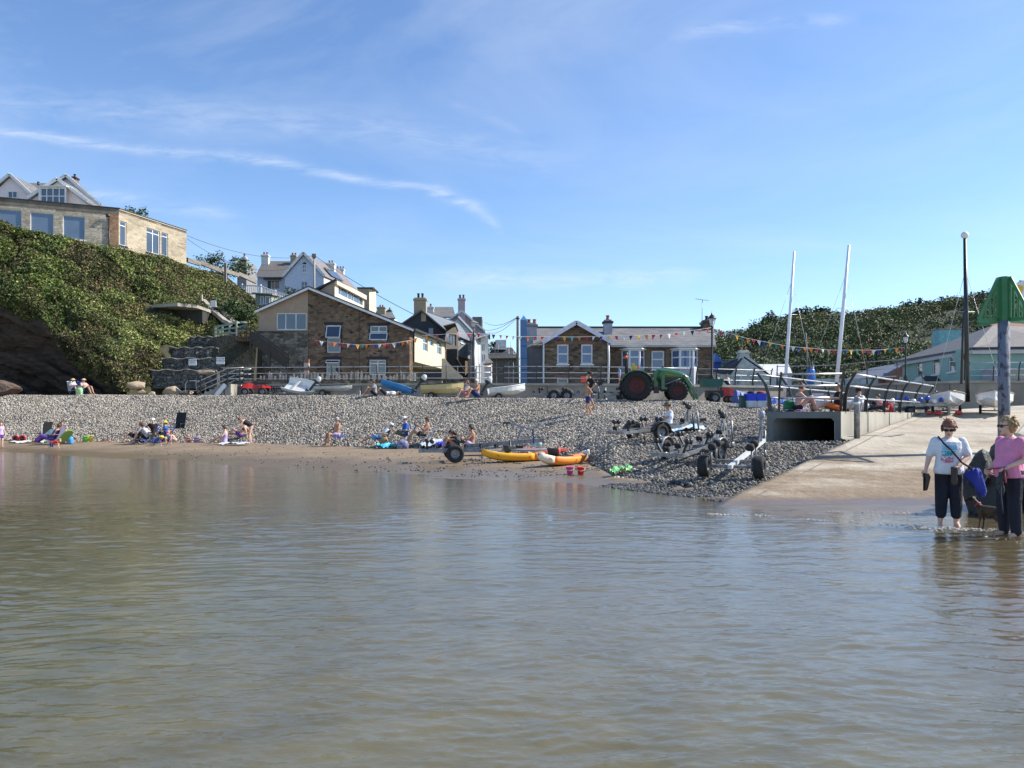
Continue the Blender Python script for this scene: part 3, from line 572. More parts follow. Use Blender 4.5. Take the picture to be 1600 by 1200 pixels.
# ---- wooded hill at the right
CRX = [960, 1060, 1120, 1170, 1205, 1260, 1350, 1400, 1450, 1500, 1540, 1600, 1900]; CRY = [560, 540, 524, 522, 506, 497, 493, 486, 480, 473, 465, 452, 430]
def wood_pt(u, t):
    yc = np.interp(t, [0, 1], [84, 140]); zc = ZP(0, 140)*0+EYE+(HZ-np.interp(u, CRX, CRY))*140/F
    z = 3+(zc-3)*np.sin(np.clip(t, 0, 1.35)*math.pi/2); return (u-800)/F*yc, yc, z
def wood():
    us = np.linspace(960, 1900, 150); ts = np.linspace(-.05, 1.3, 40); U, T = np.meshgrid(us, ts); X, Y, Z = wood_pt(U, T); Y = 84+56*T; X = (U-800)/F*Y
    V = np.stack([X.ravel(), Y.ravel(), (Z-1.6).ravel()], 1); i = np.arange(len(V)).reshape(len(ts), len(us)); Fq = np.stack([i[:-1, :-1], i[:-1, 1:], i[1:, 1:], i[1:, :-1]], -1).reshape(-1, 4)
    npmesh('wooded_hill', V, Fq, mat('wood_floor', (.04, .05, .02), .95, c2=(.025, .03, .014)), True, kind='structure')
    rng = np.random.default_rng(5); nc = 620
    cu = rng.uniform(1000, 1760, nc); ct = rng.uniform(0, 1.0, nc); cx, cy, cz = wood_pt(cu, ct); cr = rng.uniform(1.4, 2.9, nc)
    per = 230; idx = np.repeat(np.arange(nc), per); n = len(idx)
    d = rng.normal(0, 1, (n, 3)); d[:, 1] -= .5; d[:, 2] += .4; d /= np.linalg.norm(d, axis=1)[:, None]; rr = rng.uniform(.72, 1.06, n)*(1+.25*vnoise(d[:, 0]*2+idx, d[:, 1]*2, d[:, 2]*2, 1, 3))
    pts = np.stack([cx[idx], cy[idx], cz[idx]-cr[idx]*.7], 1)+d*(cr[idx]*rr)[:, None]*np.array([1, 1, .85])
    pal = np.array([(.075, .11, .03), (.10, .135, .04), (.045, .07, .024), (.15, .155, .05), (.12, .105, .045)])
    ci = rng.choice(5, nc, p=[.33, .25, .22, .12, .08]); col = pal[ci[idx]]*rng.uniform(.8, 1.2, (n, 1))
    V, Fq, C = leaves(pts, d, rng.uniform(.13, .25, n), col, .45)
    npmesh('woodland_canopy', V, Fq, mat('scrub_leaf', (1, 1, 1)), False, C, 'stuff')
wood()
def tree(loc, h, cr, label, group, seed, pal=((.04, .07, .02), (.06, .095, .025), (.025, .045, .015)), n=1500, lean=0, size=.3, name='tree'):
    rng = np.random.default_rng(seed); t = thing(name, label, 'tree' if name == 'tree' else 'shrub', loc, 0, group)
    mb = MB(); top = Vector((lean, 0, h*.62)); mb.tube([(0, 0, -1), (lean*.3, 0, h*.3), top], [h*.035, h*.028, h*.015], 7)
    cl = []
    for k in range(9):
        a = k*2.4+seed; r = cr*rng.uniform(.25, .7); c = Vector((lean+math.cos(a)*r, math.sin(a)*r, h*rng.uniform(.5, .88))); cl.append((c, cr*rng.uniform(.32, .55)))
        mb.tube([top*rng.uniform(.5, .95), c], [h*.013, h*.004], 5)
    mb.obj('trunk', mat('bark', (.08, .06, .045), .9), t)
    Vs = []; Cs = []
    P_ = []; D_ = []
    for c, r in cl:
        m = n//9; d = rng.normal(0, 1, (m, 3)); d /= np.linalg.norm(d, axis=1)[:, None]; d[:, 2] += .15
        P_.append(np.array(c)[None]+d*(r*rng.uniform(.45, 1.12, m))[:, None]); D_.append(d)
    pts = np.concatenate(P_); d = np.concatenate(D_); p = np.array(pal)[rng.choice(len(pal), len(pts))]*rng.uniform(.6, 1.4, (len(pts), 1))
    V, Fq, C = leaves(pts, d, rng.uniform(.6, 1.2, len(pts))*size, p, .6)
    o = npmesh('crown', V, Fq, mat('scrub_leaf', (1, 1, 1)), False, C); o.parent = t; return t
sk = [(1190, 500, 6.5, 2.6, 'low round tree at the left end of the wooded ridge, behind the white cottage chimney'),
      (1215, 491, 7.5, 2.8, 'leafy tree on the ridge skyline just left of the left white mast'),
      (1237, 488, 6, 1.9, 'narrow tree on the ridge skyline directly behind the left white mast'),
      (1258, 484, 6.5, 2.1, 'tree with ragged top on the ridge, first to the right of the left white mast'),
      (1285, 482, 5.5, 2.0, 'small pointed tree on the ridge midway between the two white masts'),
      (1420, 473, 6, 2.2, 'tree on the ridge skyline above the far lantern post'),
      (1448, 469, 7, 2.3, 'taller spiky tree on the ridge skyline between far lantern and black mast'),
      (1478, 470, 6, 2.4, 'rounded tree on the ridge skyline just left of the black mast'),
      (1522, 458, 7, 2.6, 'tree on the ridge skyline between black mast and green daymark'),
      (1545, 452, 7, 2.6, 'tree on the ridge skyline hidden partly by the green daymark')]
for i, (px, py, h, cr, lab) in enumerate(sk):
    Yt = 139; zt = ZP(py, Yt); tree((XP(px, Yt), Yt, zt-h*.97), h, cr, lab, 'trees on the wooded ridge skyline', 40+i, n=900, size=.33)
# ================================================================ BUILDINGS
class Fac:
    """a wall plane p0->p1 (left to right seen from outside)"""
    def __init__(s, root, p0, p1): s.root = root; s.p0 = Vector((p0[0], p0[1], 0)); d = Vector((p1[0]-p0[0], p1[1]-p0[1], 0)); s.L = d.length; s.d = d.normalized(); s.n = Vector((s.d.y, -s.d.x, 0))
    def pt(s, u, z, o=0): v = s.p0+s.d*u+s.n*o; return Vector((v.x, v.y, z))
    def s(s, px):
        a = (px-800)/F; return (a*s.p0.y-s.p0.x)/(s.d.x-a*s.d.y)
    def Y(s, u): return (s.p0+s.d*u).y
    def z(s, px, py): return ZP(py, s.Y(s.s(px)))
    def rect(s, px0, px1, pt_, pb):
        a, b = s.s(px0), s.s(px1); m = (a+b)/2; return (a, b, ZP(pb, s.Y(m)), ZP(pt_, s.Y(m)))
    def panel(s, m, z0, z1, ops=(), name='wall', top=None, u0=0, u1=None, reveal=.14, o=0):
        u1 = s.L if u1 is None else u1; rl = [(u0, z1), (u1, z1)]
        if top:
            rl = sorted(top)
            if rl[0][0] > u0+1e-3: rl = [(u0, z1)]+rl
            if rl[-1][0] < u1-1e-3: rl = rl+[(u1, z1)]
        ru = [p[0] for p in rl]; rz = [p[1] for p in rl]; zl = lambda u: float(np.interp(u, ru, rz))
        us = sorted({u0, u1} | {v for q_ in ops for v in q_[:2]} | {v for v in ru if u0 < v < u1}); zs = sorted({z0, max(rz)} | {v for q_ in ops for v in q_[2:4]}); mb = MB()
        for i in range(len(us)-1):
            for j in range(len(zs)-1):
                cu, cz = (us[i]+us[i+1])/2, (zs[j]+zs[j+1])/2
                if any(q_[0] < cu < q_[1] and q_[2] < cz < q_[3] for q_ in ops): continue
                a, b, c, d = us[i], us[i+1], zs[j], zs[j+1]; h0, h1 = zl(a+1e-6), zl(b-1e-6); pl = [(a, c, h0), (b, c, h1), (b, d, h1), (a, d, h0)]; out = []
                for k in range(4):
                    p, r = pl[k], pl[(k+1) % 4]; dp, dr_ = p[2]-p[1], r[2]-r[1]
                    if dp >= 0: out.append((p[0], p[1]))
                    if (dp > 0) != (dr_ > 0) and abs(dp-dr_) > 1e-9: w_ = dp/(dp-dr_); out.append((p[0]+(r[0]-p[0])*w_, p[1]+(r[1]-p[1])*w_))
                if len(out) >= 3: mb.add([s.pt(u, z, o) for u, z in out], [tuple(range(len(out)))])
        for a, b, c, d in [q_[:4] for q_ in ops]:
            f = [(a, c), (b, c), (b, d), (a, d)]
            for k in range(4):
                p, r = f[k], f[(k+1) % 4]; mb.add([s.pt(*p, o), s.pt(*r, o), s.pt(*r, o-reveal), s.pt(*p, o-reveal)], [(0, 1, 2, 3)])
        return mb.obj(name, m, s.root, world=True, recalc=False)
    def bar(s, mb, u0, u1, z0, z1, o0, o1):
        v = [s.pt(u, z, o) for o in (o0, o1) for z in (z0, z1) for u in (u0, u1)]
        mb.add(v, [(0, 1, 3, 2), (4, 6, 7, 5), (0, 4, 5, 1), (2, 3, 7, 6), (0, 2, 6, 4), (1, 5, 7, 3)])
    def window(s, op, vb=(), hb=(), m=None, ft=.075, sill=True, o=-.09, glass=None, curtain=0, lab=None, smat=None):
        a, b, c, d = op[:4]; mb = MB(); B = s.bar
        for (x0, x1, y0, y1) in ((a, b, c, c+ft), (a, b, d-ft, d), (a, a+ft, c+ft, d-ft), (b-ft, b, c+ft, d-ft)): B(mb, x0, x1, y0, y1, o-.05, o+.02)
        for v in vb: x = a+(b-a)*v; B(mb, x-ft*.45, x+ft*.45, c+ft, d-ft, o-.048, o+.012)
        for h in hb: y = c+(d-c)*h; B(mb, a+ft, b-ft, y-ft*.45, y+ft*.45, o-.046, o+.015)
        w = mb.obj('window', m or M_white, s.root, world=True)
        if lab: w['label'] = lab
        g = MB(); g.add([s.pt(a, c, o-.02), s.pt(b, c, o-.02), s.pt(b, d, o-.02), s.pt(a, d, o-.02)], [(0, 1, 2, 3)]); g.obj('pane', glass or M_glass, w, world=True, recalc=False)
        if curtain:
            q_ = 16
            for sd in ((0, curtain), (1-curtain, 1)):
                cu = MB(); r0 = [s.pt(a+(b-a)*(sd[0]+(sd[1]-sd[0])*k/q_), c, o-.035-.02*(k % 2)) for k in range(q_+1)]; r1 = [Vector((p.x, p.y, d)) for p in r0]
                cu.loft([r0, r1], closed=False, caps=False); cu.obj('curtain', mat('curtain', (.35, .42, .46), .8), w, world=True, recalc=False)
        if sill:
            k = MB(); B(k, a-.08, b+.08, c-.10, c, -.02, .09); k.obj('sill', smat or M_white, w, world=True)
        return w
def slab(root, name, pts, m, th=.14):
    pts = [Vector(p) for p in pts]; n = (pts[1]-pts[0]).cross(pts[2]-pts[0]).normalized(); n = n if n.z > 0 else -n
    mb = MB(); k = len(pts); mb.add(pts+[p-n*th for p in pts], [tuple(range(k)), tuple(range(2*k-1, k-1, -1))]+[(i, k+i, k+(i+1) % k, (i+1) % k) for i in range(k)])
    return mb.obj(name, m, root, world=True)
def wbox(root, name, a, b, m): mb = MB(); mb.bb(a, b); return mb.obj(name, m, root, world=True)
def stick(root, name, pts, w, h, m):
    mb = MB()
    for i in range(len(pts)-1): mb.beam(pts[i], pts[i+1], w, h)
    return mb.obj(name, m, root, world=True)
def chimney(root, c, w, d, z0, z1, m, pots=2, capm=None, pm=None, ph=.35):
    mb = MB(); mb.bb((c[0]-w/2, c[1]-d/2, z0), (c[0]+w/2, c[1]+d/2, z1-.3)); mb.bb((c[0]-w/2+.04, c[1]-d/2+.04, z1-.3), (c[0]+w/2-.04, c[1]+d/2-.04, z1-.003))
    o = mb.obj('chimney', m, root, world=True)
    k = MB(); k.bb((c[0]-w/2-.08, c[1]-d/2-.08, z1-.28), (c[0]+w/2+.08, c[1]+d/2+.08, z1-.12)); k.obj('chimney_cap', capm or m, o, world=True)
    for i in range(pots):
        x = c[0]+(i-(pots-1)/2)*.42; p = MB(); p.lathe([(.13, 0), (.15, .05), (.12, .1), (.11, ph*.8), (.15, ph*.85), (.15, ph), (.08, ph)], (x, c[1], z1), 10); p.obj('chimney_pot', pm or M_pot, o, world=True)
    return o
M_rubble = stone_mat('brown_rubble', [(.055, .040, .028), (.165, .115, .072), (.22, .155, .098), (.11, .08, .055), (.26, .185, .12)], (.13, .10, .07), 3.2, 6.0)
M_rubble2 = stone_mat('brown_coursed_stone', [(.06, .045, .034), (.15, .105, .07), (.21, .15, .10), (.10, .075, .055), (.25, .185, .125)], (.13, .10, .075), 2.6, 7.5)
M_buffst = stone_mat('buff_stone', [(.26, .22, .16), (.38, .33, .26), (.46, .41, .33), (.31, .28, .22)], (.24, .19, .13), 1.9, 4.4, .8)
M_greyst = stone_mat('grey_rubble', [(.08, .075, .06), (.17, .155, .125), (.27, .25, .20), (.12, .105, .08)], (.05, .045, .035), 2.6, 4.5)
M_beige = plain('beige_render', (.40, .30, .21), .85); M_cream = plain('cream_render', (.72, .62, .44), .85)
M_pink = mat('pink_render', (.86, .75, .73), .9, c2=(.80, .69, .67), bump=.02, bscale=5); M_blueh = plain('pale_blue_render', (.60, .66, .77), .85)
M_buff = plain('buff_chimney', (.42, .33, .21), .9); M_wr = mat('white_render', (.70, .70, .67), .9, c2=(.58, .58, .55), bump=.03, bscale=6)
M_fascia = plain('dark_fascia', (.03, .03, .035), .6); M_brick = course_mat('red_brick', (.26, .09, .05), (.20, .07, .04), .22, .075, .008, (.3, .25, .2))
M_lpink = plain('lilac_pink_render', (.52, .42, .42), .9)
# ---------------- stone bungalow on the cliff
t = thing('bungalow', 'flat-roofed buff stone bungalow with large picture windows on top of the left cliff', 'house', (-40, 62, 14))
zt = 18.84; A = (-47.9, 57.2); Bc = (-32.54, 63.5); Cc = (-30.1, 71)
f = Fac(t, A, Bc); f2 = Fac(t, Bc, Cc)
ops = [f.rect(-60, -15, 324, 352), f.rect(-4, 34, 327, 364), f.rect(47, 84, 332, 369), f.rect(98, 133, 337, 374)]
f.panel(M_buffst, 12.5, zt-.55, ops)
for i, o_ in enumerate(ops): f.window(o_, ft=.06, curtain=(.18, .16, .22, .3)[i], glass=mat('sea_window_glass', (.10, .14, .20), .05, c2=(.14, .19, .26), spec=1, scale=.4))
ops = [f2.rect(187.5, 197.5, 346, 384), f2.rect(229, 249.5, 358, 396), f2.rect(252.5, 262.5, 364, 400)]
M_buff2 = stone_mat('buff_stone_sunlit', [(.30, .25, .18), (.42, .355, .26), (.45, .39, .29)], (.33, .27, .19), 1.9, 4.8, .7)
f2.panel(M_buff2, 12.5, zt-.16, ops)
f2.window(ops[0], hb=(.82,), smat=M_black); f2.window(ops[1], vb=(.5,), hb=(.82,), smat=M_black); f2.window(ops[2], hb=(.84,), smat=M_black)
mb = MB(); f.bar(mb, 0, f.L+.03, zt-.55, zt-.06, -.3, .035); mb.obj('parapet', mat('weathered_concrete_band', (.20, .17, .135), .9, c2=(.11, .095, .075), scale=1.5, stretch=(1, 1, .4), detail=8), t, world=True)
mb = MB(); f.bar(mb, 0, f.L+.1, zt-.06, zt, -.4, .12); f2.bar(mb, 0, f2.L, zt-.06, zt-.01, -.4, .10); mb.obj('roof_edge', M_fascia, t, world=True)
mb = MB(); f2.bar(mb, .04, f2.L, zt-.16, zt-.06, -.2, .06); mb.obj('coping', plain('buff_coping', (.50, .42, .30), .8), t, world=True)
slab(t, 'roof', [(A[0], A[1], zt-.05), (Bc[0], Bc[1], zt-.05), (Cc[0], Cc[1], zt-.05), (-46, 78, zt-.05)], M_conc, .3)
mb = MB(); f.bar(mb, f.L-.72, f.L+.02, 13, zt-.56, -.1, .045); mb.obj('quoin_column', stone_mat('reddish_stone', [(.22, .12, .07), (.36, .22, .13), (.30, .18, .11)], (.16, .11, .08), 2.2, 6), t, world=True)
mb = MB(); mb.tube([f.pt(f.L-.68, 13.6, .09), f.pt(f.L-.68, zt-.9, .09)], .045, 8); mb.tube([f.pt(f.L-.9, zt-.75, .2), f.pt(f.L-.62, zt-.75, .2)], .12, 8); mb.obj('drainpipe', M_black, t, world=True)
# ---------------- pink house behind
t = thing('pink_house', 'pale pink gabled house with white bargeboards behind the bungalow roof', 'house', (-52, 80, 14))
Y0 = 78; f = Fac(t, (XP(-60, Y0), Y0), (XP(47, Y0), Y0)); o1 = f.rect(13, 28, 299, 310)
f.panel(M_pink, 14, ZP(302, Y0), [(*o1[:2], o1[2]-.6, o1[3])] if False else [], top=[(f.s(18), ZP(275, Y0)), (f.s(-10), ZP(302, Y0))]); f.window(o1, vb=(.5,), o=.06, sill=False)
slab(t, 'roof', [(XP(18, Y0), Y0-.3, ZP(273, Y0)), (XP(18, Y0), Y0+9, ZP(273, Y0)), (XP(50, Y0), Y0+9, ZP(303, Y0)), (XP(50, Y0), Y0-.3, ZP(303, Y0))], M_slate)
slab(t, 'roof', [(XP(18, Y0), Y0-.3, ZP(273, Y0)), (XP(18, Y0), Y0+9, ZP(273, Y0)), (XP(-20, Y0), Y0+9, ZP(303, Y0)), (XP(-20, Y0), Y0-.3, ZP(303, Y0))], M_slate)
stick(t, 'bargeboard', [(XP(-20, Y0), Y0-.33, ZP(303.5, Y0)), (XP(18, Y0), Y0-.33, ZP(273.5, Y0)), (XP(50, Y0), Y0-.33, ZP(303.5, Y0))], .1, .28, M_white)
Y1 = 77; f = Fac(t, (XP(46, Y1), Y1), (XP(138, Y1), Y1)); f.panel(M_pink, 14, ZP(313, Y1), top=[(f.s(92), ZP(282, Y1))])
mb = MB(); x0, x1 = XP(67, Y1), XP(110, Y1); zb = ZP(322, Y1); ztp = ZP(294, Y1)
f3 = Fac(t, (x0, Y1-.7), (x1, Y1-.7)); oo = (.14, f3.L-.14, zb, ztp-.15)
f3.panel(M_white, 14.5, ztp, [oo]); f3.window(oo, vb=(.25, .5, .75), hb=(.5,), sill=False, ft=.09)
slab(t, 'bay_roof', [(x0-.1, Y1-.9, ztp), (x1+.1, Y1-.9, ztp), (x1+.1, Y1+.2, ztp+.12), (x0-.1, Y1+.2, ztp+.12)], M_white, .1)
wbox(t, 'bay_side', (x0, Y1-.68, 14.5), (x0+.1, Y1, ztp-.01), M_pink)
for s_, e_ in ((46, 312), (140, 318)):
    slab(t, 'roof', [(XP(92, Y1), Y1-.3, ZP(280, Y1)), (XP(92, Y1), Y1+3, ZP(280, Y1)), (XP(s_, Y1), Y1+3, ZP(e_, Y1)), (XP(s_, Y1), Y1-.3, ZP(e_, Y1))], M_slate)
stick(t, 'bargeboard', [(XP(46, Y1), Y1-.33, ZP(310.5, Y1)), (XP(92, Y1), Y1-.33, ZP(280.5, Y1)), (XP(140, Y1), Y1-.33, ZP(316, Y1))], .1, .3, M_white)
Y2 = 86; f = Fac(t, (XP(78, Y2), Y2), (XP(158, Y2), Y2)); f.panel(plain('shaded_gable_render', (.58, .60, .66), .9), 14, ZP(318, Y2), top=[(f.s(106), ZP(276, Y2)), (f.s(82), ZP(296, Y2))])  # rear gable of the pink house, its shade painted as grey-blue
for s_, e_ in ((70, 305), (159, 323)):
    slab(t, 'roof', [(XP(106, Y2), Y2-.4, ZP(274, Y2)), (XP(106, Y2), Y2+1.2, ZP(274, Y2)), (XP(s_, Y2), Y2+1.2, ZP(e_, Y2)), (XP(s_, Y2), Y2-.4, ZP(e_, Y2))], M_slate)
stick(t, 'bargeboard', [(XP(92, Y2), Y2-.43, ZP(285, Y2)), (XP(106, Y2), Y2-.43, ZP(275, Y2)), (XP(158, Y2), Y2-.43, ZP(322, Y2))], .1, .32, M_white)
slab(t, 'roof', [(XP(30, 80), 80, ZP(303, 80)), (XP(80, 80), 80, ZP(303, 80)), (XP(80, 84), 84, ZP(286, 84)), (XP(30, 84), 84, ZP(286, 84))], M_slate)
chimney(t, (XP(105, Y2), Y2+1.5), .55, .6, 20, ZP(270, Y2), M_brick, 1, M_black, M_black, .3)
mb = MB(); mb.tube([(XP(60, 82), 82, ZP(292, 82)), (XP(60, 82), 82, ZP(284, 82))], .12, 8); mb.obj('stovepipe', M_black, t, world=True)
# ---------------- pale blue house
t = thing('blue_house', 'pale blue gabled house with slate wing and arched attic window above the stone building', 'house', (-30, 105, 17))
Yb = 105; f = Fac(t, (XP(445, Yb), Yb), (XP(506, Yb), Yb)); za = ZP(397, Yb); ze = ZP(431, Yb)
ops = [f.rect(470, 480.5, 440, 453), f.rect(472, 479, 413, 426)]
f.panel(M_blueh, 15, ze, [ops[0]], top=[(f.s(475), za)]); f.window(ops[0], vb=(.5,), hb=(.5,))
w = f.window(ops[1], hb=(.45,), vb=(.5,), o=.06, ft=.1); mb = MB(); mb.lathe([(.30, 0), (.30, .12)], f.pt((ops[1][0]+ops[1][1])/2, ops[1][3], .0), 14, axis='y'); mb.obj('arch', M_white, w, world=True)
rb = Vector((XP(531, 117), 117, za)); ra = Vector((XP(475, Yb), Yb-.3, za+.1)); d_ = rb-ra; d_.z = 0
er = Vector((XP(508, Yb), Yb-.3, ze-.1)); el = Vector((XP(443, Yb), Yb-.3, ze-.1)); ra2 = ra+d_
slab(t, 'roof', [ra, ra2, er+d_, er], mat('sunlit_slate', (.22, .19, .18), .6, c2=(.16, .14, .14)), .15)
slab(t, 'roof', [ra, ra2, el+d_, el], M_slate, .15)
stick(t, 'bargeboard', [el+Vector((0, -.05, .06)), ra+Vector((0, -.05, .06)), er+Vector((0, -.05, .06))], .1, .35, M_white)
fs = Fac(t, (XP(506, Yb), Yb), (XP(506, Yb)+d_.x, Yb+d_.y)); fs.panel(M_wr, 15, ze)
n_ = (er-ra).cross(d_).normalized(); n_ = n_ if n_.z > 0 else -n_; c_ = ra.lerp(er, .45)
slab(t, 'solar_panel', [c_+d_*.25+n_*.2, c_+d_*.6+n_*.2, ra.lerp(er, .85)+d_*.6+n_*.2, ra.lerp(er, .85)+d_*.25+n_*.2], M_glass, .06)
wl = Fac(t, (XP(402, 107), 107), (XP(446, 107), 107)); o1 = wl.rect(417, 437, 438, 452); wl.panel(M_blueh, 15, ZP(430, 107), [o1]); wl.window(o1, vb=(.33, .6), sill=False)
slab(t, 'bay_roof', [wl.pt(o1[0]-.3, o1[3]+.1, .8), wl.pt(o1[1]+.3, o1[3]+.1, .8), wl.pt(o1[1]+.3, o1[3]+.35, 0), wl.pt(o1[0]-.3, o1[3]+.35, 0)], M_black, .12)
slab(t, 'wing_roof', [(XP(399, 106.6), 106.6, ZP(431, 106.6)), (XP(447, 106.6), 106.6, ZP(431, 106.6)), (XP(462, 112), 112, ZP(408, 112)), (XP(411, 112), 112, ZP(408, 112))], mat('brown_slate', (.16, .14, .125), .7, c2=(.11, .10, .09), scale=6), .15)
stick(t, 'gutter', [(XP(399, 106.5), 106.5, ZP(432, 106.5)), (XP(444, 106.5), 106.5, ZP(432, 106.5))], .12, .18, M_white)
chimney(t, (XP(415, 111), 111), 1.0, .8, 22, ZP(398, 111), M_wr, 2); chimney(t, (XP(459.5, 111), 111), .8, .9, 22, ZP(399, 111), M_buff, 2)
chimney(t, (XP(517, 112), 112), 1.2, .8, 19, ZP(411, 112), M_wr, 2); chimney(t, (XP(532, 118), 118), 1.1, .8, 19, ZP(420, 118), M_wr, 3)
# distant bits at the left skyline
t = thing('small_grey_house', 'small grey house end with a chimney on the skyline between hillside bushes and blue house', 'house', (XP(378, 100), 100, 18))
wbox(t, 'wall', (XP(371, 100), 100, 17), (XP(385, 100), 104, ZP(407, 100)), plain('grey_render', (.25, .26, .28), .9)); slab(t, 'roof', [(XP(360, 100), 99.7, ZP(407, 100)), (XP(386, 100), 99.7, ZP(406, 100)), (XP(385, 104), 104.3, ZP(405, 104)), (XP(365, 104), 104.3, ZP(402, 104))], M_slate_d)
chimney(t, (XP(382, 101), 101), .45, .5, ZP(410, 101), ZP(401, 101), M_wr, 1)
# ---------------- stone building with beige end
t = thing('stone_building', 'brown rubble stone building with cream dormer, slanting roof edge and opened white windows', 'house', (-12, 60, 2.4))
YS = 60; C0 = (XP(481, YS), YS); C1 = (XP(640, YS), YS); C2 = (XP(697, 72), 72)
f = Fac(t, C0, C1); W1 = f.rect(511, 532, 508, 551); W2 = f.rect(578.5, 605, 509, 533); W3 = f.rect(510, 530.5, 562, 586); W4 = f.rect(577, 603, 562, 586)
zr = ZP(513.5, YS); za = ZP(450, YS)
f.panel(M_rubble, 2.4, zr, [W1, W2, W3, W4], top=[(f.L, zr+.02), (0, za)], u0=0)
f.window(W1, hb=(.52,), curtain=.2, sill=False); f.window(W2, vb=(.5,), hb=(.62,), sill=False); f.window(W3, hb=(.78,), sill=False); f.window(W4, vb=(.5,), hb=(.76,), sill=False)
def open_sash(a, b, c, d, tilt=.42):
    s_ = MB(); g_ = MB(); o0, o1 = .0, tilt
    P_ = [f.pt(a, d, o0), f.pt(b, d, o0), f.pt(b, c, o1), f.pt(a, c, o1)]
    for k in range(4): s_.beam(P_[k], P_[(k+1) % 4], .06, .06, f.n)
    o = s_.obj('open_sash', M_white, t, world=True); g_.add(P_, [(0, 1, 2, 3)]); g_.obj('pane', M_glass, o, world=True)
open_sash(W1[0], W1[1], W1[2]+(W1[3]-W1[2])*.54, W1[3]-.08); open_sash(W2[0], W2[1], W2[2]+.1, W2[2]+.62, .3); open_sash(W3[0], W3[1], W3[2]+.95, W3[3]-.04, .2)
for w_ in (W1, W2, W3, W4):
    mb = MB(); f.bar(mb, w_[0]-.22, w_[1]+.22, w_[3], w_[3]+.24, 0, .02)
    for k in range(int((w_[3]-w_[2])/.24)):
        e = .16 if k % 2 else .08; f.bar(mb, w_[0]-e, w_[0], w_[2]+k*.24, w_[2]+k*.24+.2, 0, .018); f.bar(mb, w_[1], w_[1]+e, w_[2]+k*.24, w_[2]+k*.24+.2, 0, .018)
    mb.obj('window_surround', mat('blue_black_brick', (.035, .037, .045), .8), t, world=True)
mb = MB(); u_ = f.s(561.5); f.bar(mb, u_-.02, u_+.02, 4, ZP(483, YS), 0, .012); mb.obj('movement_joint', M_black, t, world=True)
fb = Fac(t, (XP(404, YS), YS), C0); WB = fb.rect(432, 479, 489, 515.5); fb.panel(M_beige, ZP(517, YS), ZP(487, YS), [WB], top=[(fb.L, ZP(450, YS))]); fb.window(WB, vb=(.3, .64), curtain=.1, sill=False)
fb2 = Fac(t, (XP(398, YS), YS), C0); fb2.panel(M_greyst, 2.4, ZP(517, YS), name='lower_wall', o=.04); wbox(t, 'ledge', (XP(404, YS), YS-.25, ZP(517, YS)-.05), (XP(480, YS), YS-.05, ZP(517, YS)), M_conc)
fs = Fac(t, C1, C2); sw = [fs.rect(658, 666, 527, 549), fs.rect(668.5, 675, 530, 541), fs.rect(680, 687.5, 533, 554)]; zc = ZP(568, 63)
fs.panel(M_cream, zc, zr, sw, u0=.9, u1=fs.L-1.2, o=.15); [fs.window(w_, hb=(.6,) if i != 1 else (), o=.06) for i, w_ in enumerate(sw)]
fs.panel(M_rubble, 2.4, zr, name='corner_pier', u1=.9); fs.panel(M_rubble, 2.4, zr, name='corner_pier', u0=fs.L-1.2)
mb = MB(); mb.add([fs.pt(.9, zc, .15), fs.pt(fs.L-1.2, zc, .15), fs.pt(fs.L-1.2, zc, -2), fs.pt(.9, zc, -2)], [(0, 1, 2, 3)]); mb.obj('soffit', M_cream, t, world=True)
fs.panel(mat('veranda_wall', (.30, .24, .17), .9), 2.4, zc, [(3, 5.2, 3, zc-.4), (7, 9.4, 3, zc-.4)], name='recessed_wall', o=-1.9, u0=.9, u1=fs.L-1.2)
for a_ in ((3, 5.2, 3, zc-.4), (7, 9.4, 3, zc-.4)): fs.window(a_, vb=(.5,), o=-1.98, sill=False)
# roofs
ap = Vector((C0[0]+.15, YS-.35, za+.12)); dr = Vector((C2[0]-C1[0], C2[1]-C1[1], 0)); re_ = Vector((C1[0]+.35, YS-.35, zr+.02)); le_ = Vector((XP(401, YS), YS-.35, ZP(486, YS)+.08))
slab(t, 'roof', [ap, ap+dr*1.02, re_+dr*1.02, re_], M_slate_d, .16); slab(t, 'roof', [ap, ap+dr, le_+dr, le_], M_slate_d, .16)
stick(t, 'bargeboard', [le_+Vector((0, -.04, -.2)), ap+Vector((0, -.04, -.2)), re_+Vector((0, -.04, -.2))], .06, .16, M_white)
stick(t, 'gutter', [re_+Vector((.1, 0, -.1)), re_+dr*1.02+Vector((.1, 0, -.1))], .14, .14, M_black)
D0 = (XP(523, 61), 61); D1 = (XP(569, 69), 69); fd = Fac(t, D0, D1); zd = ZP(438, 61); wd = fd.rect(531, 567, 450, 470); wd = (.9, fd.L-.3, 11.45, 12.2)
fd.panel(M_cream, 10.3, zd, [wd]); fd.window(wd, vb=(.12, .38, .52, .62, .85), sill=False)
fq = Fac(t, (XP(488, 61), 61), D0); fq.panel(M_beige, 10.2, 11.2, top=[(fq.L, zd)])  # dormer front in darker beige, shade painted against the sunlit cream side
slab(t, 'dormer_roof', [(XP(487, 60.8), 60.8, ZP(453, 60.8)), (D0[0]+.15, 60.8, zd+.12), (D1[0]+.15, 69.3, zd+.12), (XP(487, 60.8)+.8, 69.3, ZP(453, 60.8))], M_slate_d, .14)
mb = MB(); fd.bar(mb, -.05, fd.L+.1, zd-.32, zd+.05, 0, .2); mb.obj('fascia', M_cream, t, world=True)
wbox(t, 'stair_tower', (XP(559, 71), 71, 8), (XP(577, 71), 73.5, ZP(451, 71)), M_beige); wbox(t, 'tower_cap', (XP(558, 71), 70.9, ZP(451, 71)), (XP(584, 71), 73.6, ZP(449, 71)), M_fascia)
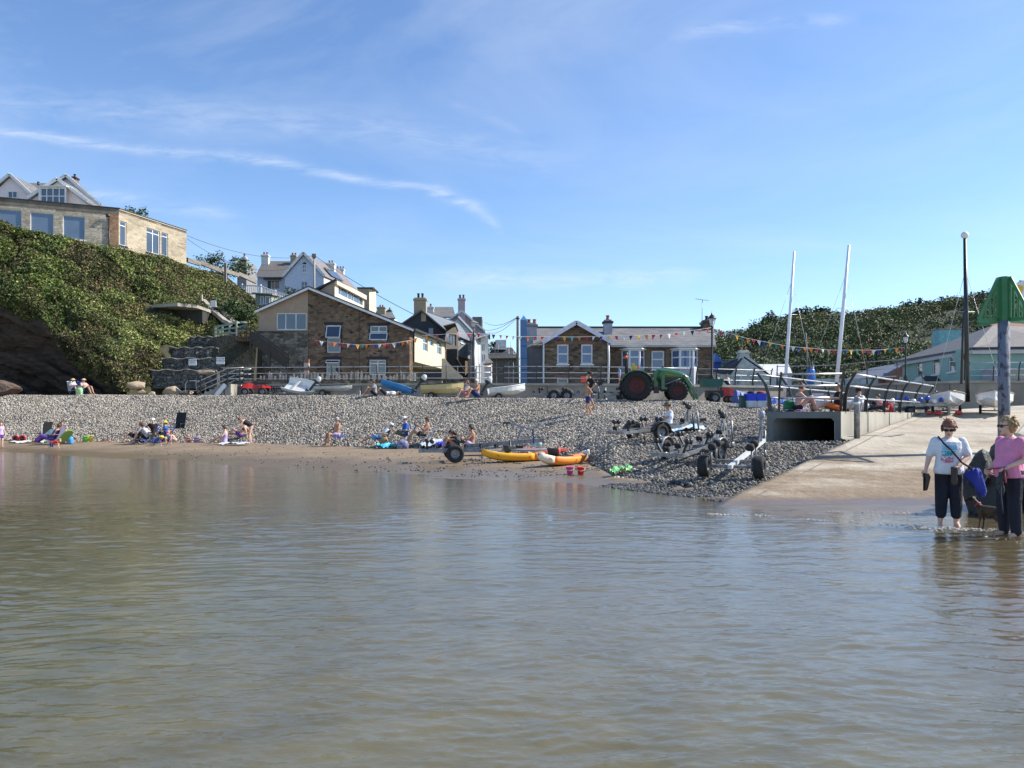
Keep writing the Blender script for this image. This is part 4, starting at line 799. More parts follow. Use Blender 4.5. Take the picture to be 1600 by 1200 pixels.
mb = MB(); mb.prism([(XP(577, 71), 71), (XP(583, 71), 72.5), (XP(577, 71), 73.5)], 'z', 8, ZP(451, 71)-.005); mb.obj('tower_side', M_cream, t, world=True)  # right face of the beige tower in cream, painted as sunlit
# ramp-like garden walls to the right of it
t = thing('ramp_wall', 'cream sloping wall beside the steps right of the stone building', 'wall', (XP(710, 70), 70, 2.4))
mb = MB(); mb.prism([(XP(690, 66), 2.4), (XP(725, 66), 2.4), (XP(722, 66), ZP(588, 66)), (XP(705, 66), ZP(572, 66)), (XP(694, 66), ZP(560, 66)), (XP(690, 66), ZP(560, 66))], 'y', 66, 66.3); mb.obj('wall', M_cream, t, world=True)
wbox(t, 'stone_base', (XP(688, 65), 65.2, 2.4), (XP(745, 65), 65.6, ZP(592, 65)), M_greyst)
# ---------------- distant cottages
t = thing('distant_cottage', 'distant slate-roofed cottage with two cream chimneys above the stone building roof', 'house', (XP(600, 125), 125, 8))
Yd = 125; wbox(t, 'wall', (XP(585, Yd), Yd, 8), (XP(616, Yd), Yd+6, ZP(497, Yd)), M_wr)
slab(t, 'roof', [(XP(584, Yd), Yd-.2, ZP(497, Yd)), (XP(618, Yd), Yd-.2, ZP(497, Yd)), (XP(612, Yd+3), Yd+3, ZP(482, Yd)), (XP(584, Yd+3), Yd+3, ZP(482, Yd))], M_slate, .2)
chimney(t, (XP(596, Yd+2), Yd+2), 1.3, .9, ZP(492, Yd), ZP(477, Yd), M_buff, 2); chimney(t, (XP(609, Yd+3), Yd+3), .6, .9, ZP(490, Yd), ZP(480, Yd), M_greyst, 1)
# ---------------- dark slate-hung house
t = thing('slate_house', 'dark slate-hung gable house with buff two-pot chimney beside the stone building', 'house', (-8, 84, 2.4))
A = (XP(614, 78.5), 78.5); B = (XP(696, 80), 80); f = Fac(t, A, B); za = ZP(484, 79.3); ze = ZP(517, 80); wn = f.rect(669, 677.5, 512, 523)
mS = plain('charcoal_slate_hanging', (.030, .033, .042), .7)
f.panel(mS, 2.4, ze-.0, [], top=[(f.s(659), za), (0, ze)]); f.window(wn, ft=.05, o=.05, m=M_black, sill=False)
C = (-4.75, 92); fs = Fac(t, B, C); mL = course_mat('grey_slate_hanging', (.16, .17, .175), (.22, .23, .235), .3, .2, .006)
s0 = fs.s(716); sw = [fs.rect(719, 724, 527, 536), fs.rect(732, 736, 535, 548)]
fs.panel(mL, ZP(556, 86), ze, [], name='slate_hung_wall', u0=0); [fs.window(w_, ft=.06, o=.05) for w_ in sw]
fs.panel(M_rubble, 2.4, ZP(556, 86), [], name='lower_wall', o=-.3)
ra = Vector((XP(659, 79.2), 79, za)); rb = Vector((-6.4, 90, za)); er = Vector((B[0]+.35, 79.7, ze-.15)); er2 = Vector((C[0]+.35, 92, ze-.15)); ll = Vector((A[0], 78.3, ze)); 
slab(t, 'roof', [ra, rb, er2, er], mat('grey_blue_slate', (.17, .19, .215), .55, c2=(.13, .145, .165), scale=5), .15); slab(t, 'roof', [ra, rb, ll+Vector((3, 11, 0)), ll], M_slate_d, .15)
chimney(t, (XP(657, 79.8), 79.8), 1.25, 1.0, za-1.2, ZP(466, 79.8), M_buff, 2, None, M_black, .5)
# timber porch / gabled glazed bay
fp = Fac(t, (XP(697, 77.5), 77.5), (XP(716, 79), 79)); fp.panel(mat('timber_frame', (.14, .11, .085), .8), ZP(545, 78), ZP(520, 78), [(.3, fp.L-.3, ZP(540, 78), ZP(522, 78))], name='porch_front', top=[(fp.L*.75, ZP(508, 78))]); fp.window((.3, fp.L-.3, ZP(540, 78), ZP(522, 78)), vb=(.33, .66), hb=(.4,), sill=False, m=mat('timber_frame', (.1, .1, .1)))
slab(t, 'porch_roof', [(XP(692, 77.3), 77.3, ZP(508, 77)), (XP(711, 78), 78, ZP(504, 78)), (XP(716, 80), 80, ZP(517, 80)), (XP(698, 79.5), 79.5, ZP(517, 80))], M_slate_d, .1)
stick(t, 'stair_rail', [(XP(712, 77), 77, ZP(562, 77)), (XP(726, 74), 74, ZP(583, 74))], .06, .5, M_wood_d)
wbox(t, 'deck_base', (XP(698, 78), 77.4, 2.4), (XP(715, 78), 79, ZP(546, 78)), M_wood_d)
# ---------------- lilac house
t = thing('lilac_house', 'lilac-pink gabled house with tall two-pot chimney stack behind the slate house', 'house', (-6, 95, 2.4))
f = Fac(t, (XP(676, 94), 94), (XP(757, 94), 94)); za = ZP(486, 94); ze = ZP(517, 94); f.panel(M_lpink, 3, ze, top=[(f.s(722), za)])
chimney(t, (XP(721.5, 93.9), 93.9), .86, .6, ze-1, ZP(466, 94), M_lpink, 2, None, mat('dark_pot', (.08, .06, .05)), .4)
for px, py in ((690, 508), (758, 518)): slab(t, 'roof', [(XP(722, 94), 93.7, za+.1), (XP(722, 94), 103, za+.1), (XP(px, 94), 103, ZP(py, 94)), (XP(px, 94), 93.7, ZP(py, 94))], M_slate, .15)
stick(t, 'bargeboard', [(XP(690, 94), 93.6, ZP(508, 94)), (XP(722, 94), 93.6, za), (XP(758, 94), 93.6, ZP(518, 94))], .08, .2, M_white)
slab(t, 'rear_roof', [(XP(665, 98), 98, ZP(495, 98)), (XP(712, 98), 98, ZP(495, 98)), (XP(708, 102), 102, ZP(479.5, 102)), (XP(668, 102), 102, ZP(479.5, 102))], M_slate, .15)
chimney(t, (XP(673, 100), 100), .8, .7, 13, ZP(479, 100), M_wr, 1)
wbox(t, 'dormer', (XP(738, 97), 97, 11), (XP(753, 97), 100, ZP(495, 97)), M_slate); 
t = thing('slate_lean_house', 'narrow grey house with long slate roof slope between slate house and lilac house', 'house', (-5, 91, 2.4))
f = Fac(t, (XP(704, 91), 91), (XP(744, 91), 91)); f.panel(M_wr, 3, ZP(530, 91), top=[(f.s(716), ZP(497, 91)), (0, ZP(510, 91))])
slab(t, 'roof', [(XP(715, 91), 90.8, ZP(495, 91)), (XP(718, 92.5), 92.5, ZP(494, 92.5)), (XP(750, 92.5), 92.5, ZP(528, 92.5)), (XP(748, 91), 90.8, ZP(530, 91))], mat('grey_blue_slate', (.17, .19, .215)), .15)
t = thing('bay_house', 'pale grey house with white two-storey bay window at the end of the terrace', 'house', (XP(754, 88), 88, 2.4))
f = Fac(t, (XP(742, 84), 84), (XP(752, 90), 90)); f.panel(plain('pale_grey_render', (.5, .52, .54), .9), 2.4, ZP(528, 84)); 
f = Fac(t, (XP(751, 87), 87), (XP(763, 87), 87)); oo = [f.rect(752.5, 758, 537, 549), f.rect(752.5, 759, 553, 566)]; f.panel(M_white, 2.4, ZP(521, 87), oo, name='bay'); [f.window(w_, vb=(.5,), sill=False) for w_ in oo]
slab(t, 'roof', [(XP(740, 84), 84, ZP(529, 84)), (XP(765, 86.7), 86.7, ZP(521, 87)), (XP(765, 93), 93, ZP(521, 87)), (XP(748, 93), 93, ZP(515, 90))], M_slate, .15)
wbox(t, 'porch', (XP(757, 84), 84, 2.4), (XP(768, 84), 86, ZP(568, 84)), M_pink); slab(t, 'porch_roof', [(XP(755, 84), 83.5, ZP(569, 84)), (XP(771, 84), 83.5, ZP(567, 84)), (XP(765, 86), 86, ZP(560, 86)), (XP(758, 86), 86, ZP(560, 86))], M_slate, .1)
t = thing('scaffolded_house', 'hip-roofed grey house wrapped in scaffolding with a white sheeted chimney', 'house', (XP(790, 92), 92, 2.4))
Yk = 90; wbox(t, 'wall', (XP(762, Yk), Yk, 2.4), (XP(811, Yk), Yk+8, ZP(560, Yk)), plain('dark_grey_render', (.10, .10, .10), .9))
slab(t, 'roof', [(XP(761, Yk), Yk-.3, ZP(560, Yk)), (XP(812, Yk), Yk-.3, ZP(560, Yk)), (XP(800, Yk+4), Yk+4, ZP(543, Yk+4)), (XP(770, Yk+4), Yk+4, ZP(543, Yk+4))], M_slate_d, .2)
wbox(t, 'sheeted_chimney', (XP(775, 92), 92, ZP(546, 92)), (XP(791, 92), 93.2, ZP(531, 92)), mat('white_sheet', (.75, .74, .72), .7))
mb = MB()
for px in (764, 776, 795, 802, 808): mb.tube([(XP(px, 88.6), 88.6, 2.4), (XP(px, 88.6), 88.6, ZP(random.choice((552, 541, 548)), 88.6))], .035, 6)
for py in (553, 560, 574, 584): mb.tube([(XP(762, 88.6), 88.6, ZP(py, 88.6)), (XP(812, 88.6), 88.6, ZP(py, 88.6))], .03, 6)
mb.tube([(XP(775, 88.5), 88.5, ZP(584, 88.5)), (XP(800, 88.5), 88.5, ZP(562, 88.5))], .03, 6); mb.tube([(XP(798, 92), 92, ZP(548, 92)), (XP(798, 92), 92, ZP(534, 92))], .03, 6)
s_ = mb.obj('scaffold', M_galv, t, world=True); wbox(s_, 'scaffold_boards', (XP(762, 88), 88, ZP(559, 88)), (XP(811, 88), 88.9, ZP(557.5, 88)), plain('scaffold_board', (.42, .34, .24), .8))
mb = MB(); l0 = Vector((XP(776, 87.9), 87.9, ZP(556, 88))); 
for dx in (-.18, .18): mb.tube([l0+Vector((dx, 0, 0)), l0+Vector((dx, 0, 1.3))], .025, 5)
for k in range(4): mb.tube([l0+Vector((-.18, 0, .2+k*.3)), l0+Vector((.18, 0, .2+k*.3))], .02, 5)
mb.obj('ladder', M_galv, s_, world=True)
tree((XP(768, 112), 112, 6), 6.5, 2.2, 'dark tree behind the scaffolded house, left of its sheeted chimney', 'trees behind the village', 71, n=500, size=.35)
# ---------------- middle stone terrace
t = thing('stone_terrace', 'long brown stone terrace with slate roof, white gable boards and sash windows behind the tractor', 'house', (XP(980, 57), 57, 2.4))
YG = 55; f = Fac(t, (XP(850, YG), YG), (XP(952, YG), YG)); zg = ZP(533, YG); za = ZP(504, YG)
sash = [f.rect(870.5, 888.5, 538, 569), f.rect(908, 926, 538, 569)]; low = [f.rect(870.5, 888.5, 590, 612)]
f.panel(M_rubble2, 2.4, zg, sash+low, top=[(f.s(900), za)])
for i, w_ in enumerate(sash): f.window(w_, hb=(.52,), ft=.1, sill=True, glass=mat('blue_glass', (.06, .10, .22), .06, c2=(.09, .14, .28), spec=1))
f.window(low[0], vb=(), ft=.1, sill=False)
for w_ in sash+low: mb = MB(); f.bar(mb, w_[0]-.15, w_[1]+.15, w_[3], w_[3]+.22, 0, .015); mb.obj('brick_lintel', M_brick, t, world=True)
YM = 56.2; fm = Fac(t, (XP(952, YM), YM), (XP(1115, YM), YM)); ze = ZP(541, YM)
mid = fm.rect(1018, 1038, 548, 578); fm.panel(M_rubble2, 2.4, ze, [mid], name='wall')
fm.window(mid, hb=(.55,), ft=.1, glass=mat('blue_glass', (.1, .1, .1)))
for a_, b_ in ((1008, 1016), (1040, 1046)): mb = MB(); fm.bar(mb, fm.s(a_), fm.s(b_), ZP(578, YM), ZP(545, YM), 0, .03); mb.obj('quoin', mat('brown_render', (.20, .15, .10), .9), t, world=True)
for px0, px1 in ((971, 1007), (1049, 1090)):
    x0, x1 = XP(px0, YM), XP(px1, YM); yb_ = YM-.75; z0, z1 = ZP(576, YM), ZP(547, YM); b_ = MB()
    pl = [(x0, YM), (x0+.45, yb_), (x1-.45, yb_), (x1, YM)]
    b_.prism(pl, 'z', 2.4, z0); bo = b_.obj('bay', plain('grey_bay_panel', (.45, .46, .48), .8), t, world=True)
    for k in range(3):
        g = Fac(bo, pl[k], pl[k+1]); w_ = (0.0, g.L, z0, z1); g.window(w_, hb=(.58,), vb=(() if k != 1 else ((.72,) if px0 > 1000 else ())), ft=.1, sill=False, o=-.02, glass=mat('blue_glass', (.1, .1, .1)))
    r_ = MB(); r_.prism([(x0-.15, YM), (x0+.35, yb_-.15), (x1-.35, yb_-.15), (x1+.15, YM)], 'z', z1, z1+.1); r_.obj('bay_roof', M_white, bo, world=True)
# main roof
zr = ZP(512, 60.5); x0, x1 = XP(833, YM), XP(1117, YM)
slab(t, 'roof', [(x0, YM-.35, ze+.05), (x1, YM-.35, ze+.05), (XP(1117, 60), 60.5, zr), (x0, 60.5, zr)], M_slate, .15); slab(t, 'roof', [(x0, 65, ze), (x1, 65, ze), (x1, 60.5, zr), (x0, 60.5, zr)], M_slate, .15)
stick(t, 'ridge_tiles', [(x0, 60.5, zr+.03), (XP(1117, 60), 60.5, zr+.03)], .25, .12, mat('dark_ridge', (.05, .05, .05), .8))
stick(t, 'gutter', [(XP(953, YM), YM-.42, ze-.02), (x1, YM-.42, ze-.02)], .14, .16, plain('grey_gutter', (.42, .41, .38), .5))
fe = Fac(t, (XP(1115, YM), YM), (XP(1115, YM), 64.5)); fe.panel(M_rubble2, 2.4, ze, top=[(4.3, zr-.1)])
for sgn, px, py in ((-1, 848, 536), (1, 955, 536)): slab(t, 'gable_roof', [(XP(900, YG), YG-.35, za+.1), (XP(900, YG), 60, za+.1), (XP(px, YG), 60, ZP(py, YG)), (XP(px, YG), YG-.35, ZP(py, YG))], M_slate, .12)
stick(t, 'bargeboard', [(XP(847, YG), YG-.4, ZP(536, YG)), (XP(900, YG), YG-.4, za-.02), (XP(956, YG), YG-.4, ZP(536, YG))], .06, .30, plain('lilac_white_board', (.68, .68, .74), .5))
mb = MB(); mb.tube([(XP(950, YG), YG-.1, ZP(531, YG)), (XP(951, YG), YG-.1, ZP(560, YG)), (XP(949, YG), YG-.1, 2.5)], .08, 8); mb.obj('drainpipe', M_white, t, world=True)
wbox(t, 'gutter_box', (XP(848, YG), YG-.12, 2.5), (XP(850.5, YG), YG-.02, ZP(534, YG)), M_white)
fl = Fac(t, (XP(823, YM), YM), (XP(850, YM), YM)); fl.panel(plain('mid_grey_render', (.23, .22, .22), .9), 2.4, ZP(541, YM), top=[(fl.L, ZP(532, YM))], name='lean_to_wall')
stick(t, 'lean_to_edge', [(XP(822, YM), YM-.1, ZP(542, YM)), (XP(850, YM), YM-.1, ZP(532.5, YM))], .08, .14, M_cream)
chimney(t, (XP(831, 57), 57.5), .75, .8, 6, ZP(504, 57), mat('grey_white_render', (.46, .46, .47), .9), 2, M_conc, M_pot, .3)
chimney(t, (XP(949.5, 59), 59), .62, .7, 7.4, ZP(500, 59), mat('shaded_stack_render', (.36, .38, .43), .9), 1, mat('dark_cap', (.07, .055, .045), .9), M_pot, .35)  # grey middle stack, the blue of its shaded front put into the colour
chimney(t, (XP(1104, 60.3), 60.3), .75, .9, 7.6, ZP(500, 60), M_rubble2, 1, M_black, M_black, .35)
mb = MB(); xa = XP(1096.5, 60); mb.tube([(xa, 60, zr-.2), (xa+.05, 60, ZP(468.5, 60))], .025, 5); mb.tube([(xa-.5, 60, ZP(467, 60)), (xa+.5, 60, ZP(470, 60))], .015, 5)
for k in range(7): x = xa-.4+k*.15; z_ = ZP(467+.4*k, 60); mb.tube([(x, 59.75-.02*k, z_-.08), (x, 60.25, z_+.08)], .01, 4)
mb.obj('tv_aerial', M_galv, t, world=True)
t = thing('blue_flue_tower', 'tall narrow blue metal clad flue casing with pointed top beside the terrace chimney', 'flue', (XP(818, 55.5), 55.5, 2.4))
mb = MB(); x0, x1 = XP(813, 55.5), XP(823.5, 55.5); zt = ZP(500, 55.5); mb.bb((x0, 55.4, 2.4), (x1, 56.0, zt)); mb.obj('casing', plain('blue_cladding', (.10, .20, .38), .5), t, world=True)
mb = MB(); mb.add([(x0, 55.4, zt), (x1, 55.4, zt), (x1, 56, zt), (x0, 56, zt), ((x0+x1)/2, 55.7, ZP(492, 55.5))], [(0, 1, 4), (1, 2, 4), (2, 3, 4), (3, 0, 4)]); mb.obj('pointed_cap', plain('light_blue_cladding', (.10, .22, .46), .45), t, world=True)
for py in (530, 541, 560, 578, 590): wbox(t, 'joint', (x0-.01, 55.37, ZP(py, 55.4)), (x1+.01, 55.39, ZP(py, 55.4)+.03), M_fascia)
# ---------------- white cottage etc.
t = thing('white_cottage', 'small whitewashed stone cottage with gable chimney and pale blue windows right of the terrace', 'house', (XP(1165, 66), 66, 2.4))
Yc = 66; f = Fac(t, (XP(1140, Yc), Yc), (XP(1204, Yc), Yc)); za = ZP(557, Yc); ops = [f.rect(1145, 1156, 588, 602), f.rect(1175, 1188, 588, 602)]
M_wst = stone_mat('whitewashed_stone', [(.50, .51, .46), (.60, .61, .56), (.66, .66, .62)], (.44, .45, .41), 1.8, 3.2, 1, .08, .06)
zk = ZP(586, Yc); f.panel(M_wst, 2.2, zk, [], top=[(f.s(1171), za), (f.s(1156), za)]); [f.window(w_, vb=(.5,), o=.06, m=plain('pale_blue_frame', (.36, .50, .62), .5)) for w_ in ops]
f.panel(M_wst, 2.2, ZP(586, Yc), [], u0=-4, u1=0)
slab(t, 'roof', [(XP(1150, Yc), Yc+.6, ZP(561, Yc)), (XP(1112, Yc), Yc-.4, ZP(584, Yc)), (XP(1140, Yc), Yc-.3, ZP(585, Yc)), (XP(1160, Yc), Yc-.2, ZP(559, Yc))], plain('black_slate', (.045, .05, .06), .6), .15)
slab(t, 'roof', [(XP(1163, Yc), Yc, za), (XP(1206, Yc), Yc, ZP(587, Yc)), (XP(1206, Yc), Yc+7, ZP(587, Yc)), (XP(1163, Yc), Yc+7, za)], M_slate, .12)
chimney(t, (XP(1163.5, Yc), Yc+.45), .84, .8, za-.8, ZP(547, Yc), M_wst, 2, None, M_pot, .16)
t = thing('pale_roof_shed', 'long low building with a pale sheet roof behind the left white mast', 'shed', (XP(1210, 76), 76, 2.4))
wbox(t, 'wall', (XP(1180, 76), 76, 2.4), (XP(1237, 76), 80, ZP(585, 76)), M_wr); slab(t, 'roof', [(XP(1180, 75.7), 75.7, ZP(587, 75.7)), (XP(1239, 75.7), 75.7, ZP(585, 75.7)), (XP(1232, 80), 80, ZP(569, 80)), (XP(1180, 80), 80, ZP(569, 80))], mat('pale_roofing', (.60, .61, .60), .7, c2=(.5, .5, .5), scale=1), .12)
w_ = Fac(t, (XP(1180, 76), 76), (XP(1237, 76), 76)); w_.window(w_.rect(1216, 1224, 592, 604), hb=(.5,), o=.08, m=plain('pale_blue_frame', (.3, .4, .5)))
t = thing('garden_wall', 'low whitewashed rubble wall behind the right white mast', 'wall', (XP(1320, 64), 64, 2.3)); wbox(t, 'wall', (XP(1262, 62), 62, 2.3), (XP(1372, 62), 62.5, ZP(592, 62)), M_wst)
t = thing('grey_roof_cottage', 'low cottage with long blue-grey slate roof left of the teal building', 'house', (XP(1370, 66), 66, 2.4))
wbox(t, 'wall', (XP(1330, 66), 66, 2.4), (XP(1410, 66), 70, ZP(592, 66)), plain('red_pink_render', (.36, .17, .13), .9)); slab(t, 'roof', [(XP(1318, 65.5), 65.5, ZP(594, 65.5)), (XP(1388, 65.5), 65.5, ZP(588, 65.5)), (XP(1415, 70), 70, ZP(566, 70)), (XP(1360, 70), 70, ZP(575, 70))], plain('blue_grey_roof', (.10, .12, .16), .6), .15)
f = Fac(t, (XP(1384, 65.7), 65.7), (XP(1414, 65.7), 65.7)); f.panel(plain('red_pink_render', (.3, .1, .1)), 2.4, ZP(589, 65.7), top=[(f.L, ZP(568, 65.7))], name='gable_wall'); f.window(f.rect(1405, 1410, 589, 598), o=.05)
# ---------------- teal building
t = thing('teal_building', 'teal rendered building with hipped slate roof and pale teal chimney behind the flood wall', 'house', (XP(1510, 55), 55, 2.4))
A = (XP(1410, 63.6), 63.6); B = (XP(1510, 52), 52); C = (XP(1720, 50.5), 50.5); ze = 6.25
M_teal = mat('teal_render', (.32, .48, .41), .85, c2=(.28, .43, .37)); M_teal2 = mat('teal_render', (.2, .4, .4))
f = Fac(t, A, B); ops = [f.rect(1432, 1441, 566, 590), f.rect(1456.5, 1468, 561, 585), f.rect(1481.5, 1493, 557, 581)]
f.panel(M_teal, 2.4, ze, ops); [f.window(w_, hb=(.68,), ft=.07) for w_ in ops]
f2 = Fac(t, B, C); f2.panel(M_teal, 2.4, ze)
cn = (f.n+f2.n)*.5; Ae = Vector((*A, ze))+f.n*.4-f.d*.6; Be = Vector((*B, ze))+Vector((.1, -.55, 0)); Ce = Vector((*C, ze))+f2.n*.4
ap = P(1551, 508.5, 58.5); ap2 = Vector((C[0]+4, 60, ap.z)); bk = P(1470, 533, 68); 
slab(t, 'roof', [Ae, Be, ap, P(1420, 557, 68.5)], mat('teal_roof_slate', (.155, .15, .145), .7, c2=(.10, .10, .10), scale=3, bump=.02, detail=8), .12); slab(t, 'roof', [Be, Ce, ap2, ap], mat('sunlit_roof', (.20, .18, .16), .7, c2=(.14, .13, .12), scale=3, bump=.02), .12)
stick(t, 'fascia', [Ae-Vector((0, 0, .32)), Be-Vector((0, 0, .32)), Ce-Vector((0, 0, .32))], .1, .26, plain('grey_white_fascia', (.55, .56, .58), .6)); stick(t, 'gutter', [Ae+f.n*.12-Vector((0, 0, .12)), Be+Vector((0, -.12, -.12)), Ce+Vector((0, -.12, -.12))], .12, .14, M_black)
wbox(t, 'chimney', (XP(1468, 66), 66, 6.5), (XP(1502, 66), 67.2, ZP(515, 66)), mat('pale_teal', (.22, .46, .48), .85)); wbox(t, 'chimney_cap', (XP(1467, 66), 65.9, ZP(515, 66)), (XP(1503, 66), 67.3, ZP(513.5, 66)), M_conc)
mb = MB(); mb.tube([f.pt(f.L-.25, ze-.35, .1), f.pt(f.L-.1, ze-.9, .05), f.pt(f.L-.1, 2.5, .08)], .05, 6); mb.obj('drainpipe', M_black, t, world=True)
wbox(t, 'shed', (XP(1548, 49.5), 49.4, 2.4), (XP(1700, 49.5), 50.4, ZP(575, 49.5)), plain('grey_cladding', (.28, .30, .33), .6)); wbox(t, 'dark_windows', (XP(1578, 49.3), 49.35, ZP(592, 49.4)), (XP(1690, 49.3), 49.38, ZP(577, 49.4)), M_glass)
t = thing('porch_shed', 'small white gabled shed with a black roof in front of the teal wall', 'shed', (XP(1445, 54), 54, 2.4))
wbox(t, 'wall', (XP(1426, 54), 54, 2.4), (XP(1464, 54), 56, ZP(597, 54)), M_wr); slab(t, 'roof', [(XP(1438, 54), 53.8, ZP(587, 54)), (XP(1462, 54), 53.8, ZP(588, 54)), (XP(1468, 54), 53.5, ZP(599, 53.5)), (XP(1444, 54), 53.5, ZP(598, 53.5))], M_fascia, .08)
f = Fac(t, (XP(1424, 53.9), 53.9), (XP(1444, 53.9), 53.9)); f.panel(M_wr, 2.4, ZP(598, 54), top=[(f.L*.7, ZP(587, 54))])
t = thing('brick_house', 'red brick house end behind the green daymark at the right edge', 'house', (XP(1595, 70), 70, 2.4))
Yx = 66; wbox(t, 'wall', (XP(1566, Yx), Yx, 2.4), (XP(1680, Yx), Yx+6, ZP(512, Yx)), M_brick); slab(t, 'roof', [(XP(1566, Yx), Yx-.2, ZP(512, Yx)), (XP(1680, Yx), Yx-.2, ZP(512, Yx)), (XP(1680, Yx), Yx+4, ZP(495, Yx)), (XP(1574, Yx), Yx+4, ZP(495, Yx))], M_brick, .1)
mb = MB(); mb.lathe([(.3, 0), (.3, .06)], (XP(1599, Yx), Yx-.1, ZP(519, Yx)), 20, 'y'); mb.obj('round_sign', plain('sign_blue', (.02, .06, .4), .4), t, world=True)
t = thing('blue_shed', 'small bright blue roof peeping between terrace and white cottage', 'shed', (XP(1122, 70), 70, 2.4)); wbox(t, 'wall', (XP(1114, 70), 70, 2.4), (XP(1127, 70), 73, ZP(566, 70)), plain('blue_shed_wall', (.05, .12, .4), .6)); mb = MB(); mb.prism([(XP(1115, 70), ZP(566, 70)), (XP(1129, 70), ZP(566, 70)), (XP(1117, 70), ZP(552, 70))], 'y', 69.7, 73.2); mb.obj('roof', plain('blue_shed_roof', (.06, .17, .5), .5), t, world=True)
# ================================================================ SEA WALL, RAILINGS, STEPS
ZW = 3.74
WL = [(340, 50.5), (600, 49.4), (800, 49), (1000, 50), (1130, 52), (1240, 54.5), (1330, 52.5), (1400, 48), (1500, 45.5), (1600, 45), (1800, 45)]
WP = [Vector((XP(p, y), y, 0)) for p, y in WL]
def along(pts, d):
    for i in range(len(pts)-1):
        l = (pts[i+1]-pts[i]).length
        if d <= l: return pts[i].lerp(pts[i+1], d/l), (pts[i+1]-pts[i]).normalized()
        d -= l
    return pts[-1], (pts[-1]-pts[-2]).normalized()
def wall_mesh(pts, z0, z1, th, flare=.0):
    mb = MB(); rings = []
    for i, p in enumerate(pts):
        d = (pts[min(i+1, len(pts)-1)]-pts[max(i-1, 0)]).normalized(); n = Vector((d.y, -d.x, 0))
        rings.append([p+n*flare+Vector((0, 0, z0)), p+n*flare*.4+Vector((0, 0, z0+.55)), p+n*0+Vector((0, 0, z1)), p-n*th+Vector((0, 0, z1)), p-n*th+Vector((0, 0, z0))])
    mb.loft(rings, smooth=False); return mb
M_wallc = mat('sea_wall_concrete', (.34, .295, .23), .92, c2=(.21, .18, .145), scale=.7, bump=.015, bscale=7, detail=9, stretch=(1, 1, .45))
t = thing('sea_wall', 'long cast concrete sea wall with a flat coping behind the shingle ridge', 'sea wall', (WP[0].x, WP[0].y, 2))
wall_mesh(WP, 1.2, ZW-.15, .9, .55).obj('wall', M_wallc, t, world=True)
mb = MB(); rings = []
for i, p in enumerate(WP):
    d = (WP[min(i+1, len(WP)-1)]-WP[max(i-1, 0)]).normalized(); n = Vector((d.y, -d.x, 0)); rings.append([p+n*o_+Vector((0, 0, z_)) for o_, z_ in ((.1, ZW-.147), (.1, ZW), (-1.1, ZW), (-1.1, ZW-.147))])
mb.loft(rings, smooth=False); mb.obj('coping', M_concl, t, world=True)
for k in range(1, 19):
    p, d = along(WP, k*3.0+.7); n = Vector((d.y, -d.x, 0)); mb = MB(); mb.beam(p+n*.2+Vector((0, 0, 2.35)), p+n*.015+Vector((0, 0, ZW-.16)), .02, .03, n); mb.obj('joint', M_fascia, t, world=True)
def railing(pts, zf, label, h=1.1, gap=1.6, rails=(1.06, .68, .33), lean=.22, d0=0.1, d1=None, side=1, r=.028, name='railing'):
    """posts curve outward to side*normal; every post its own part"""
    L_ = sum((pts[i+1]-pts[i]).length for i in range(len(pts)-1)); d1 = L_ if d1 is None else d1
    p0, _ = along(pts, d0); t = thing(name, label, 'railing', (p0.x, p0.y, zf(p0))); n_ = max(2, int(round((d1-d0)/gap))+1); fr = [[] for _ in rails]
    for k in range(n_):
        p, d = along(pts, d0+(d1-d0)*k/(n_-1)); n = Vector((d.y, -d.x, 0))*side; z = zf(p)
        prof = [(0, 0), (.02, h*.35), (lean*.35, h*.7), (lean, h)]; mb = MB()
        q_ = [p+n*o_+Vector((0, 0, z+zz)) for o_, zz in prof]
        for i in range(3):
            w0 = .11-.018*i; mb.beam(q_[i], q_[i+1]+(q_[i+1]-q_[i])*.04, .035, w0, n)
        mb.box(p+Vector((0, 0, z+.01)), (.16, .16, .02)); mb.obj('post', M_black, t, world=True)
        for j, rh in enumerate(rails):
            o_ = float(np.interp(rh, [0, h*.35, h*.7, h], [0, .02, lean*.35, lean])); fr[j].append(p+n*(o_+.0)+Vector((0, 0, z+rh)))
    for c in fr: mb = MB(); mb.tube(c, r, 6); mb.obj('rail', M_rail, t, world=True)
    return t
tot = sum((WP[i+1]-WP[i]).length for i in range(len(WP)-1))
dA = (WP[1]-WP[0]).length
railing(WP, lambda p: ZW, 'curved-post railing along the sea wall top in front of the stone building', d0=.3, d1=18.2, gap=1.5, h=1.12)
railing(WP, lambda p: ZW, 'curved-post railing along the sea wall top in front of the stone terrace and tractor', d0=18.9, d1=31.5, gap=1.95, h=1.15)
railing(WP, lambda p: ZW, 'curved-post railing on the sea wall in front of the white cottage', d0=32, d1=38.2, gap=1.7, h=1.2)
railing([v+Vector((0, 1.6, 0)) for v in WP], lambda p: ZW-.1, 'straight dark railing behind the flood wall in front of the teal building', d0=39.5, d1=49.5, gap=2.8, h=1.65, rails=(1.6, 1.05, .55), lean=.05)
railing([v+Vector((0, -.3, 0)) for v in WP], lambda p: ZW-.05, 'railing on the flood wall right of the green daymark', d0=52.5, d1=58, gap=1.5, h=1.1)
# promenade deck behind wall
mb = MB(); mb.loft([[p+Vector((0, .9, 3.45)), p+Vector((0, 3.2, 3.45)), p+Vector((0, 3.2, 2.2)), p+Vector((0, .9, 2.2))] for p in WP[:3]], smooth=False); struct('pavement', mb, M_conc)
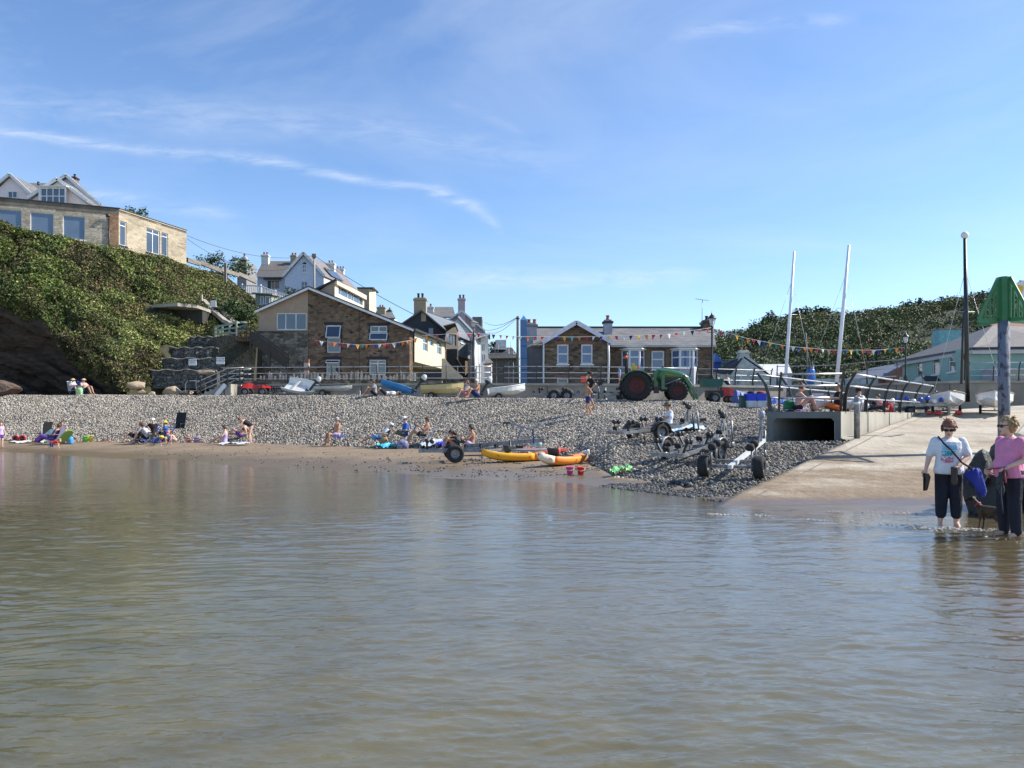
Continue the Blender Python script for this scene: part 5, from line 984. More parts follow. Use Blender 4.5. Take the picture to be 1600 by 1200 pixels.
# steps at the left end
t = thing('beach_steps', 'concrete steps with handrails going up to the promenade left of the sea wall', 'steps', (-19.5, 49.4, 3)); sx = XP(318, 49.4); YT = 49.0
zb = 2.92
for k in range(5):
    mb = MB(); mb.bb((sx-.1+k*.32, YT, zb-.4), (sx+.22+k*.32+.005, YT+1.5, zb+.14*(k+1))); mb.obj('step', M_concl, t, world=True)
mb = MB(); mb.prism([(sx+1.45, 2.4), (sx+1.9, 2.4), (sx+1.9, ZW-.05), (sx+1.45, ZW-.05)], 'y', YT, YT+1.55); mb.obj('landing', M_concl, t, world=True)
mb = MB(); mb.beam((sx+1.0, YT-.1, 2.95), (sx+1.6, YT-.1, ZW-.1), .12, .25); mb.obj('ramp_kerb', M_white, t, world=True)
for yy_ in (YT-.05, YT+1.4):
    for rh in (1.0, .66, .33):
        mb = MB(); mb.tube([(sx-.25, yy_, zb+rh-.12), (sx+1.7, yy_, zb+.75+rh), (sx+2.7, yy_, zb+.8+rh)] if rh < .9 else [(sx-.25, yy_, zb+.3), (sx-.3, yy_, zb+.85), (sx+1.7, yy_, zb+.75+rh), (sx+2.7, yy_+.1, zb+.82+rh)], .03, 6); mb.obj('handrail', M_rail, t, world=True)
    for dx, z_ in ((0, 0), (1.7, .7), (2.5, .75)): mb = MB(); mb.box((sx+dx, yy_, zb+z_+.45), (.08, .06, 1.15)); mb.obj('post', M_black, t, world=True)
for dx in (-.75, -.15):
    mb = MB(); mb.box((sx+dx-.2, YT+.4, zb+.5), (.09, .09, 1.05)); mb.obj('post', M_black, t, world=True)
mb = MB(); mb.tube([(sx-1.0, YT+.4, zb+.1), (sx-1.15, YT+.4, zb+.3), (sx-1.15, YT+.4, zb+.8), (sx-1, YT+.4, zb+.98), (sx-.3, YT+.4, zb+.98)], .028, 6); mb.tube([(sx-1.12, YT+.4, zb+.35), (sx-.3, YT+.4, zb+.35)], .028, 6); mb.obj('end_rail', M_rail, t, world=True)
# row of pale driftwood-like pickets behind the railing
t = thing('picket_edging', 'row of short pale pointed pickets behind the railing below the stone building', 'edging', (XP(400, 50), 50, ZW)); rr = random.Random(4)
wbox(t, 'planter_bed', (XP(378, 50), 50.2, 3.4), (XP(690, 50), 50.7, 3.95), M_greyst); wbox(t, 'rail', (XP(405, 50), 50.05, 4.1), (XP(652, 50), 50.12, 4.16), M_wood_d)
for k in range(44):
    px = 408+k*5.6+rr.uniform(-1.5, 1.5); h = rr.uniform(.25, .6); x = XP(px, 50); mb = MB(); mb.prism([(x-.06, 4.0), (x+.06, 4.0), (x+.07, 4.0+h*.7), (x+rr.uniform(-.05, .05), 4.0+h), (x-.07, 4.0+h*.6)], 'y', 50, 50.04); mb.obj('picket', mat('bleached_wood', (.50, .46, .38), .8, c2=(.36, .32, .26)), t, world=True)
t = thing('brick_pillar', 'short pillar of red and white brick bands by the lower windows of the stone building', 'pillar', (XP(478.5, 55), 55, 2.4)); x = XP(478.5, 55)
for k in range(6): wbox(t, 'band', (x-.17, 55, ZP(597-6*k, 55)), (x+.17, 55.3, ZP(591-6*k, 55)-.002), M_brick if k % 2 else plain('pale_band', (.5, .42, .34), .8))
# ---------------- gabion terraces
M_gab = stone_mat('gabion_stone', [(.05, .048, .042), (.12, .115, .10), (.20, .19, .165), (.08, .075, .065)], (.015, .015, .013), 5, 7, 1, .12, .06)
for (a, b, pt_, pb, Y, lab) in ((222, 340, 579, 602, 56.2, 'lowest gabion terrace of dark stones above the boulders'), (226, 345, 561, 580, 57.4, 'second gabion terrace with white notice, above the lowest one'), (262, 342, 544, 562, 58.6, 'third gabion terrace, short and stepped back under the top one'), (292, 348, 527, 546, 59.8, 'topmost small gabion terrace below the green fence')):
    t = thing('gabion_wall', lab, 'gabion', (XP(a, Y), Y, ZP(pb, Y)), 0, 'gabion terraces'); mb = MB(); x0, x1 = XP(a, Y), XP(b, Y); n = 14; z0, z1 = ZP(pb+5, Y), ZP(pt_, Y)
    rg = []
    for k in range(n+1):
        x = x0+(x1-x0)*k/n; w = .12*math.sin(k*2.1); zz = z1+.06*math.sin(k*1.7)-(.35 if k == 0 else 0); rg.append([(x, Y+w*.5-.1, z0), (x, Y+w, zz), (x, Y+2.4, zz+.05), (x, Y+2.4, z0)])
    mb.loft(rg, smooth=False); mb.obj('stone_fill', M_gab, t, world=True)
    rl = [(x0+(x1-x0)*k/n, Y-.03+.12*math.sin(k*2.1), z1+.06*math.sin(k*1.7)+.03) for k in range(n+1)]; mb = MB(); mb.tube(rl, .05, 5); mb.obj('top_edging', mat('dry_stone_edge', (.35, .32, .27), .9, c2=(.12, .11, .09), scale=3), t, world=True)
t = thing('path_embankment', 'rubble bank with coarse stones between the gabions and the dark stairs', 'bank', (XP(365, 59), 59, 4)); mb = MB(); rg = []
for px, pt_ in ((335, 527), (350, 524), (368, 524), (385, 530), (402, 532)):
    Y = 58.8; rg.append([(XP(px, Y), Y-1.4, ZP(604, Y)), (XP(px, Y), Y-.5, ZP(570, Y)), (XP(px, Y), Y, ZP(pt_, Y)), (XP(px, Y), Y+4, ZP(pt_, Y)+.1), (XP(px, Y), Y+4, 3)])
mb.loft(rg, smooth=False); mb.obj('bank', mat('dark_bank', (.06, .055, .04), .95, c2=(.03, .035, .02), scale=2, bump=.1), t, world=True)
# signs
def notice(px0, px1, p0, p1, Y, lab, lines, icon=False):
    t = thing('warning_sign', lab, 'sign', (XP((px0+px1)/2, Y), Y, ZP(p1, Y)), 0, 'notices on the gabion terraces'); wbox(t, 'board', (XP(px0, Y), Y-.04, ZP(p1, Y)), (XP(px1, Y), Y, ZP(p0, Y)), M_white)
    w = XP(px1, Y)-XP(px0, Y); h = ZP(p0, Y)-ZP(p1, Y); cx = XP((px0+px1)/2, Y); mt = plain('sign_ink', (.02, .02, .03), .6)
    if icon: mb = MB(); mb.prism([(cx-.12, ZP(p1, Y)+.08), (cx+.12, ZP(p1, Y)+.08), (cx, ZP(p1, Y)+.3)], 'y', Y-.046, Y-.041); mb.obj('symbol', mt, t, world=True); return
    for i, tx in enumerate(lines):
        cu = bpy.data.curves.new('lettering', 'FONT'); cu.body = tx; cu.size = h*.26; cu.align_x = 'CENTER'; cu.extrude = .002; o = bpy.data.objects.new('lettering', cu); COL.objects.link(o)
        dg = bpy.context.evaluated_depsgraph_get(); me = bpy.data.meshes.new_from_object(o.evaluated_get(dg)); bpy.data.objects.remove(o); me.materials.clear(); me.materials.append(mt)
        q_ = bpy.data.objects.new('lettering', me); COL.objects.link(q_); q_.parent = t; q_.rotation_euler = (R(90), 0, 0); q_.location = Vector((cx, Y-.045, ZP(p0, Y)-h*(.32+.3*i)))-t.location
notice(295, 307, 561, 571, 56.0, 'white notice with two dark lines on the second gabion terrace', ('NO ACCESS', 'PLEASE'))
notice(338, 351, 558, 569, 56.2, 'white notice with dark lettering at the right end of the gabions', ('NO ACCESS', 'TO BEACH')); notice(222.5, 231, 583, 590, 56.0, 'small pale notice with a dark symbol at the left of the lowest gabion', (), True)
# bunker-like slab
t = thing('concrete_shelter', 'overhanging concrete slab of an old shelter set into the green slope', 'shelter', (XP(270, 61), 61, ZP(490, 61)))
Y = 60.2; mb = MB(); mb.prism([(XP(236, Y), Y+.3), (XP(281, Y), Y-.4), (XP(303, Y), Y+.7), (XP(302, Y), Y+4), (XP(236, Y), Y+4)], 'z', ZP(479.5, Y), ZP(474.5, Y)); mb.obj('slab', M_concl, t, world=True)
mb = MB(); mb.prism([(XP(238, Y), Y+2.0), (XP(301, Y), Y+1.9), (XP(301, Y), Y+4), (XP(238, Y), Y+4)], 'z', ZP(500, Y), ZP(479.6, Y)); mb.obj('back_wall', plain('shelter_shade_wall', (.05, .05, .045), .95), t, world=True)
rng = np.random.default_rng(9); n = 1800; pts = np.stack([rng.uniform(XP(233, Y), XP(306, Y), n), rng.uniform(Y-.2, Y+3, n), ZP(474, Y)+rng.uniform(0, .22, n)], 1)
V, Fq, C = leaves(pts, np.tile([[0, -.3, 1.]], (n, 1)), np.full(n, .1), np.array([(.13, .15, .05)])*rng.uniform(.6, 1.3, (n, 1))); o = npmesh('turf', V, Fq, mat('scrub_leaf', (1, 1, 1)), False, C); o.parent = t; o.location = -t.location
# path, white board, fences, gate and stairs
t = thing('sloping_path_wall', 'pale low kerb walls of the sloping path coming down the bank to the green fence', 'path kerb', (XP(345, 62), 62, 9))
for pl in ([(318, 470, 66), (335, 488, 64), (352, 502, 62), (360, 506, 61.5)], [(336, 480, 66), (350, 488, 64.5), (364, 504, 63)]):
    mb = MB(); v = [P(a, b, c) for a, b, c in pl]
    for i in range(len(v)-1): mb.beam(v[i], v[i+1], .35, .3)
    mb.obj('kerb', M_concl, t, world=True)
t = thing('white_board', 'blank white board standing beside the path on the green bank', 'board', P(334, 481, 64)); wbox(t, 'board', (XP(330, 64), 63.9, ZP(480, 64)), (XP(338, 64), 64, ZP(469.5, 64)), M_white); wbox(t, 'post', (XP(333.5, 64), 64, ZP(486, 64)), (XP(335, 64), 64.08, ZP(471, 64)), M_wood_d)
t = thing('marker_post', 'short cream post on the bank just left of the white board', 'post', P(314.5, 470, 65)); wbox(t, 'post', (XP(313.5, 65), 65, ZP(470, 65)), (XP(316, 65), 65.1, ZP(460, 65)), M_cream)
t = thing('green_fence', 'pale green timber post and rail fence at the top of the gabions', 'fence', (XP(350, 59.5), 59.5, ZP(525, 59.5)))
fp_ = [(336, 527, 509, 59.6), (347, 527, 507, 59.5), (358, 525, 505, 59.3), (369, 530, 501, 59.0), (385, 514, 503, 60.5)]
for a, b, c, Y in fp_: wbox(t, 'post', (XP(a-1.1, Y), Y, ZP(b, Y)), (XP(a+1.1, Y), Y+.12, ZP(c, Y)), M_wood_g)
for k in range(3):
    mb = MB(); v = [P(a, b+(c-b)*(.3+.3*k), Y+.02) for a, b, c, Y in fp_]
    for i in range(len(v)-1): mb.beam(v[i], v[i+1], .05, .14)
    mb.obj('rail', M_wood_g, t, world=True)
t = thing('wooden_gate', 'dark brown timber gate landing at the head of the black stairs', 'gate', (XP(385, 58.5), 58.5, ZP(530, 58.5))); Y = 58.4
for a in (371.5, 385, 397.5): wbox(t, 'post', (XP(a-1, Y), Y, ZP(534, Y)), (XP(a+1, Y), Y+.1, ZP(511, Y)), M_wood_d)
for py in (514, 521, 528): wbox(t, 'bar', (XP(372, Y), Y-.04, ZP(py+1, Y)), (XP(398, Y), Y-.005, ZP(py-1, Y)), mat('brown_wood', (.09, .05, .03), .7))
wbox(t, 'landing', (XP(371, Y), Y-.9, ZP(535, Y)), (XP(399, Y), Y+.9, ZP(533, Y)), mat('brown_wood', (.1, .1, .1)))
t = thing('wooden_stairs', 'black timber staircase descending from the gate across the stone retaining wall', 'stairs', (XP(400, 58.5), 58.5, 4)); s0 = P(399, 534, 58.2); s1 = P(458, 577, 58.2)
for o_ in (0, 1.0): mb = MB(); mb.beam(s0+Vector((0, -o_, 0)), s1+Vector((0, -o_, 0)), .06, .32); mb.obj('stringer', M_wood_d, t, world=True)
for k in range(12): v = s0.lerp(s1, (k+.5)/12); wbox(t, 'tread', (v.x-.16, v.y-.97, v.z+.02), (v.x+.16, v.y-.03, v.z+.07), M_wood_d)
mb = MB(); mb.beam(s0+Vector((0, -1.05, .95)), s1+Vector((0, -1.05, .95)), .05, .14); mb.beam(s0+Vector((0, -1.05, .5)), s1+Vector((0, -1.05, .5)), .04, .5); mb.obj('balustrade', M_wood_d, t, world=True)
for k in (0, .5, 1): v = s0.lerp(s1, k); wbox(t, 'post', (v.x-.05, v.y-1.1, v.z-(1.6 if k < 1 else 0)), (v.x+.05, v.y-1.0, v.z+1.05), M_wood_d)
# white balustraded deck, pergola
t = thing('white_balustrade', 'white balustraded deck fence on the bank below the blue house', 'fence', (XP(400, 80), 80, 11)); bp_ = [(378, 446, 82), (407, 447, 80), (430, 456, 77), (462, 464, 74)]
for i in range(len(bp_)-1):
    a, b = P(*bp_[i]), P(*bp_[i+1]); hh = .85
    mb = MB(); mb.beam(a, b, .08, .1); mb.beam(a-Vector((0, 0, hh)), b-Vector((0, 0, hh)), .08, .1); n = 9
    for k in range(n+1): v = a.lerp(b, k/n); mb.box(v-Vector((0, 0, hh/2)), (.09, .05, hh))
    mb.obj('panel', M_white, t, world=True)
    mb = MB(); mb.box(a-Vector((0, 0, .6)), (.16, .16, 1.6)); mb.obj('post', M_white, t, world=True)
t = thing('summerhouse', 'small grey-green glazed summerhouse below the white balustrade', 'summerhouse', (XP(412, 76), 76, ZP(476, 76))); Y = 75
wbox(t, 'wall', (XP(399, Y), Y, ZP(482, Y)), (XP(424, Y), Y+3, ZP(459, Y)), plain('sage_board', (.30, .34, .28), .8)); slab(t, 'roof', [(XP(396, Y), Y-.5, ZP(458, Y)), (XP(428, Y), Y-.5, ZP(460, Y)), (XP(428, Y), Y+3, ZP(455, Y)), (XP(396, Y), Y+3, ZP(454, Y))], M_conc, .12)
f = Fac(t, (XP(399, Y), Y), (XP(424, Y), Y))
for a, b in ((407, 413), (415, 422)): f.window(f.rect(a, b, 463, 476), o=.08, sill=False, m=M_white)
# stepped garden walls + shed on skyline left of blue house
t = thing('terrace_wall', 'pale stepped garden wall running along the hilltop right of the bungalow', 'wall', (XP(330, 77), 77, 16)); v = [P(292, 401, 72), P(312, 405, 74), P(345, 416, 76), P(372, 423, 79), P(400, 434, 83)]
for i in range(4): mb = MB(); mb.beam(v[i]-Vector((0, 0, .3)), v[i+1]-Vector((0, 0, .45)), .25, .4); mb.obj('panel', mat('weathered_wall', (.26, .23, .19), .9), t, world=True)
wbox(t, 'gate_pier', (XP(350, 74), 74, ZP(441, 74)), (XP(353.5, 74), 74.2, ZP(411, 74)), mat('weathered_wall', (.3, .3, .3)))
for i, (px, py, Y, h, c, n_, lab) in enumerate(((372, 415, 86, 2.2, 2.0, 900, 'dark windswept bush on the skyline right of the bungalow'), (330, 405, 80, 1.6, 1.6, 700, 'low bush on the skyline above the stepped garden wall'), (208, 333, 72, 1.6, 1.3, 500, 'small bush showing above the bungalow roof'), (455, 457, 88, 1.8, 1.1, 500, 'rounded golden-green shrub in front of the blue house'), (380, 490, 64.5, 2.2, 1.8, 1300, 'dense bright green bush on the bank left of the beige gable'), (357, 482, 65, 1.8, 1.6, 1100, 'bright green bush behind the white board'))):
    tree(P(px, py, Y)-Vector((0, 0, h)), h*1.3, c, lab, 'bushes on the hillside', 80+i, n=n_, size=.14, name='bush', pal=((.05, .09, .025), (.09, .13, .035), (.03, .055, .02)))
# ---------------- poles, lamps, cables, bunting
t = thing('utility_pole', 'tall grey timber utility pole beside the blue flue', 'pole', (XP(809, 54), 54, 2.4)); mb = MB(); mb.tube([(XP(809, 54), 54, 2.4), (XP(809, 54), 54, ZP(494, 54))], [.12, .09], 8); mb.obj('pole', mat('pole_wood', (.14, .12, .10), .9), t, world=True); mb = MB(); mb.box((XP(809, 54), 53.9, ZP(498, 54)), (.25, .08, .08)); mb.obj('insulator', M_black, t, world=True)
PT = Vector((XP(809, 54), 54, ZP(495, 54)))
t = thing('utility_pole', 'pale utility pole in front of the blue house gable', 'pole', (XP(491, 95), 95, 12)); mb = MB(); mb.tube([(XP(491, 95), 95, 12), (XP(491, 95), 95, ZP(397, 95))], [.16, .12], 8); mb.obj('pole', mat('pale_pole_wood', (.36, .35, .33), .9), t, world=True); mb = MB(); mb.box((XP(491, 95), 94.9, ZP(400, 95)), (.5, .2, .5)); mb.obj('transformer', M_conc, t, world=True); PB = Vector((XP(491, 95), 95, ZP(399, 95)))
def cable(a, b, sag, lab, r=.018, n=16):
    pts = [a.lerp(b, k/n)-Vector((0, 0, sag*4*(k/n)*(1-k/n))) for k in range(n+1)]; mb = MB(); mb.tube(pts, r, 4); o = mb.obj('overhead_cable', plain('cable_black', (.02, .02, .02), .7), None); tag(o, lab, 'cable', 'overhead cables')
cable(P(292, 368, 70), PB, 1.0, 'upper cable running from behind the bungalow to the pole at the blue house'); cable(P(292, 373, 70), PB-Vector((0, 0, .3)), 2.2, 'lower sagging cable between bungalow and the pole at the blue house')
cable(PB, P(658, 497, 80), .3, 'cable sloping down from the blue house pole to the slate house', .03)
cable(PT, P(757, 503, 92), .5, 'cable from the tall utility pole to the lilac house'); cable(PT, P(762, 519, 86), .5, 'lowest cable from the tall utility pole to the bay house'); cable(PT, P(748, 512, 97), .6, 'middle cable from the tall utility pole behind the bay house')
def lantern_post(px, Y, pbase, ptop, lab, scale=1.0, zb=None):
    zb = ZP(pbase, Y) if zb is None else zb; zt = ZP(ptop, Y); x = XP(px, Y); t = thing('street_lamp', lab, 'street lamp', (x, Y, zb)); h = zt-zb; s = scale
    mb = MB(); mb.lathe([(.11*s, 0), (.12*s, .5), (.06*s, .6), (.055*s, h-1.0*s), (.045*s, h-.95*s), (.10*s, h-.92*s), (.04*s, h-.86*s)], (x, Y, zb), 10); mb.tube([(x-.3*s, Y, zb+h-1.25*s), (x+.3*s, Y, zb+h-1.25*s)], .015*s, 5); mb.obj('post', M_black, t, world=True)
    mb = MB(); mb.lathe([(.10*s, 0), (.21*s, .42*s)], (x, Y, zt-.86*s), 4, smooth=False); mb.obj('glass', mat('lantern_glass', (.62, .66, .70), .2), t, world=True)
    mb = MB(); mb.lathe([(.27*s, 0), (.24*s, .05*s), (.12*s, .2*s), (.07*s, .23*s), (.06*s, .3*s), (.02*s, .34*s), (.012*s, .46*s)], (x, Y, zt-.45*s), 8); mb.obj('cap', M_black, t, world=True)
    for k in range(4):
        a = k*math.pi/2; mb = MB(); mb.tube([(x+.10*s*math.cos(a), Y+.10*s*math.sin(a), zt-.86*s), (x+.215*s*math.cos(a), Y+.215*s*math.sin(a), zt-.44*s)], .012*s, 4); mb.obj('glazing_bar', M_black, t, world=True)
    return t
lantern_post(1112.5, 51.5, 600, 486, 'black Victorian lantern post at the right end of the terrace', 1.15); lantern_post(1415, 50, 600, 517, 'distant black lantern post left of the teal building', .9)
x = XP(740, 52); t = thing('street_lamp', 'street lamp with a shallow bowl-shaped white head in front of the slate houses', 'street lamp', (x, 52, 2.4)); mb = MB(); mb.tube([(x, 52, 2.4), (x, 52, ZP(530, 52))], .085, 8); mb.tube([(x, 52, ZP(530, 52)), (x, 52, ZP(511, 52))], .05, 8); mb.obj('post', M_black, t, world=True)
mb = MB(); z_ = ZP(511, 52); mb.lathe([(.05, 0), (.14, .12), (.22, .26)], (x, 52, z_), 12); mb.obj('bowl', mat('lamp_bowl', (.6, .62, .62), .4), t, world=True); mb = MB(); mb.lathe([(.34, .26), (.30, .31), (.05, .42), (.01, .44)], (x, 52, z_), 14); mb.obj('cover', M_conc, t, world=True)
FC = dict(r=(.55, .03, .06), o=(.85, .22, .03), y=(.85, .50, .04), w=(.8, .8, .8), b=(.03, .06, .35), g=(.02, .22, .22), k=(.02, .03, .08), p=(.75, .35, .28))
def bunting(pts, n, lab, size=.26, seq='rwkoorrwbygorbwr', d0=0):
    t = thing('bunting', lab, 'bunting', pts[0]); mb = MB(); mb.tube(pts, .012, 4); mb.obj('string', M_white, t, world=True); tot = sum((pts[i+1]-pts[i]).length for i in range(len(pts)-1)); rr = random.Random(n)
    for k in range(n):
        p, d = along(pts, tot*(k+.5)/n); c = seq[k % len(seq)]; tw = rr.uniform(-.5, .5); d2 = Vector((d.x*math.cos(tw), d.x*math.sin(tw), d.z)); s = size*rr.uniform(.85, 1.1); dr_ = Vector((rr.uniform(-.08, .08), rr.uniform(-.08, .08), -s*1.25))
        mb = MB(); m_ = p+dr_*.5+Vector((0, rr.uniform(-.05, .05), 0)); mb.add([p-d2*s/2, p+d2*s/2, m_+d2*s*.26, p+dr_, m_-d2*s*.26], [(0, 1, 2, 4), (4, 2, 3)]); mb.obj('flag', plain('flag_'+dict(r='red', o='orange', y='yellow', w='white', b='blue', g='teal', k='navy', p='salmon')[c], FC[c], .8), t, world=True, recalc=False)
bunting([P(492, 532, 55), P(560, 539, 54.5), P(610, 537, 54), P(641, 532, 54)], 21, 'string of coloured bunting across the front of the stone building')
bunting([P(641, 532, 54), P(662, 524, 54), P(700, 522, 53.5), P(742, 521, 53)], 6, 'short run of bunting from the stone building corner to the bowl lamp', seq='oorwpr')
bunting([P(742, 521, 53), P(775, 523, 53), P(809, 526, 53.8), P(850, 526, 54), P(900, 526.5, 54), P(960, 525, 53.5), P(1040, 522.5, 52.5), P(1112, 512, 51.6)], 32, 'long string of bunting across the stone terrace from bowl lamp to lantern post', seq='rwkprwworrwbygorwbyrwkyorrw')
bunting([P(1113, 513, 51.6), P(1160, 527, 51), P(1230, 541, 50.5), P(1300, 547, 50), P(1370, 547, 50), P(1414, 543, 50)], 34, 'string of bunting sagging in front of the wooded hill to the far lantern post', seq='prwbygorwbygorwboorw')
bunting([P(1588, 443, 24), P(1600, 438, 24), P(1630, 440, 24)], 6, 'bunch of colourful bunting flags at the right edge beside the daymark', .45, seq='ywbobg')
# ---------------- culvert, slip wall, bollard
t = thing('culvert', 'concrete box culvert with a wide dark chamfered opening at the foot of the slipway', 'culvert', (7.6, 23, .8))
zt = 1.775; x0, x1 = XP(1198, 23), XP(1313.5, 23); dx = .804; La = 10
def off(x, y): return (x+dx*(y-23), y)
xi0, xi1 = x0+.17, x1-.17; zi = zt-.20; ch = .12
fr = [(x0, .2), (x0, zt), (x1, zt), (x1, .2), (xi1, .2), (xi1, zi-ch), (xi1-ch, zi), (xi0+ch, zi), (xi0, zi-ch), (xi0, .2)]
mb = MB(); n = len(fr); V = [(x, 23.0, z) for x, z in fr]+[(x+dx*10, 33.0, z) for x, z in fr]; V[n:] = [(x+dx*(9 if 4 <= i <= 9 else 10), 32.0 if 4 <= i <= 9 else 33.0, z) for i, (x, z) in enumerate(fr)]
mb.add(V, [(i, (i+1) % n, n+(i+1) % n, n+i) for i in range(n)]); mb.add([(x, 23.0, z) for x, z in fr], [(0, 1, 8, 9), (1, 7, 8), (1, 2, 6, 7), (2, 5, 6), (2, 3, 4, 5)]); mb.add([(x+dx*9, 32.0, z) for x, z in fr[4:]], [tuple(range(6))])
mb.obj('box', M_conc_d, t, world=True)
mb = MB()
rg = []
for k in range(13):
    y = 23.0+.003+k*.9; a = (x1+.012+dx*(y-23), y); rg.append([(a[0], a[1], slipz(0, y)-.3), (a[0], a[1], zt-.004), (a[0]-.2, a[1]+.0, zt-.004), (a[0]-.2, a[1], slipz(0, y)-.3)])
t2 = thing('slipway_wall', 'sunlit pale concrete retaining wall running up the left side of the slipway', 'wall', (x1, 23, 1)); mb.loft(rg, smooth=False); mb.obj('wall', M_concl, t2, world=True)
for y in (25.35, 27.6, 29.9): a = off(x1+.016, y); mb = MB(); mb.tube([(a[0], y, slipz(0, y)-.1), (a[0], y, zt-.01)], .018, 4); mb.obj('joint', M_fascia, t2, world=True)
mb = MB(); mb.add([(x1+.02, 22.9, .95), (x1+1.5, 22.95, 1.04), (x1+2.3, 23.6, 1.10), (x1+.1, 23.3, 1.05)], [(0, 1, 2, 3)]); mb.obj('apron', M_concl, t2, world=True)
t = thing('bollard', 'grey steel bollard with a pale reflective band at the foot of the slipway wall', 'bollard', (XP(1339, 22.6), 22.6, .95)); xb = XP(1339, 22.6)
mb = MB(); mb.lathe([(.085, 0), (.085, ZP(622, 22.6)-.95), (.078, ZP(621, 22.6)-.95+.01)], (xb, 22.6, .95), 14); mb.obj('post', M_galv, t, world=True); mb = MB(); mb.lathe([(.088, ZP(632, 22.6)), (.088, ZP(628, 22.6))], (xb, 22.6, 0), 14); mb.obj('reflective_band', M_white, t, world=True)
zf = lambda p: zt
fl_ = [Vector((XP(1216, 23.3), 23.3, 0)), Vector((XP(1317, 23.3), 23.3, 0))]
rl_ = [Vector((XP(1318, 23.35), 23.35, 0)), Vector((XP(1318, 23.35)+dx*9.5, 32.8, 0))]
ll_ = [Vector((x0+.2+dx*7, 30.5, 0)), Vector((x0+.2, 23.3, 0))]
railing(rl_, zf, 'black post railing leaning outward along the slipway side of the culvert', d0=.1, d1=12, gap=2.2, h=1.17, lean=.32, rails=(1.13, .78, .42), side=1, r=.03)
railing(ll_, zf, 'railing leaning outward along the left side of the culvert deck', d0=.5, d1=9.3, gap=2.2, h=1.17, lean=.38, rails=(1.13, .78, .42), side=1, r=.03)
railing(fl_, zf, 'railing across the front of the culvert, between the two side railings', d0=.02, d1=1.9, gap=1.3, h=1.17, lean=.2, rails=(1.13, .78, .42), side=1, r=.03)
# ---------------- beacon with green daymark
Yb = 20; xb = XP(1568.5, Yb); zb = float(slipz(0, Yb))-.3; t = thing('beacon', 'weathered blue-grey steel pile with a green slatted conical daymark', 'beacon', (xb, Yb, zb))
mp_ = mat('flaking_blue_paint', (.15, .165, .21), .8, c2=(.04, .04, .05), scale=9, detail=9, thr=(.50, .60), stretch=(1, 1, .6)); mb = MB(); mb.lathe([(.14, 0), (.14, ZP(500, Yb)-zb)], (xb, Yb, zb), 18); mb.obj('pile', mp_, t, world=True)
mg = mat('daymark_green', (.035, .17, .06), .5, c2=(.05, .20, .08), scale=2); z0, z1 = ZP(502, Yb), ZP(434, Yb)
for k in range(4):
    a = R(14+90*k); ca, sa = math.cos(a), math.sin(a); ww = .80; ir = .16
    mb = MB(); outl = [(ir, z1), (.22, z1), (ww, z0+.03), (ww, z0-.04), (ir, z0+.03)]
    def p3(r, z): return Vector((xb+ca*r, Yb+sa*r, z))
    up = Vector((-sa, ca, 0))
    mb.beam(p3(ir, z0+.02), p3(ww+.02, z0), .03, .10); mb.beam(p3(.20, z1-.04), p3(ww, z0+.02), .03, .085, up.cross(p3(ww, z0)-p3(.22, z1))); mb.beam(p3(ir+.02, z0), p3(ir+.02, z1), .03, .08, (ca, sa, 0))
    for r in (.30, .44, .58): mb.beam(p3(r, z0), p3(r, z1-(r-.22)/(ww-.22)*(z1-z0)), .025, .04, (ca, sa, 0))
    mb.obj('daymark_fin', mg, t, world=True)
mb = MB(); mb.lathe([(.155, z0+.02), (.15, z1-.01), (.14, z1+.02)], (xb, Yb, 0), 8, smooth=False); mb.obj('core', mg, t, world=True)
# ---------------- rocks
def rock(loc, r, seed, m, label, group, cat='rock', name='boulder', sq=(1, 1, 1), ang=.35):
    rng = random.Random(seed); bm = bmesh.new(); bmesh.ops.create_icosphere(bm, subdivisions=3, radius=1)
    pl = [(Vector((rng.gauss(0, 1), rng.gauss(0, 1), rng.gauss(0, 1))).normalized(), rng.uniform(.55, .85)) for _ in range(13)]
    for v in bm.verts:
        d = v.co.normalized(); k = min([h/max(d.dot(n), .05) for n, h in pl if d.dot(n) > .1] or [1]); v.co = d*min(1, k)*(1+.05*mnoise.noise(d*4+Vector((seed, 0, 0))))
        v.co = Vector((v.co.x*r*sq[0], v.co.y*r*sq[1], v.co.z*r*sq[2]))
    me = bpy.data.meshes.new(name); bm.to_mesh(me); bm.free(); me.materials.append(m); o = bpy.data.objects.new(name, me); COL.objects.link(o); o.location = loc; o.rotation_euler = (0, 0, rng.uniform(0, 6)); tag(o, label, cat, group); return o
M_tan = mat('tan_boulder', (.44, .34, .22), .9, c2=(.30, .24, .17), scale=2, bump=.04); M_arm = mat('dark_wet_armour_rock', (.014, .014, .013), .6, c2=(.03, .032, .028), scale=3, bump=.05); M_arg = mat('grey_green_armour', (.11, .12, .11), .85, c2=(.05, .055, .05), scale=2.5, bump=.05)
for i, (px, py, r, sq, lab) in enumerate(((215, 600, .9, (1.4, 1, .6), 'big tan rock slab against the cliff end at the left of the gabions'), (220, 609, .6, (1.4, 1, .5), 'flat tan rock just below the slab by the cliff end'), (237, 613, .5, (1, 1, .7), 'small tan boulder second from the cliff'), (270, 610, .95, (1.4, 1, .75), 'largest grey-tan boulder on the ridge below the notices'), (292, 610, .6, (1.3, 1, .6), 'orange-tan boulder just right of the largest one'), (6, 604, 1.6, (1.6, 1, .6), 'large reddish rock at the far left edge under the cliff'), (322, 578, .7, (1.6, 1, .35), 'pale flat stone at the head of the beach steps'))):
    Y = 52 if px < 250 else 50; rock((XP(px, Y), Y, ZP(py, Y)-.15), r*.62, 10+i, M_tan if i != 5 else mat('reddish_rock', (.13, .09, .07), .9, bump=.05), lab, 'boulders at the back of the beach', sq=sq)
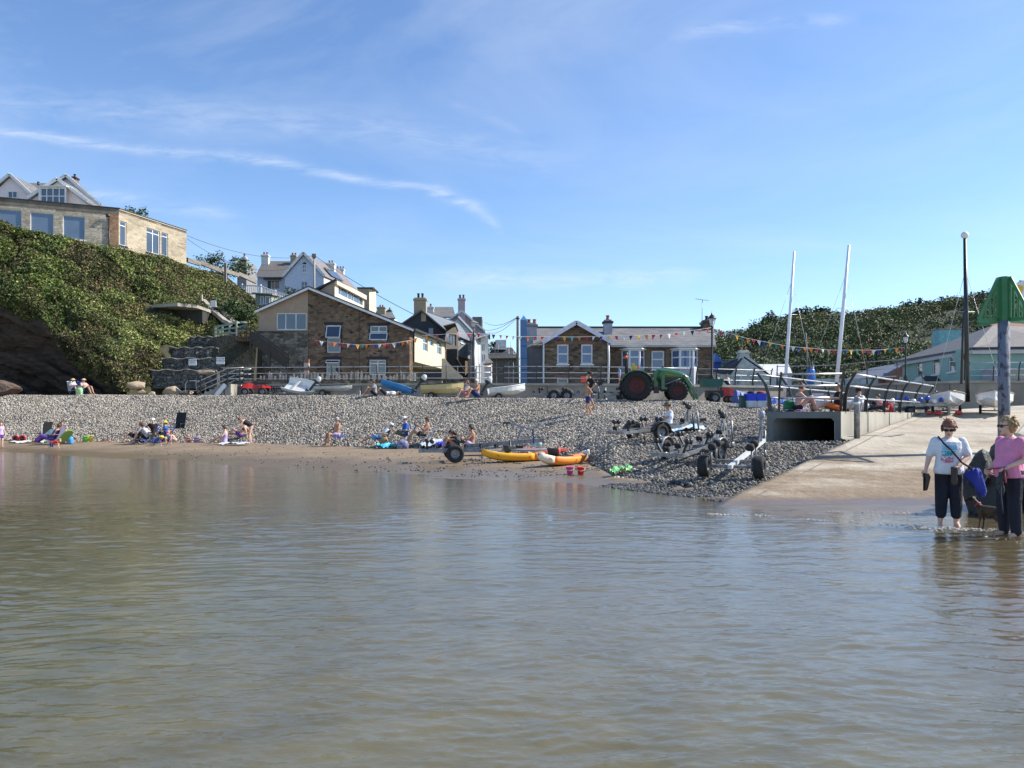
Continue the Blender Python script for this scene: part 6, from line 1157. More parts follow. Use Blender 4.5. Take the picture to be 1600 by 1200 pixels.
for i, (x, y, z, r, m, sq, lab) in enumerate(((8.15, 13.0, .30, .66, M_arm, (1.1, .8, .85), 'black wet block of rock directly behind the dog and pink top'), (8.75, 13.3, .95, .42, M_arg, (1.2, 1, .8), 'grey-green rock leaning above the black block behind the pink top'), (9.2, 13.6, .4, .7, M_arm, (1, .9, .9), 'large black wet rock at the right edge of the water'), (9.3, 14.0, 1.05, .42, M_arg, (1.1, .9, .8), 'grey mossy rock topmost of the pile at the right edge'), (7.85, 12.9, .75, .36, M_arm, (.8, .7, 1), 'upright dark slab of rock left of the pink top'))):
    rock((x, y, z), r, 60+i, m, lab, 'armour rocks by the slipway', sq=sq)
# pale debris patches and kelp lines
# ================================================================ VEHICLES, TRAILERS, BOATS
def wheel(par, c, r, w, m_t=None, m_r=None, rr=.55, axis='y', lugs=0, dish=None):
    c = Vector(c); mb = MB(); pr = [(r*rr, -w/2*.8), (r*.86, -w/2), (r*.97, -w/2*.75), (r, -w/4), (r, w/4), (r*.97, w/2*.75), (r*.86, w/2), (r*rr, w/2*.8)]
    mb.lathe(pr, c, 28, axis, close=True)
    for k in range(lugs):
        for sd in (-1, 1):
            a = 2*math.pi*(k+(.25 if sd > 0 else 0))/lugs; Mx = Matrix.Rotation(-a, 3, 'Y') @ Matrix.Rotation(sd*R(38), 3, 'X')
            mb.box(c+Matrix.Rotation(-a, 3, 'Y') @ Vector((r*.985, sd*w*.24, 0)), (r*.09, w*.56, r*.085), Matrix.Rotation(-a, 3, 'Y') @ Matrix.Rotation(sd*R(38), 3, 'X'))
    ty = mb.obj('wheel', m_t or M_rub, par); mb = MB(); q_ = w/2*.55
    mb.lathe([(0.001, -q_*.5), (r*rr*.25, -q_*.6), (r*rr*.3, -q_*.3), (r*rr*.8, -q_*.25), (r*rr*1.02, -q_*1.3), (r*rr*1.02, q_*1.3), (r*rr*.8, q_*.25), (r*rr*.3, q_*.3), (r*rr*.25, q_*.6), (.001, q_*.5)], c, 20, axis); 
    for k in range(5): a = k*2*math.pi/5; mb.tube([c+Vector((math.cos(a)*r*rr*.55, -q_*.5, math.sin(a)*r*rr*.55)), c+Vector((math.cos(a)*r*rr*.55, q_*.5, math.sin(a)*r*rr*.55))], r*.035, 6)
    mb.obj('rim', m_r or M_galv, ty); return ty
def B(par, name, m, *cmds):
    mb = MB()
    for c in cmds: getattr(mb, c[0])(*c[1:])
    return mb.obj(name, m, par)
def solid(par, name, rings, m, smooth=True): mb = MB(); mb.loft(rings, smooth=smooth); return mb.obj(name, m, par)
M_tg = mat('tractor_green', (.018, .13, .035), .3, c2=(.014, .10, .028), coat=.4); M_ty = plain('tractor_yellow', (.80, .60, .02), .45); M_red = plain('wheel_red', (.085, .014, .010), .6)
# ---------------- tractor (local: +x forward)
def tractor():
    Y = 37; z = ZP(626.5, Y); t = thing('tractor', 'green tractor with red wheel rims, yellow seat and a front loader on the shingle ridge', 'tractor', (XP(993, Y), Y, z), R(-4))
    def prof(pts, y0, y1, n, m, sm=False): mb = MB(); mb.prism(pts, 'y', y0, y1); return mb.obj(n, m, t)
    wr, wf = .70, .46; xf = 1.92
    for sy in (-.72, .72): wheel(t, (0, sy, wr), wr, .38, None, M_red, .58, lugs=20)
    for sy in (-.66, .66): wheel(t, (xf, sy, wf), wf, .28, None, M_red, .56, lugs=18)
    B(t, 'axle', M_black, ('tube', [(0, -.6, wr), (0, .6, wr)], .13, 10), ('tube', [(xf, -.6, wf), (xf, .6, wf)], .08, 8), ('bb', (-.35, -.22, .5), (1.6, .22, 1.0)), ('bb', (1.2, -.18, .45), (2.3, .18, .75)))
    # fenders
    for sy in (-1, 1):
        rg = []
        for k in range(11):
            a = R(15+k*14.5); o_ = .80; x, z_ = math.cos(a)*o_, wr+math.sin(a)*o_*.93; x = min(x, .74); rg.append([(x*(1), sy*.40, z_), (x, sy*.92, z_-.02), (x*.96, sy*.92, z_-.05), (x*.96, sy*.40, z_-.03)])
        solid(t, 'fender', rg, M_tg, True)
        prof([(-.45, .9), (.62, .75), (.70, 1.0), (.45, 1.42), (-.1, 1.48), (-.5, 1.3)], sy*.40-.02, sy*.40+.02, 'fender_side', M_tg)
    # floor and steps
    B(t, 'platform', M_black, ('bb', (.45, -.55, .62), (1.15, .55, .67)), ('bb', (.8, -.62, .35), (1.05, -.5, .62)))
    # bonnet: rounded, sloping forward
    rg = []
    for x, w, zt_, zb_ in ((.98, .26, 1.52, .95), (1.2, .30, 1.55, .92), (1.7, .30, 1.50, .9), (2.15, .28, 1.40, .88), (2.42, .24, 1.26, .82), (2.52, .18, 1.12, .80)):
        r = []; n = 14
        for k in range(n):
            a = math.pi*k/(n-1); r.append((x, -w*math.cos(a)*(1 if 0 < k < n-1 else 1), zb_+(zt_-zb_)*min(1, math.sin(a)**.45 if k not in (0, n-1) else 0)))
        rg.append(r)
    solid(t, 'bonnet', rg, M_tg)
    for sy in (-1, 1): B(t, 'stripe', M_ty, ('beam', (1.15, sy*.307, 1.30), (2.1, sy*.295, 1.16), .012, .05)); B(t, 'grille', M_black, ('bb', (1.35, sy*.30-.012, .93), (2.2, sy*.30+.012, 1.1)))
    B(t, 'headlight', mat('lamp_lens', (.7, .7, .65), .15), ('ell', (2.47, -.13, 1.12), (.05, .07, .05))); B(t, 'headlight', mat('lamp_lens', (.7, .7, .65)), ('ell', (2.47, .13, 1.12), (.05, .07, .05)))
    B(t, 'dashboard', M_tg, ('bb', (.86, -.24, .67), (1.04, .24, 1.45))); B(t, 'steering_wheel', M_black, ('tube', [(.88, 0, 1.40), (.70, 0, 1.58)], .025, 6), ('tube', [(.68+.07*math.cos(a*.5236)*-.6, .19*math.sin(a*.5236), 1.60+.14*math.cos(a*.5236)) for a in range(13)], .016, 6))
    B(t, 'seat', M_ty, ('box', (.18, 0, 1.27), (.48, .46, .12)), ('box', (-.06, 0, 1.55), (.11, .46, .55), Matrix.Rotation(R(-14), 3, 'Y'))); B(t, 'seat_base', M_black, ('bb', (0, -.18, .95), (.36, .18, 1.21)))
    B(t, 'roll_bar', M_black, ('tube', [(-.42, -.46, .85), (-.45, -.46, 2.2), (-.45, -.38, 2.32), (-.45, .38, 2.32), (-.45, .46, 2.2), (-.42, .46, .85)], .04, 8)); 
    B(t, 'beacon_lamp', plain('lamp_orange', (.9, .14, .02), .4), ('lathe', [(.06, 0), (.065, .1), (.03, .14)], (-.5, -.62, 2.0), 10)); B(t, 'beacon_stalk', M_black, ('tube', [(-.45, -.46, 1.9), (-.5, -.62, 2.0)], .015, 5))
    for sy in (-1, 1): B(t, 'tail_lamp', plain('lamp_orange', (.9, .14, .02)), ('bb', (.02, sy*.66-.05, 1.50), (.10, sy*.66+.05, 1.66)))
    # loader
    for sy in (-.48, .48):
        B(t, 'loader_post', M_tg, ('beam', (1.25, sy, .55), (1.25, sy, 1.30), .07, .16), ('beam', (1.25, sy, .6), (1.9, sy, .55), .05, .12))
        B(t, 'loader_arm', M_tg, ('beam', (1.22, sy, 1.38), (2.25, sy, 1.16), .07, .13), ('beam', (2.23, sy, 1.19), (2.80, sy, .22), .07, .13), ('beam', (2.8, sy, .3), (2.86, sy, .06), .05, .1))
        B(t, 'hydraulic_ram', M_galv, ('tube', [(1.3, sy, .75), (2.15, sy, 1.08)], .03, 8), ('tube', [(2.3, sy+.06, 1.18), (2.86, sy+.06, .45)], .025, 8))
    B(t, 'loader_crossbar', M_tg, ('bb', (2.50, -.48, .55), (2.58, .48, .66)), ('bb', (2.82, -.5, .10), (2.88, .5, .2)))
    B(t, 'front_guard', M_tg, ('tube', [(2.52, -.2, .75), (2.62, -.2, 1.15), (2.62, .2, 1.15), (2.52, .2, .75)], .025, 6), ('bb', (2.3, -.25, .6), (2.56, .25, .8)))
tractor()
# ---------------- boats
def dinghy(px, Y, z, L_, lab, m_out, m_in, rz, tilt=(0, 0), outboard=None, name='dinghy', beam=.62, dep=.5, upside=False, tint=None, trailer=True):
    t = thing(name, lab, 'boat', (XP(px, Y), Y, z), rz); rg = []; ri = []; base = .28
    for k in range(9):
        f = k/8; x = -L_/2+L_*f; w = beam*(1-max(0, (f-.35)/.65)**2.4)*(.9+.1*min(1, f*4)); w = max(w, .03); zt = base+dep*(.9+.25*f*f); zb = base+.22*max(0, (f-.55)/.45)**2*dep*2
        rg.append([(x, -w, zt), (x-.0, -w*.97, zb+dep*.45), (x, -w*.62, zb+.06), (x, 0, zb), (x, w*.62, zb+.06), (x, w*.97, zb+dep*.45), (x, w, zt), (x, w-.05, zt), (x+.02, (w-.07)*.6 if w > .1 else .01, zb+.16), (x+.02, -(w-.07)*.6 if w > .1 else -.01, zb+.16), (x, -w+.05, zt)])
    if tilt != (0, 0):
        Mr = Matrix.Rotation(tilt[0], 3, 'X') @ Matrix.Rotation(tilt[1], 3, 'Y'); rg = [[Mr @ (Vector(v)-Vector((0, 0, .45)))+Vector((0, 0, .45)) for v in r] for r in rg]
    mb = MB(); mb.loft(rg, smooth=False); mb.obj('hull', m_out, t)
    if not upside:
        g = MB(); g.tube([r[0] for r in rg], .028, 6); g.tube([r[6] for r in rg], .028, 6); g.obj('gunwale', m_in, t)
        for f in (2, 5): mb = MB(); a, b = Vector(rg[f][0]), Vector(rg[f][6]); mb.beam(a*.95+b*.05-Vector((0, 0, .1)), b*.95+a*.05-Vector((0, 0, .1)), .22, .03); mb.obj('thwart', m_in, t)
    if outboard:
        o = Vector((-L_/2-.08, 0, base+dep*.9)); Ro = Matrix.Rotation(R(outboard), 3, 'Y')
        mb = MB(); q_ = lambda v: o+Ro @ Vector(v)
        mb.ell(q_((-.1, 0, .42)), (.17, .13, .22), 12, 8, Ro); mb.obj('engine_cowl', plain('cowl_white', (.6, .6, .6), .35), t)
        mb = MB(); mb.ell(q_((-.1, 0, .28)), (.18, .135, .14), 12, 8, Ro); mb.beam(q_((-.1, 0, .2)), q_((-.12, 0, -.42)), .09, .14, Ro @ Vector((1, 0, 0))); mb.beam(q_((0, 0, .22)), q_((.5, .05, .34)), .03, .04); mb.box(q_((-.12, 0, -.5)), (.30, .06, .1), Ro); mb.box(q_((-.16, 0, -.62)), (.16, .03, .18), Ro); mb.obj('engine_leg', M_black, t)
        mb = MB(); [mb.box(q_((-.3, 0, -.5)), (.03, .22, .06), Ro @ Matrix.Rotation(R(k*60), 3, 'X')) for k in range(3)]; mb.obj('propeller', M_galv, t)
    if trailer:
        mb = MB(); mb.tube([(-L_*.25, -.5, .16), (-L_*.25, .5, .16)], .03, 6); mb.beam((-L_*.35, 0, .2), (L_*.6, 0, .2), .06, .06); mb.obj('trolley_frame', M_galv, t)
        for sy in (-.5, .5): wheel(t, (-L_*.25, sy, .2), .2, .1)
    return t
Mw1 = mat('hull_white', (.72, .72, .68), .35, c2=(.62, .61, .56)); Mw2 = mat('hull_grey_white', (.50, .50, .46), .4, c2=(.40, .38, .33)); My = mat('hull_pale_yellow', (.58, .46, .20), .4, c2=(.52, .42, .2)); Mbl = mat('hull_blue', (.05, .24, .52), .4, c2=(.04, .2, .45))
zg = lambda px, Y: ground(XP(px, Y), Y)
dinghy(478, 47.0, zg(478, 47)-.0, 2.9, 'white flat-bottomed dinghy tipped on its side, leftmost boat below the sea wall', Mw1, Mw1, R(-28), (R(38), R(14)), None, beam=.58, dep=.42, trailer=False)
dinghy(522, 46.3, zg(522, 46), 2.2, 'grey-white dinghy with a tilted white outboard engine, second boat from the left', Mw2, M_black, R(-6), (0, 0), 40, beam=.55, dep=.40)
dinghy(623, 45.2, zg(623, 45)+.05, 2.1, 'bright blue dinghy propped nose down against the sea wall', Mbl, plain('hull_blue_in', (.08, .35, .65), .4), R(-14), (R(-22), R(17)), None, beam=.5, dep=.34, trailer=False)
dinghy(692, 44.5, zg(692, 44), 2.4, 'pale yellow dinghy with a tilted outboard engine left of the sitting couple', My, M_black, R(-4), (0, 0), 35, beam=.62, dep=.62)
dinghy(792, 43.5, zg(792, 43.5), 2.1, 'white dinghy with black and white outboard below the utility pole', Mw1, M_white, R(8), (0, R(-4)), 30, beam=.6, dep=.52)
for i, (px, Y) in enumerate(((560, 47.5), (660, 46.5), (853, 46))):
    t = thing('mooring_block', ('pale concrete block at the foot of the sea wall right of the grey-white dinghy', 'pale concrete block at the foot of the sea wall right of the blue dinghy', 'pale concrete block under the double-axle trailer')[i], 'block', (XP(px, Y), Y, zg(px, Y)), 0, 'concrete blocks at the wall foot'); B(t, 'block', M_concl, ('bb', (-.12, -.1, 0), (.12, .1, .42))); B(t, 'lifting_ring', M_galv, ('tube', [(-.06, 0, .42), (-.06, 0, .5), (.06, 0, .5), (.06, 0, .42)], .012, 5))
# two white sailing dinghies with masts at right, plus masts
def sail_dinghy(px, Y, z, rz, lab, mast=None, L_=3.2):
    t = dinghy(px, Y, z, L_, lab, mat('hull_clean_white', (.74, .75, .76), .25, c2=(.62, .62, .60)), mat('varnish', (.35, .2, .08), .3), rz, (0, 0), None, 'sailing_dinghy', .66, .58)
    mb = MB(); mb.box((0, 0, .88), (L_*.55, .9, .03)); mb.obj('foredeck', Mw1, t); 
    if mast: mb = MB(); mb.tube([(L_*.15, 0, .5), (L_*.15+.0, 0, mast)], [.05, .035], 8); mb.obj('mast', M_black, t)
    return t
sail_dinghy(1480, 31.5, 1.70, R(243), 'white sailing dinghy on a trolley left of the green beacon pile', 0)
sail_dinghy(1554, 31.0, 1.70, R(238), 'white sailing dinghy partly hidden by the beacon pile', 0)
def mast(px0, py0, px1, py1, Y, r, m, lab, ball=False, stays=True, boom=None):
    a, b = P(px0, py0, Y), P(px1, py1, Y); t = thing('mast', lab, 'mast', a); B(t, 'spar', m, ('tube', [(0, 0, 0), (b-a)*.5, b-a], [r, r, r*.7], 10))
    if ball: B(t, 'ball', M_white, ('ell', b-a+Vector((0, 0, .12)), .15, 14, 10)); B(t, 'yard', M_black, ('tube', [(b-a)+Vector((0, 0, -.05)), (b-a)+Vector((.02, 0, 0))], .04, 6))
    if stays:
        for dx, dy in ((-1.3, .3), (1.4, -.2)): B(t, 'stay', M_rail, ('tube', [(b-a)*.8, Vector((dx, dy, .2))], .008, 4))
        B(t, 'spreader', M_rail, ('tube', [(b-a)*.55+Vector((-.35, 0, 0)), (b-a)*.55+Vector((.35, 0, 0))], .012, 5))
    return t
mw = mat('mast_white', (.80, .82, .86), .3, c2=(.7, .72, .76))
mast(1226, 612, 1241, 393, 37, .075, mw, 'white leaning mast, left one of two, behind the culvert railing'); mast(1307, 602, 1326.5, 383, 36, .085, mw, 'thick white leaning mast, right one of two, above the culvert railing')
mast(1512, 628, 1507.5, 372, 32, .09, M_black, 'tall black mast with a white ball on top left of the green beacon', ball=True); mast(1502, 600, 1506, 474, 32.6, .05, M_black, 'shorter black mast standing directly behind the tall black one', stays=False)
mast(1291, 590, 1294, 552, 60, .04, M_wood_d, 'thin dark pole in front of the wood between the white masts', stays=False); mast(1262, 580, 1259.5, 520, 70, .07, M_conc, 'grey utility pole against the wood right of the left white mast', stays=False)
# ---------------- trailers
def boat_trailer(loc, rz, lab, L_=3.6, wd=.75, wr=.26, ww=.18, tandem=False, winch=True, rollers=6, fender=None, name='boat_trailer', beam_m=None, pitch=0, group='empty boat trailers', hub=None, rm=None):
    """+x = drawbar end"""
    t = thing(name, lab, 'trailer', loc, rz, group); t.rotation_euler = (0, pitch, rz); z0 = wr+.06; m = beam_m or M_galv
    B(t, 'drawbar', m, ('beam', (-L_*.45, 0, z0), (L_*.5, 0, z0+.10), .08, .10)); B(t, 'hitch', M_black, ('box', (L_*.5+.1, 0, z0+.12), (.24, .1, .1)), ('tube', [(L_*.44, .08, z0-.3), (L_*.44, .08, z0+.35)], .03, 6))
    for sy in (-1, 1): B(t, 'side_rail', m, ('beam', (-L_*.45, sy*wd*.55, z0+.02), (L_*.18, sy*wd*.55, z0+.02), .06, .09), ('beam', (L_*.17, sy*wd*.55, z0+.02), (L_*.36, 0, z0+.05), .05, .08))
    for x in (-L_*.45, -L_*.1): B(t, 'cross_member', m, ('beam', (x, -wd*.58, z0+.03), (x, wd*.58, z0+.03), .07, .09))
    ax = (-L_*.12,) if not tandem else (-L_*.05, -L_*.05-wr*2.35)
    for x in ax:
        B(t, 'axle', m, ('tube', [(x, -wd, wr), (x, wd, wr)], .035, 8))
        for sy in (-1, 1):
            wheel(t, (x, sy*wd, wr), wr, ww, rr=.52, m_r=rm)
            if fender: 
                rg = []
                for k in range(9): a = R(5+k*21); rg.append([(x+math.cos(a)*(wr+.07), sy*wd-ww*.6, wr+math.sin(a)*(wr+.07)), (x+math.cos(a)*(wr+.07), sy*wd+ww*.6, wr+math.sin(a)*(wr+.07)), (x+math.cos(a)*(wr+.085), sy*wd+ww*.6, wr+math.sin(a)*(wr+.085)), (x+math.cos(a)*(wr+.085), sy*wd-ww*.6, wr+math.sin(a)*(wr+.085))])
                solid(t, 'mudguard', rg, fender)
    rr = random.Random(int(L_*100))
    for k in range(rollers):
        x = -L_*.45+k*(L_*.75/max(1, rollers-1)); c = B(t, 'roller', M_rub, ('lathe', [(.04, -.09), (.075, -.07), (.055, 0), (.075, .07), (.04, .09)], (x, 0, z0+.17), 10, 'y')); B(c, 'bracket', m, ('bb', (x-.02, -.1, z0+.03), (x+.02, -.085, z0+.19)))
    for x in (-L_*.38, -L_*.08):
        for sy in (-1, 1):
            B(t, 'cradle_arm', M_black, ('beam', (x, sy*wd*.4, z0+.05), (x, sy*wd*.55, z0+.30), .05, .05), ('lathe', [(.04, -.06), (.07, -.04), (.07, .04), (.04, .06)], (x, sy*wd*.55, z0+.34), 8, 'y'), ('lathe', [(.04, -.06), (.07, -.04), (.07, .04), (.04, .06)], (x+.16, sy*wd*.55, z0+.32), 8, 'y'))
    if winch:
        x = L_*.36; B(t, 'winch_post', m, ('beam', (x, 0, z0+.08), (x+.05, 0, z0+.62), .07, .07, (1, 0, 0)), ('beam', (x-.25, 0, z0+.08), (x+.03, 0, z0+.45), .04, .05)); B(t, 'winch', M_black, ('lathe', [(.05, -.07), (.09, -.06), (.09, .06), (.05, .07)], (x+.05, 0, z0+.6), 12, 'y'), ('lathe', [(.03, -.05), (.07, -.04), (.07, .04), (.03, .05)], (x-.1, 0, z0+.72), 10, 'y'), ('beam', (x+.05, .08, z0+.6), (x+.2, .1, z0+.66), .02, .03))
        B(t, 'jockey_wheel', m, ('tube', [(L_*.45, -.1, z0-.28), (L_*.45, -.1, z0+.42)], .028, 8), ('lathe', [(.03, -.03), (.09, -.02), (.09, .02), (.03, .03)], (L_*.45, -.1, z0-.28), 12, 'y'))
    return t
def gl(px, Y, dz=0): x = XP(px, Y); return (x, Y, ground(x, Y)+dz)
boat_trailer(gl(890, 42.5), R(0), 'galvanised double-axle boat trailer parked along the sea wall left of the tractor', 4.4, .85, .30, .20, tandem=True, rollers=5, fender=M_galv, group=None)
boat_trailer(gl(965, 39.5), R(178), 'small trailer half hidden behind the tractor rear wheel', 2.2, .7, .27, .16, rollers=2, group=None)
boat_trailer(gl(1028, 24.6), R(28), 'grey flatbed boat trailer with black mudguards, farthest of the three on the lower shingle', 3.6, .72, .26, .17, rollers=4, fender=M_black, pitch=R(-5))
boat_trailer(gl(1095, 20.6), R(48), 'galvanised boat trailer with squarish steel mudguards, middle one of the three', 3.8, .80, .26, .18, rollers=6, fender=M_galv, pitch=R(-8))
# launching trolley with fat wheels (nearest)
def fat_trolley():
    # axle between wheels at px1102,720 and px1187,725
    Y = 17.6; a = Vector((XP(1101, Y), Y, 0)); b = Vector((XP(1187, Y-.55), Y-.55, 0)); c = (a+b)/2; zc = ground(c.x, c.y); ang = math.atan2(b.y-a.y, b.x-a.x); wd = (b-a).length/2
    t = thing('launching_trolley', 'nearest launching trolley with two fat black tyres and a long pale drawbar', 'trailer', (c.x, c.y, zc), ang+R(90), 'empty boat trailers'); t.rotation_euler = (0, R(-7), ang+R(90)); wr = .255
    for sy in (-1, 1): wheel(t, (0, sy*wd, wr), wr, .235, rr=.42, m_r=mat('wheel_white', (.62, .62, .60), .4))
    B(t, 'axle', M_galv, ('tube', [(0, -wd, wr), (0, wd, wr)], .04, 8)); B(t, 'drawbar', plain('pale_steel', (.60, .60, .58), .45), ('beam', (-.2, 0, wr+.02), (3.3, -.2, wr+.10), .09, .09))
    for x in (.0, .55):
        for sy in (-1, 1): B(t, 'cradle_post', M_galv, ('tube', [(x, sy*.45, wr-.1), (x, sy*.45, wr+.42)], .025, 6)); B(t, 'roller', M_rub, ('lathe', [(.04, -.09), (.085, -.06), (.085, .06), (.04, .09)], (x, sy*.42, wr+.44), 10, 'y'))
    B(t, 'cross_member', M_galv, ('beam', (.0, -.5, wr), (.0, .5, wr), .07, .07), ('beam', (.55, -.48, wr+.03), (.55, .48, wr+.03), .06, .06))
    B(t, 'winch_post', M_galv, ('beam', (2.9, -.18, wr+.1), (3.05, -.18, wr+.75), .07, .07, (1, 0, 0)), ('beam', (2.6, -.17, wr+.1), (3.0, -.18, wr+.5), .04, .05)); B(t, 'winch', plain('blue_grey_steel', (.3, .34, .42), .4), ('lathe', [(.05, -.06), (.1, -.05), (.1, .05), (.05, .06)], (3.1, -.2, wr+.8), 12, 'y')); B(t, 'jockey_wheel', M_galv, ('tube', [(3.35, -.22, -.1), (3.35, -.22, wr+.35)], .03, 8), ('lathe', [(.03, -.03), (.1, -.02), (.1, .02), (.03, .03)], (3.35, -.22, .0), 12, 'y'))
fat_trolley()
boat_trailer(gl(728, 25.6), R(8), 'low galvanised trailer with fat tyres and cradle rollers on the wet sand beside the kayaks', 3.4, .78, .29, .20, rollers=6, group=None, winch=False)
boat_trailer((XP(1425, 33), 33.2, 1.66), R(5), 'double trailer with blue rollers parked below the curved flood wall', 3.6, .7, .22, .14, rollers=0, group=None)
t = thing('roller_frame', 'low steel cradle frame with rows of blue and white rollers by the curved flood wall', 'cradle', (XP(1428, 31), 31, 1.66)); B(t, 'frame', M_galv, ('bb', (-1.2, -.5, .38), (1.3, -.42, .48)), ('bb', (-1.2, .42, .38), (1.3, .5, .48)), ('bb', (-1.2, -.42, .38), (-1.1, .42, .47)), ('bb', (1.2, -.42, .38), (1.3, .42, .47)), ('bb', (-1.1, -.48, 0), (-1, -.42, .38)), ('bb', (1.1, -.48, 0), (1.2, -.42, .38)))
mbr = plain('roller_blue', (.02, .08, .45), .4)
for k in range(9): x = -1.1+k*.28; B(t, 'roller', mbr if k % 3 else M_white, ('lathe', [(.03, -.08), (.09, -.06), (.09, .06), (.03, .08)], (x, -.45, .57+.12*((k*7) % 3)/2), 10, 'y'))
# quad bike
t = thing('quad_bike', 'red quad bike with a small trailer at the foot of the sea wall', 'quad bike', (XP(400, 49), 49, zg(400, 49)), R(180)); mr = plain('quad_red', (.50, .02, .015), .35)
for x in (-.55, .55):
    for sy in (-.42, .42): wheel(t, (x, sy, .27), .27, .22)
rg = [[(x, -w, zb), (x, -w*.8, zt_), (x, w*.8, zt_), (x, w, zb)] for x, w, zb, zt_ in ((-.85, .4, .52, .62), (-.55, .5, .5, .72), (-.2, .28, .45, .66), (.1, .2, .45, .78), (.4, .38, .5, .84), (.7, .48, .5, .74), (.9, .35, .5, .6))]; solid(t, 'bodywork', rg, mr, False)
B(t, 'seat', M_black, ('box', (-.2, 0, .82), (.75, .3, .14))); B(t, 'handlebar', M_black, ('tube', [(.35, -.36, 1.08), (.4, -.1, .98), (.4, .1, .98), (.35, .36, 1.08)], .022, 6), ('tube', [(.4, 0, .98), (.5, 0, .7)], .03, 6)); B(t, 'rear_rack', M_black, ('bb', (-.95, -.3, .8), (-.45, .3, .84))); B(t, 'bumper', M_black, ('tube', [(.9, -.25, .45), (1.0, -.25, .7), (1.0, .25, .7), (.9, .25, .45)], .02, 5)); B(t, 'headlight', M_white, ('ell', (.92, 0, .66), (.05, .12, .06)))
t = boat_trailer((XP(428, 49), 49, zg(428, 49)), R(180), 'tiny low trailer hitched behind the red quad bike', 1.4, .4, .15, .1, rollers=0, winch=False, group=None)
# small red tractor with green trailer box, right of the green tractor
t = thing('ride_on_mower', 'small red ride-on machine with a green box just right of the tractor loader', 'garden tractor', (XP(1122, 38.5), 38.5, zg(1122, 38.5))); mg_ = plain('box_green', (.02, .12, .09), .5)
for x, r in ((-.25, .26), (.55, .19)):
    for sy in (-.4, .4): wheel(t, (x, sy, r), r, .18)
solid(t, 'bonnet', [[(x, -w, .35), (x, -w, zt_), (x, w, zt_), (x, w, .35)] for x, w, zt_ in ((.15, .26, .78), (.5, .27, .76), (.82, .2, .62), (.9, .15, .55))], plain('mower_red', (.45, .02, .015), .35), False); B(t, 'chassis', M_black, ('bb', (-.6, -.3, .28), (.2, .3, .62))); B(t, 'box', mg_, ('box', (-.35, 0, .98), (.95, .6, .34), 0, 1.12)); B(t, 'box_lid', mg_, ('box', (-.35, 0, 1.17), (1.1, .7, .05)))
# kayaks
def kayak(px, Y, rz, L_, lab, ms, hold=None, dz=0):
    t = thing('kayak', lab, 'kayak', gl(px, Y, dz), rz); n = 21
    def ring(f, z0=0, k=1):
        x = (-.5+f)*L_; s = math.sin(math.pi*min(max(f, .012), .988))**.62; w = .37*s; zt = .24+.20*abs(2*f-1)**2.6; zb = .0+.16*abs(2*f-1)**3
        return [(x, w*math.cos(a)*(1 if math.sin(a) > 0 else .94), (zt if math.sin(a) > 0 else (zt*.5+zb*.5))+( .045*math.sin(a)*s if math.sin(a) > 0 else (zt-zb)*.5*math.sin(a)*(s**.5))) for a in [2*math.pi*j/16 for j in range(16)]]
    # hull in colour bands along its length
    bands = ms; k0 = 0
    for (f1, m) in bands:
        k1 = int(round(f1*n)); mb = MB(); mb.loft([ring(k/n) for k in range(k0, k1+1)], caps=(True)); mb.obj('hull', m, t); k0 = k1
    B(t, 'cockpit', M_black, ('ell', (-.1, 0, .265), (.42, .22, .035), 16, 6)); B(t, 'footwell', plain('kayak_shade', (.25, .07, .02), .5), ('ell', (.65, 0, .275), (.34, .17, .03), 14, 6)); B(t, 'backrest', M_black, ('box', (-.52, 0, .42), (.05, .42, .24), Matrix.Rotation(R(-14), 3, 'Y')))
    B(t, 'deck_strap', M_black, ('tube', [(.15, -.37, .16), (.15, -.2, .295), (.15, .2, .295), (.15, .37, .16)], .014, 5), ('tube', [(-.9, -.33, .2), (-.9, 0, .33), (-.9, .33, .2)], .012, 5))
    for s_ in (-1, 1): B(t, 'toggle', M_black, ('tube', [(s_*(L_/2-.1), 0, .44), (s_*(L_/2+.03), 0, .36)], .015, 5))
    return t
ky = mat('kayak_yellow', (.85, .42, .02), .4, c2=(.80, .34, .015), scale=1); ko = mat('kayak_orange', (.85, .25, .03), .4, c2=(.85, .32, .05), scale=1); kr = mat('kayak_red', (.62, .06, .05), .4, c2=(.7, .10, .08)); kw = mat('kayak_white', (.78, .72, .60), .4, c2=(.75, .62, .45))
kayak(815, 25.2, R(20), 2.75, 'yellow and orange kayak with a red stern lying beside the trailer', [(.62, ky), (.78, ko), (1, kr)])
kayak(882, 23.5, R(46), 2.35, 'orange kayak with white bow and tail lying nearest the two buckets', [(.2, kw), (.88, ko), (1, kw)])
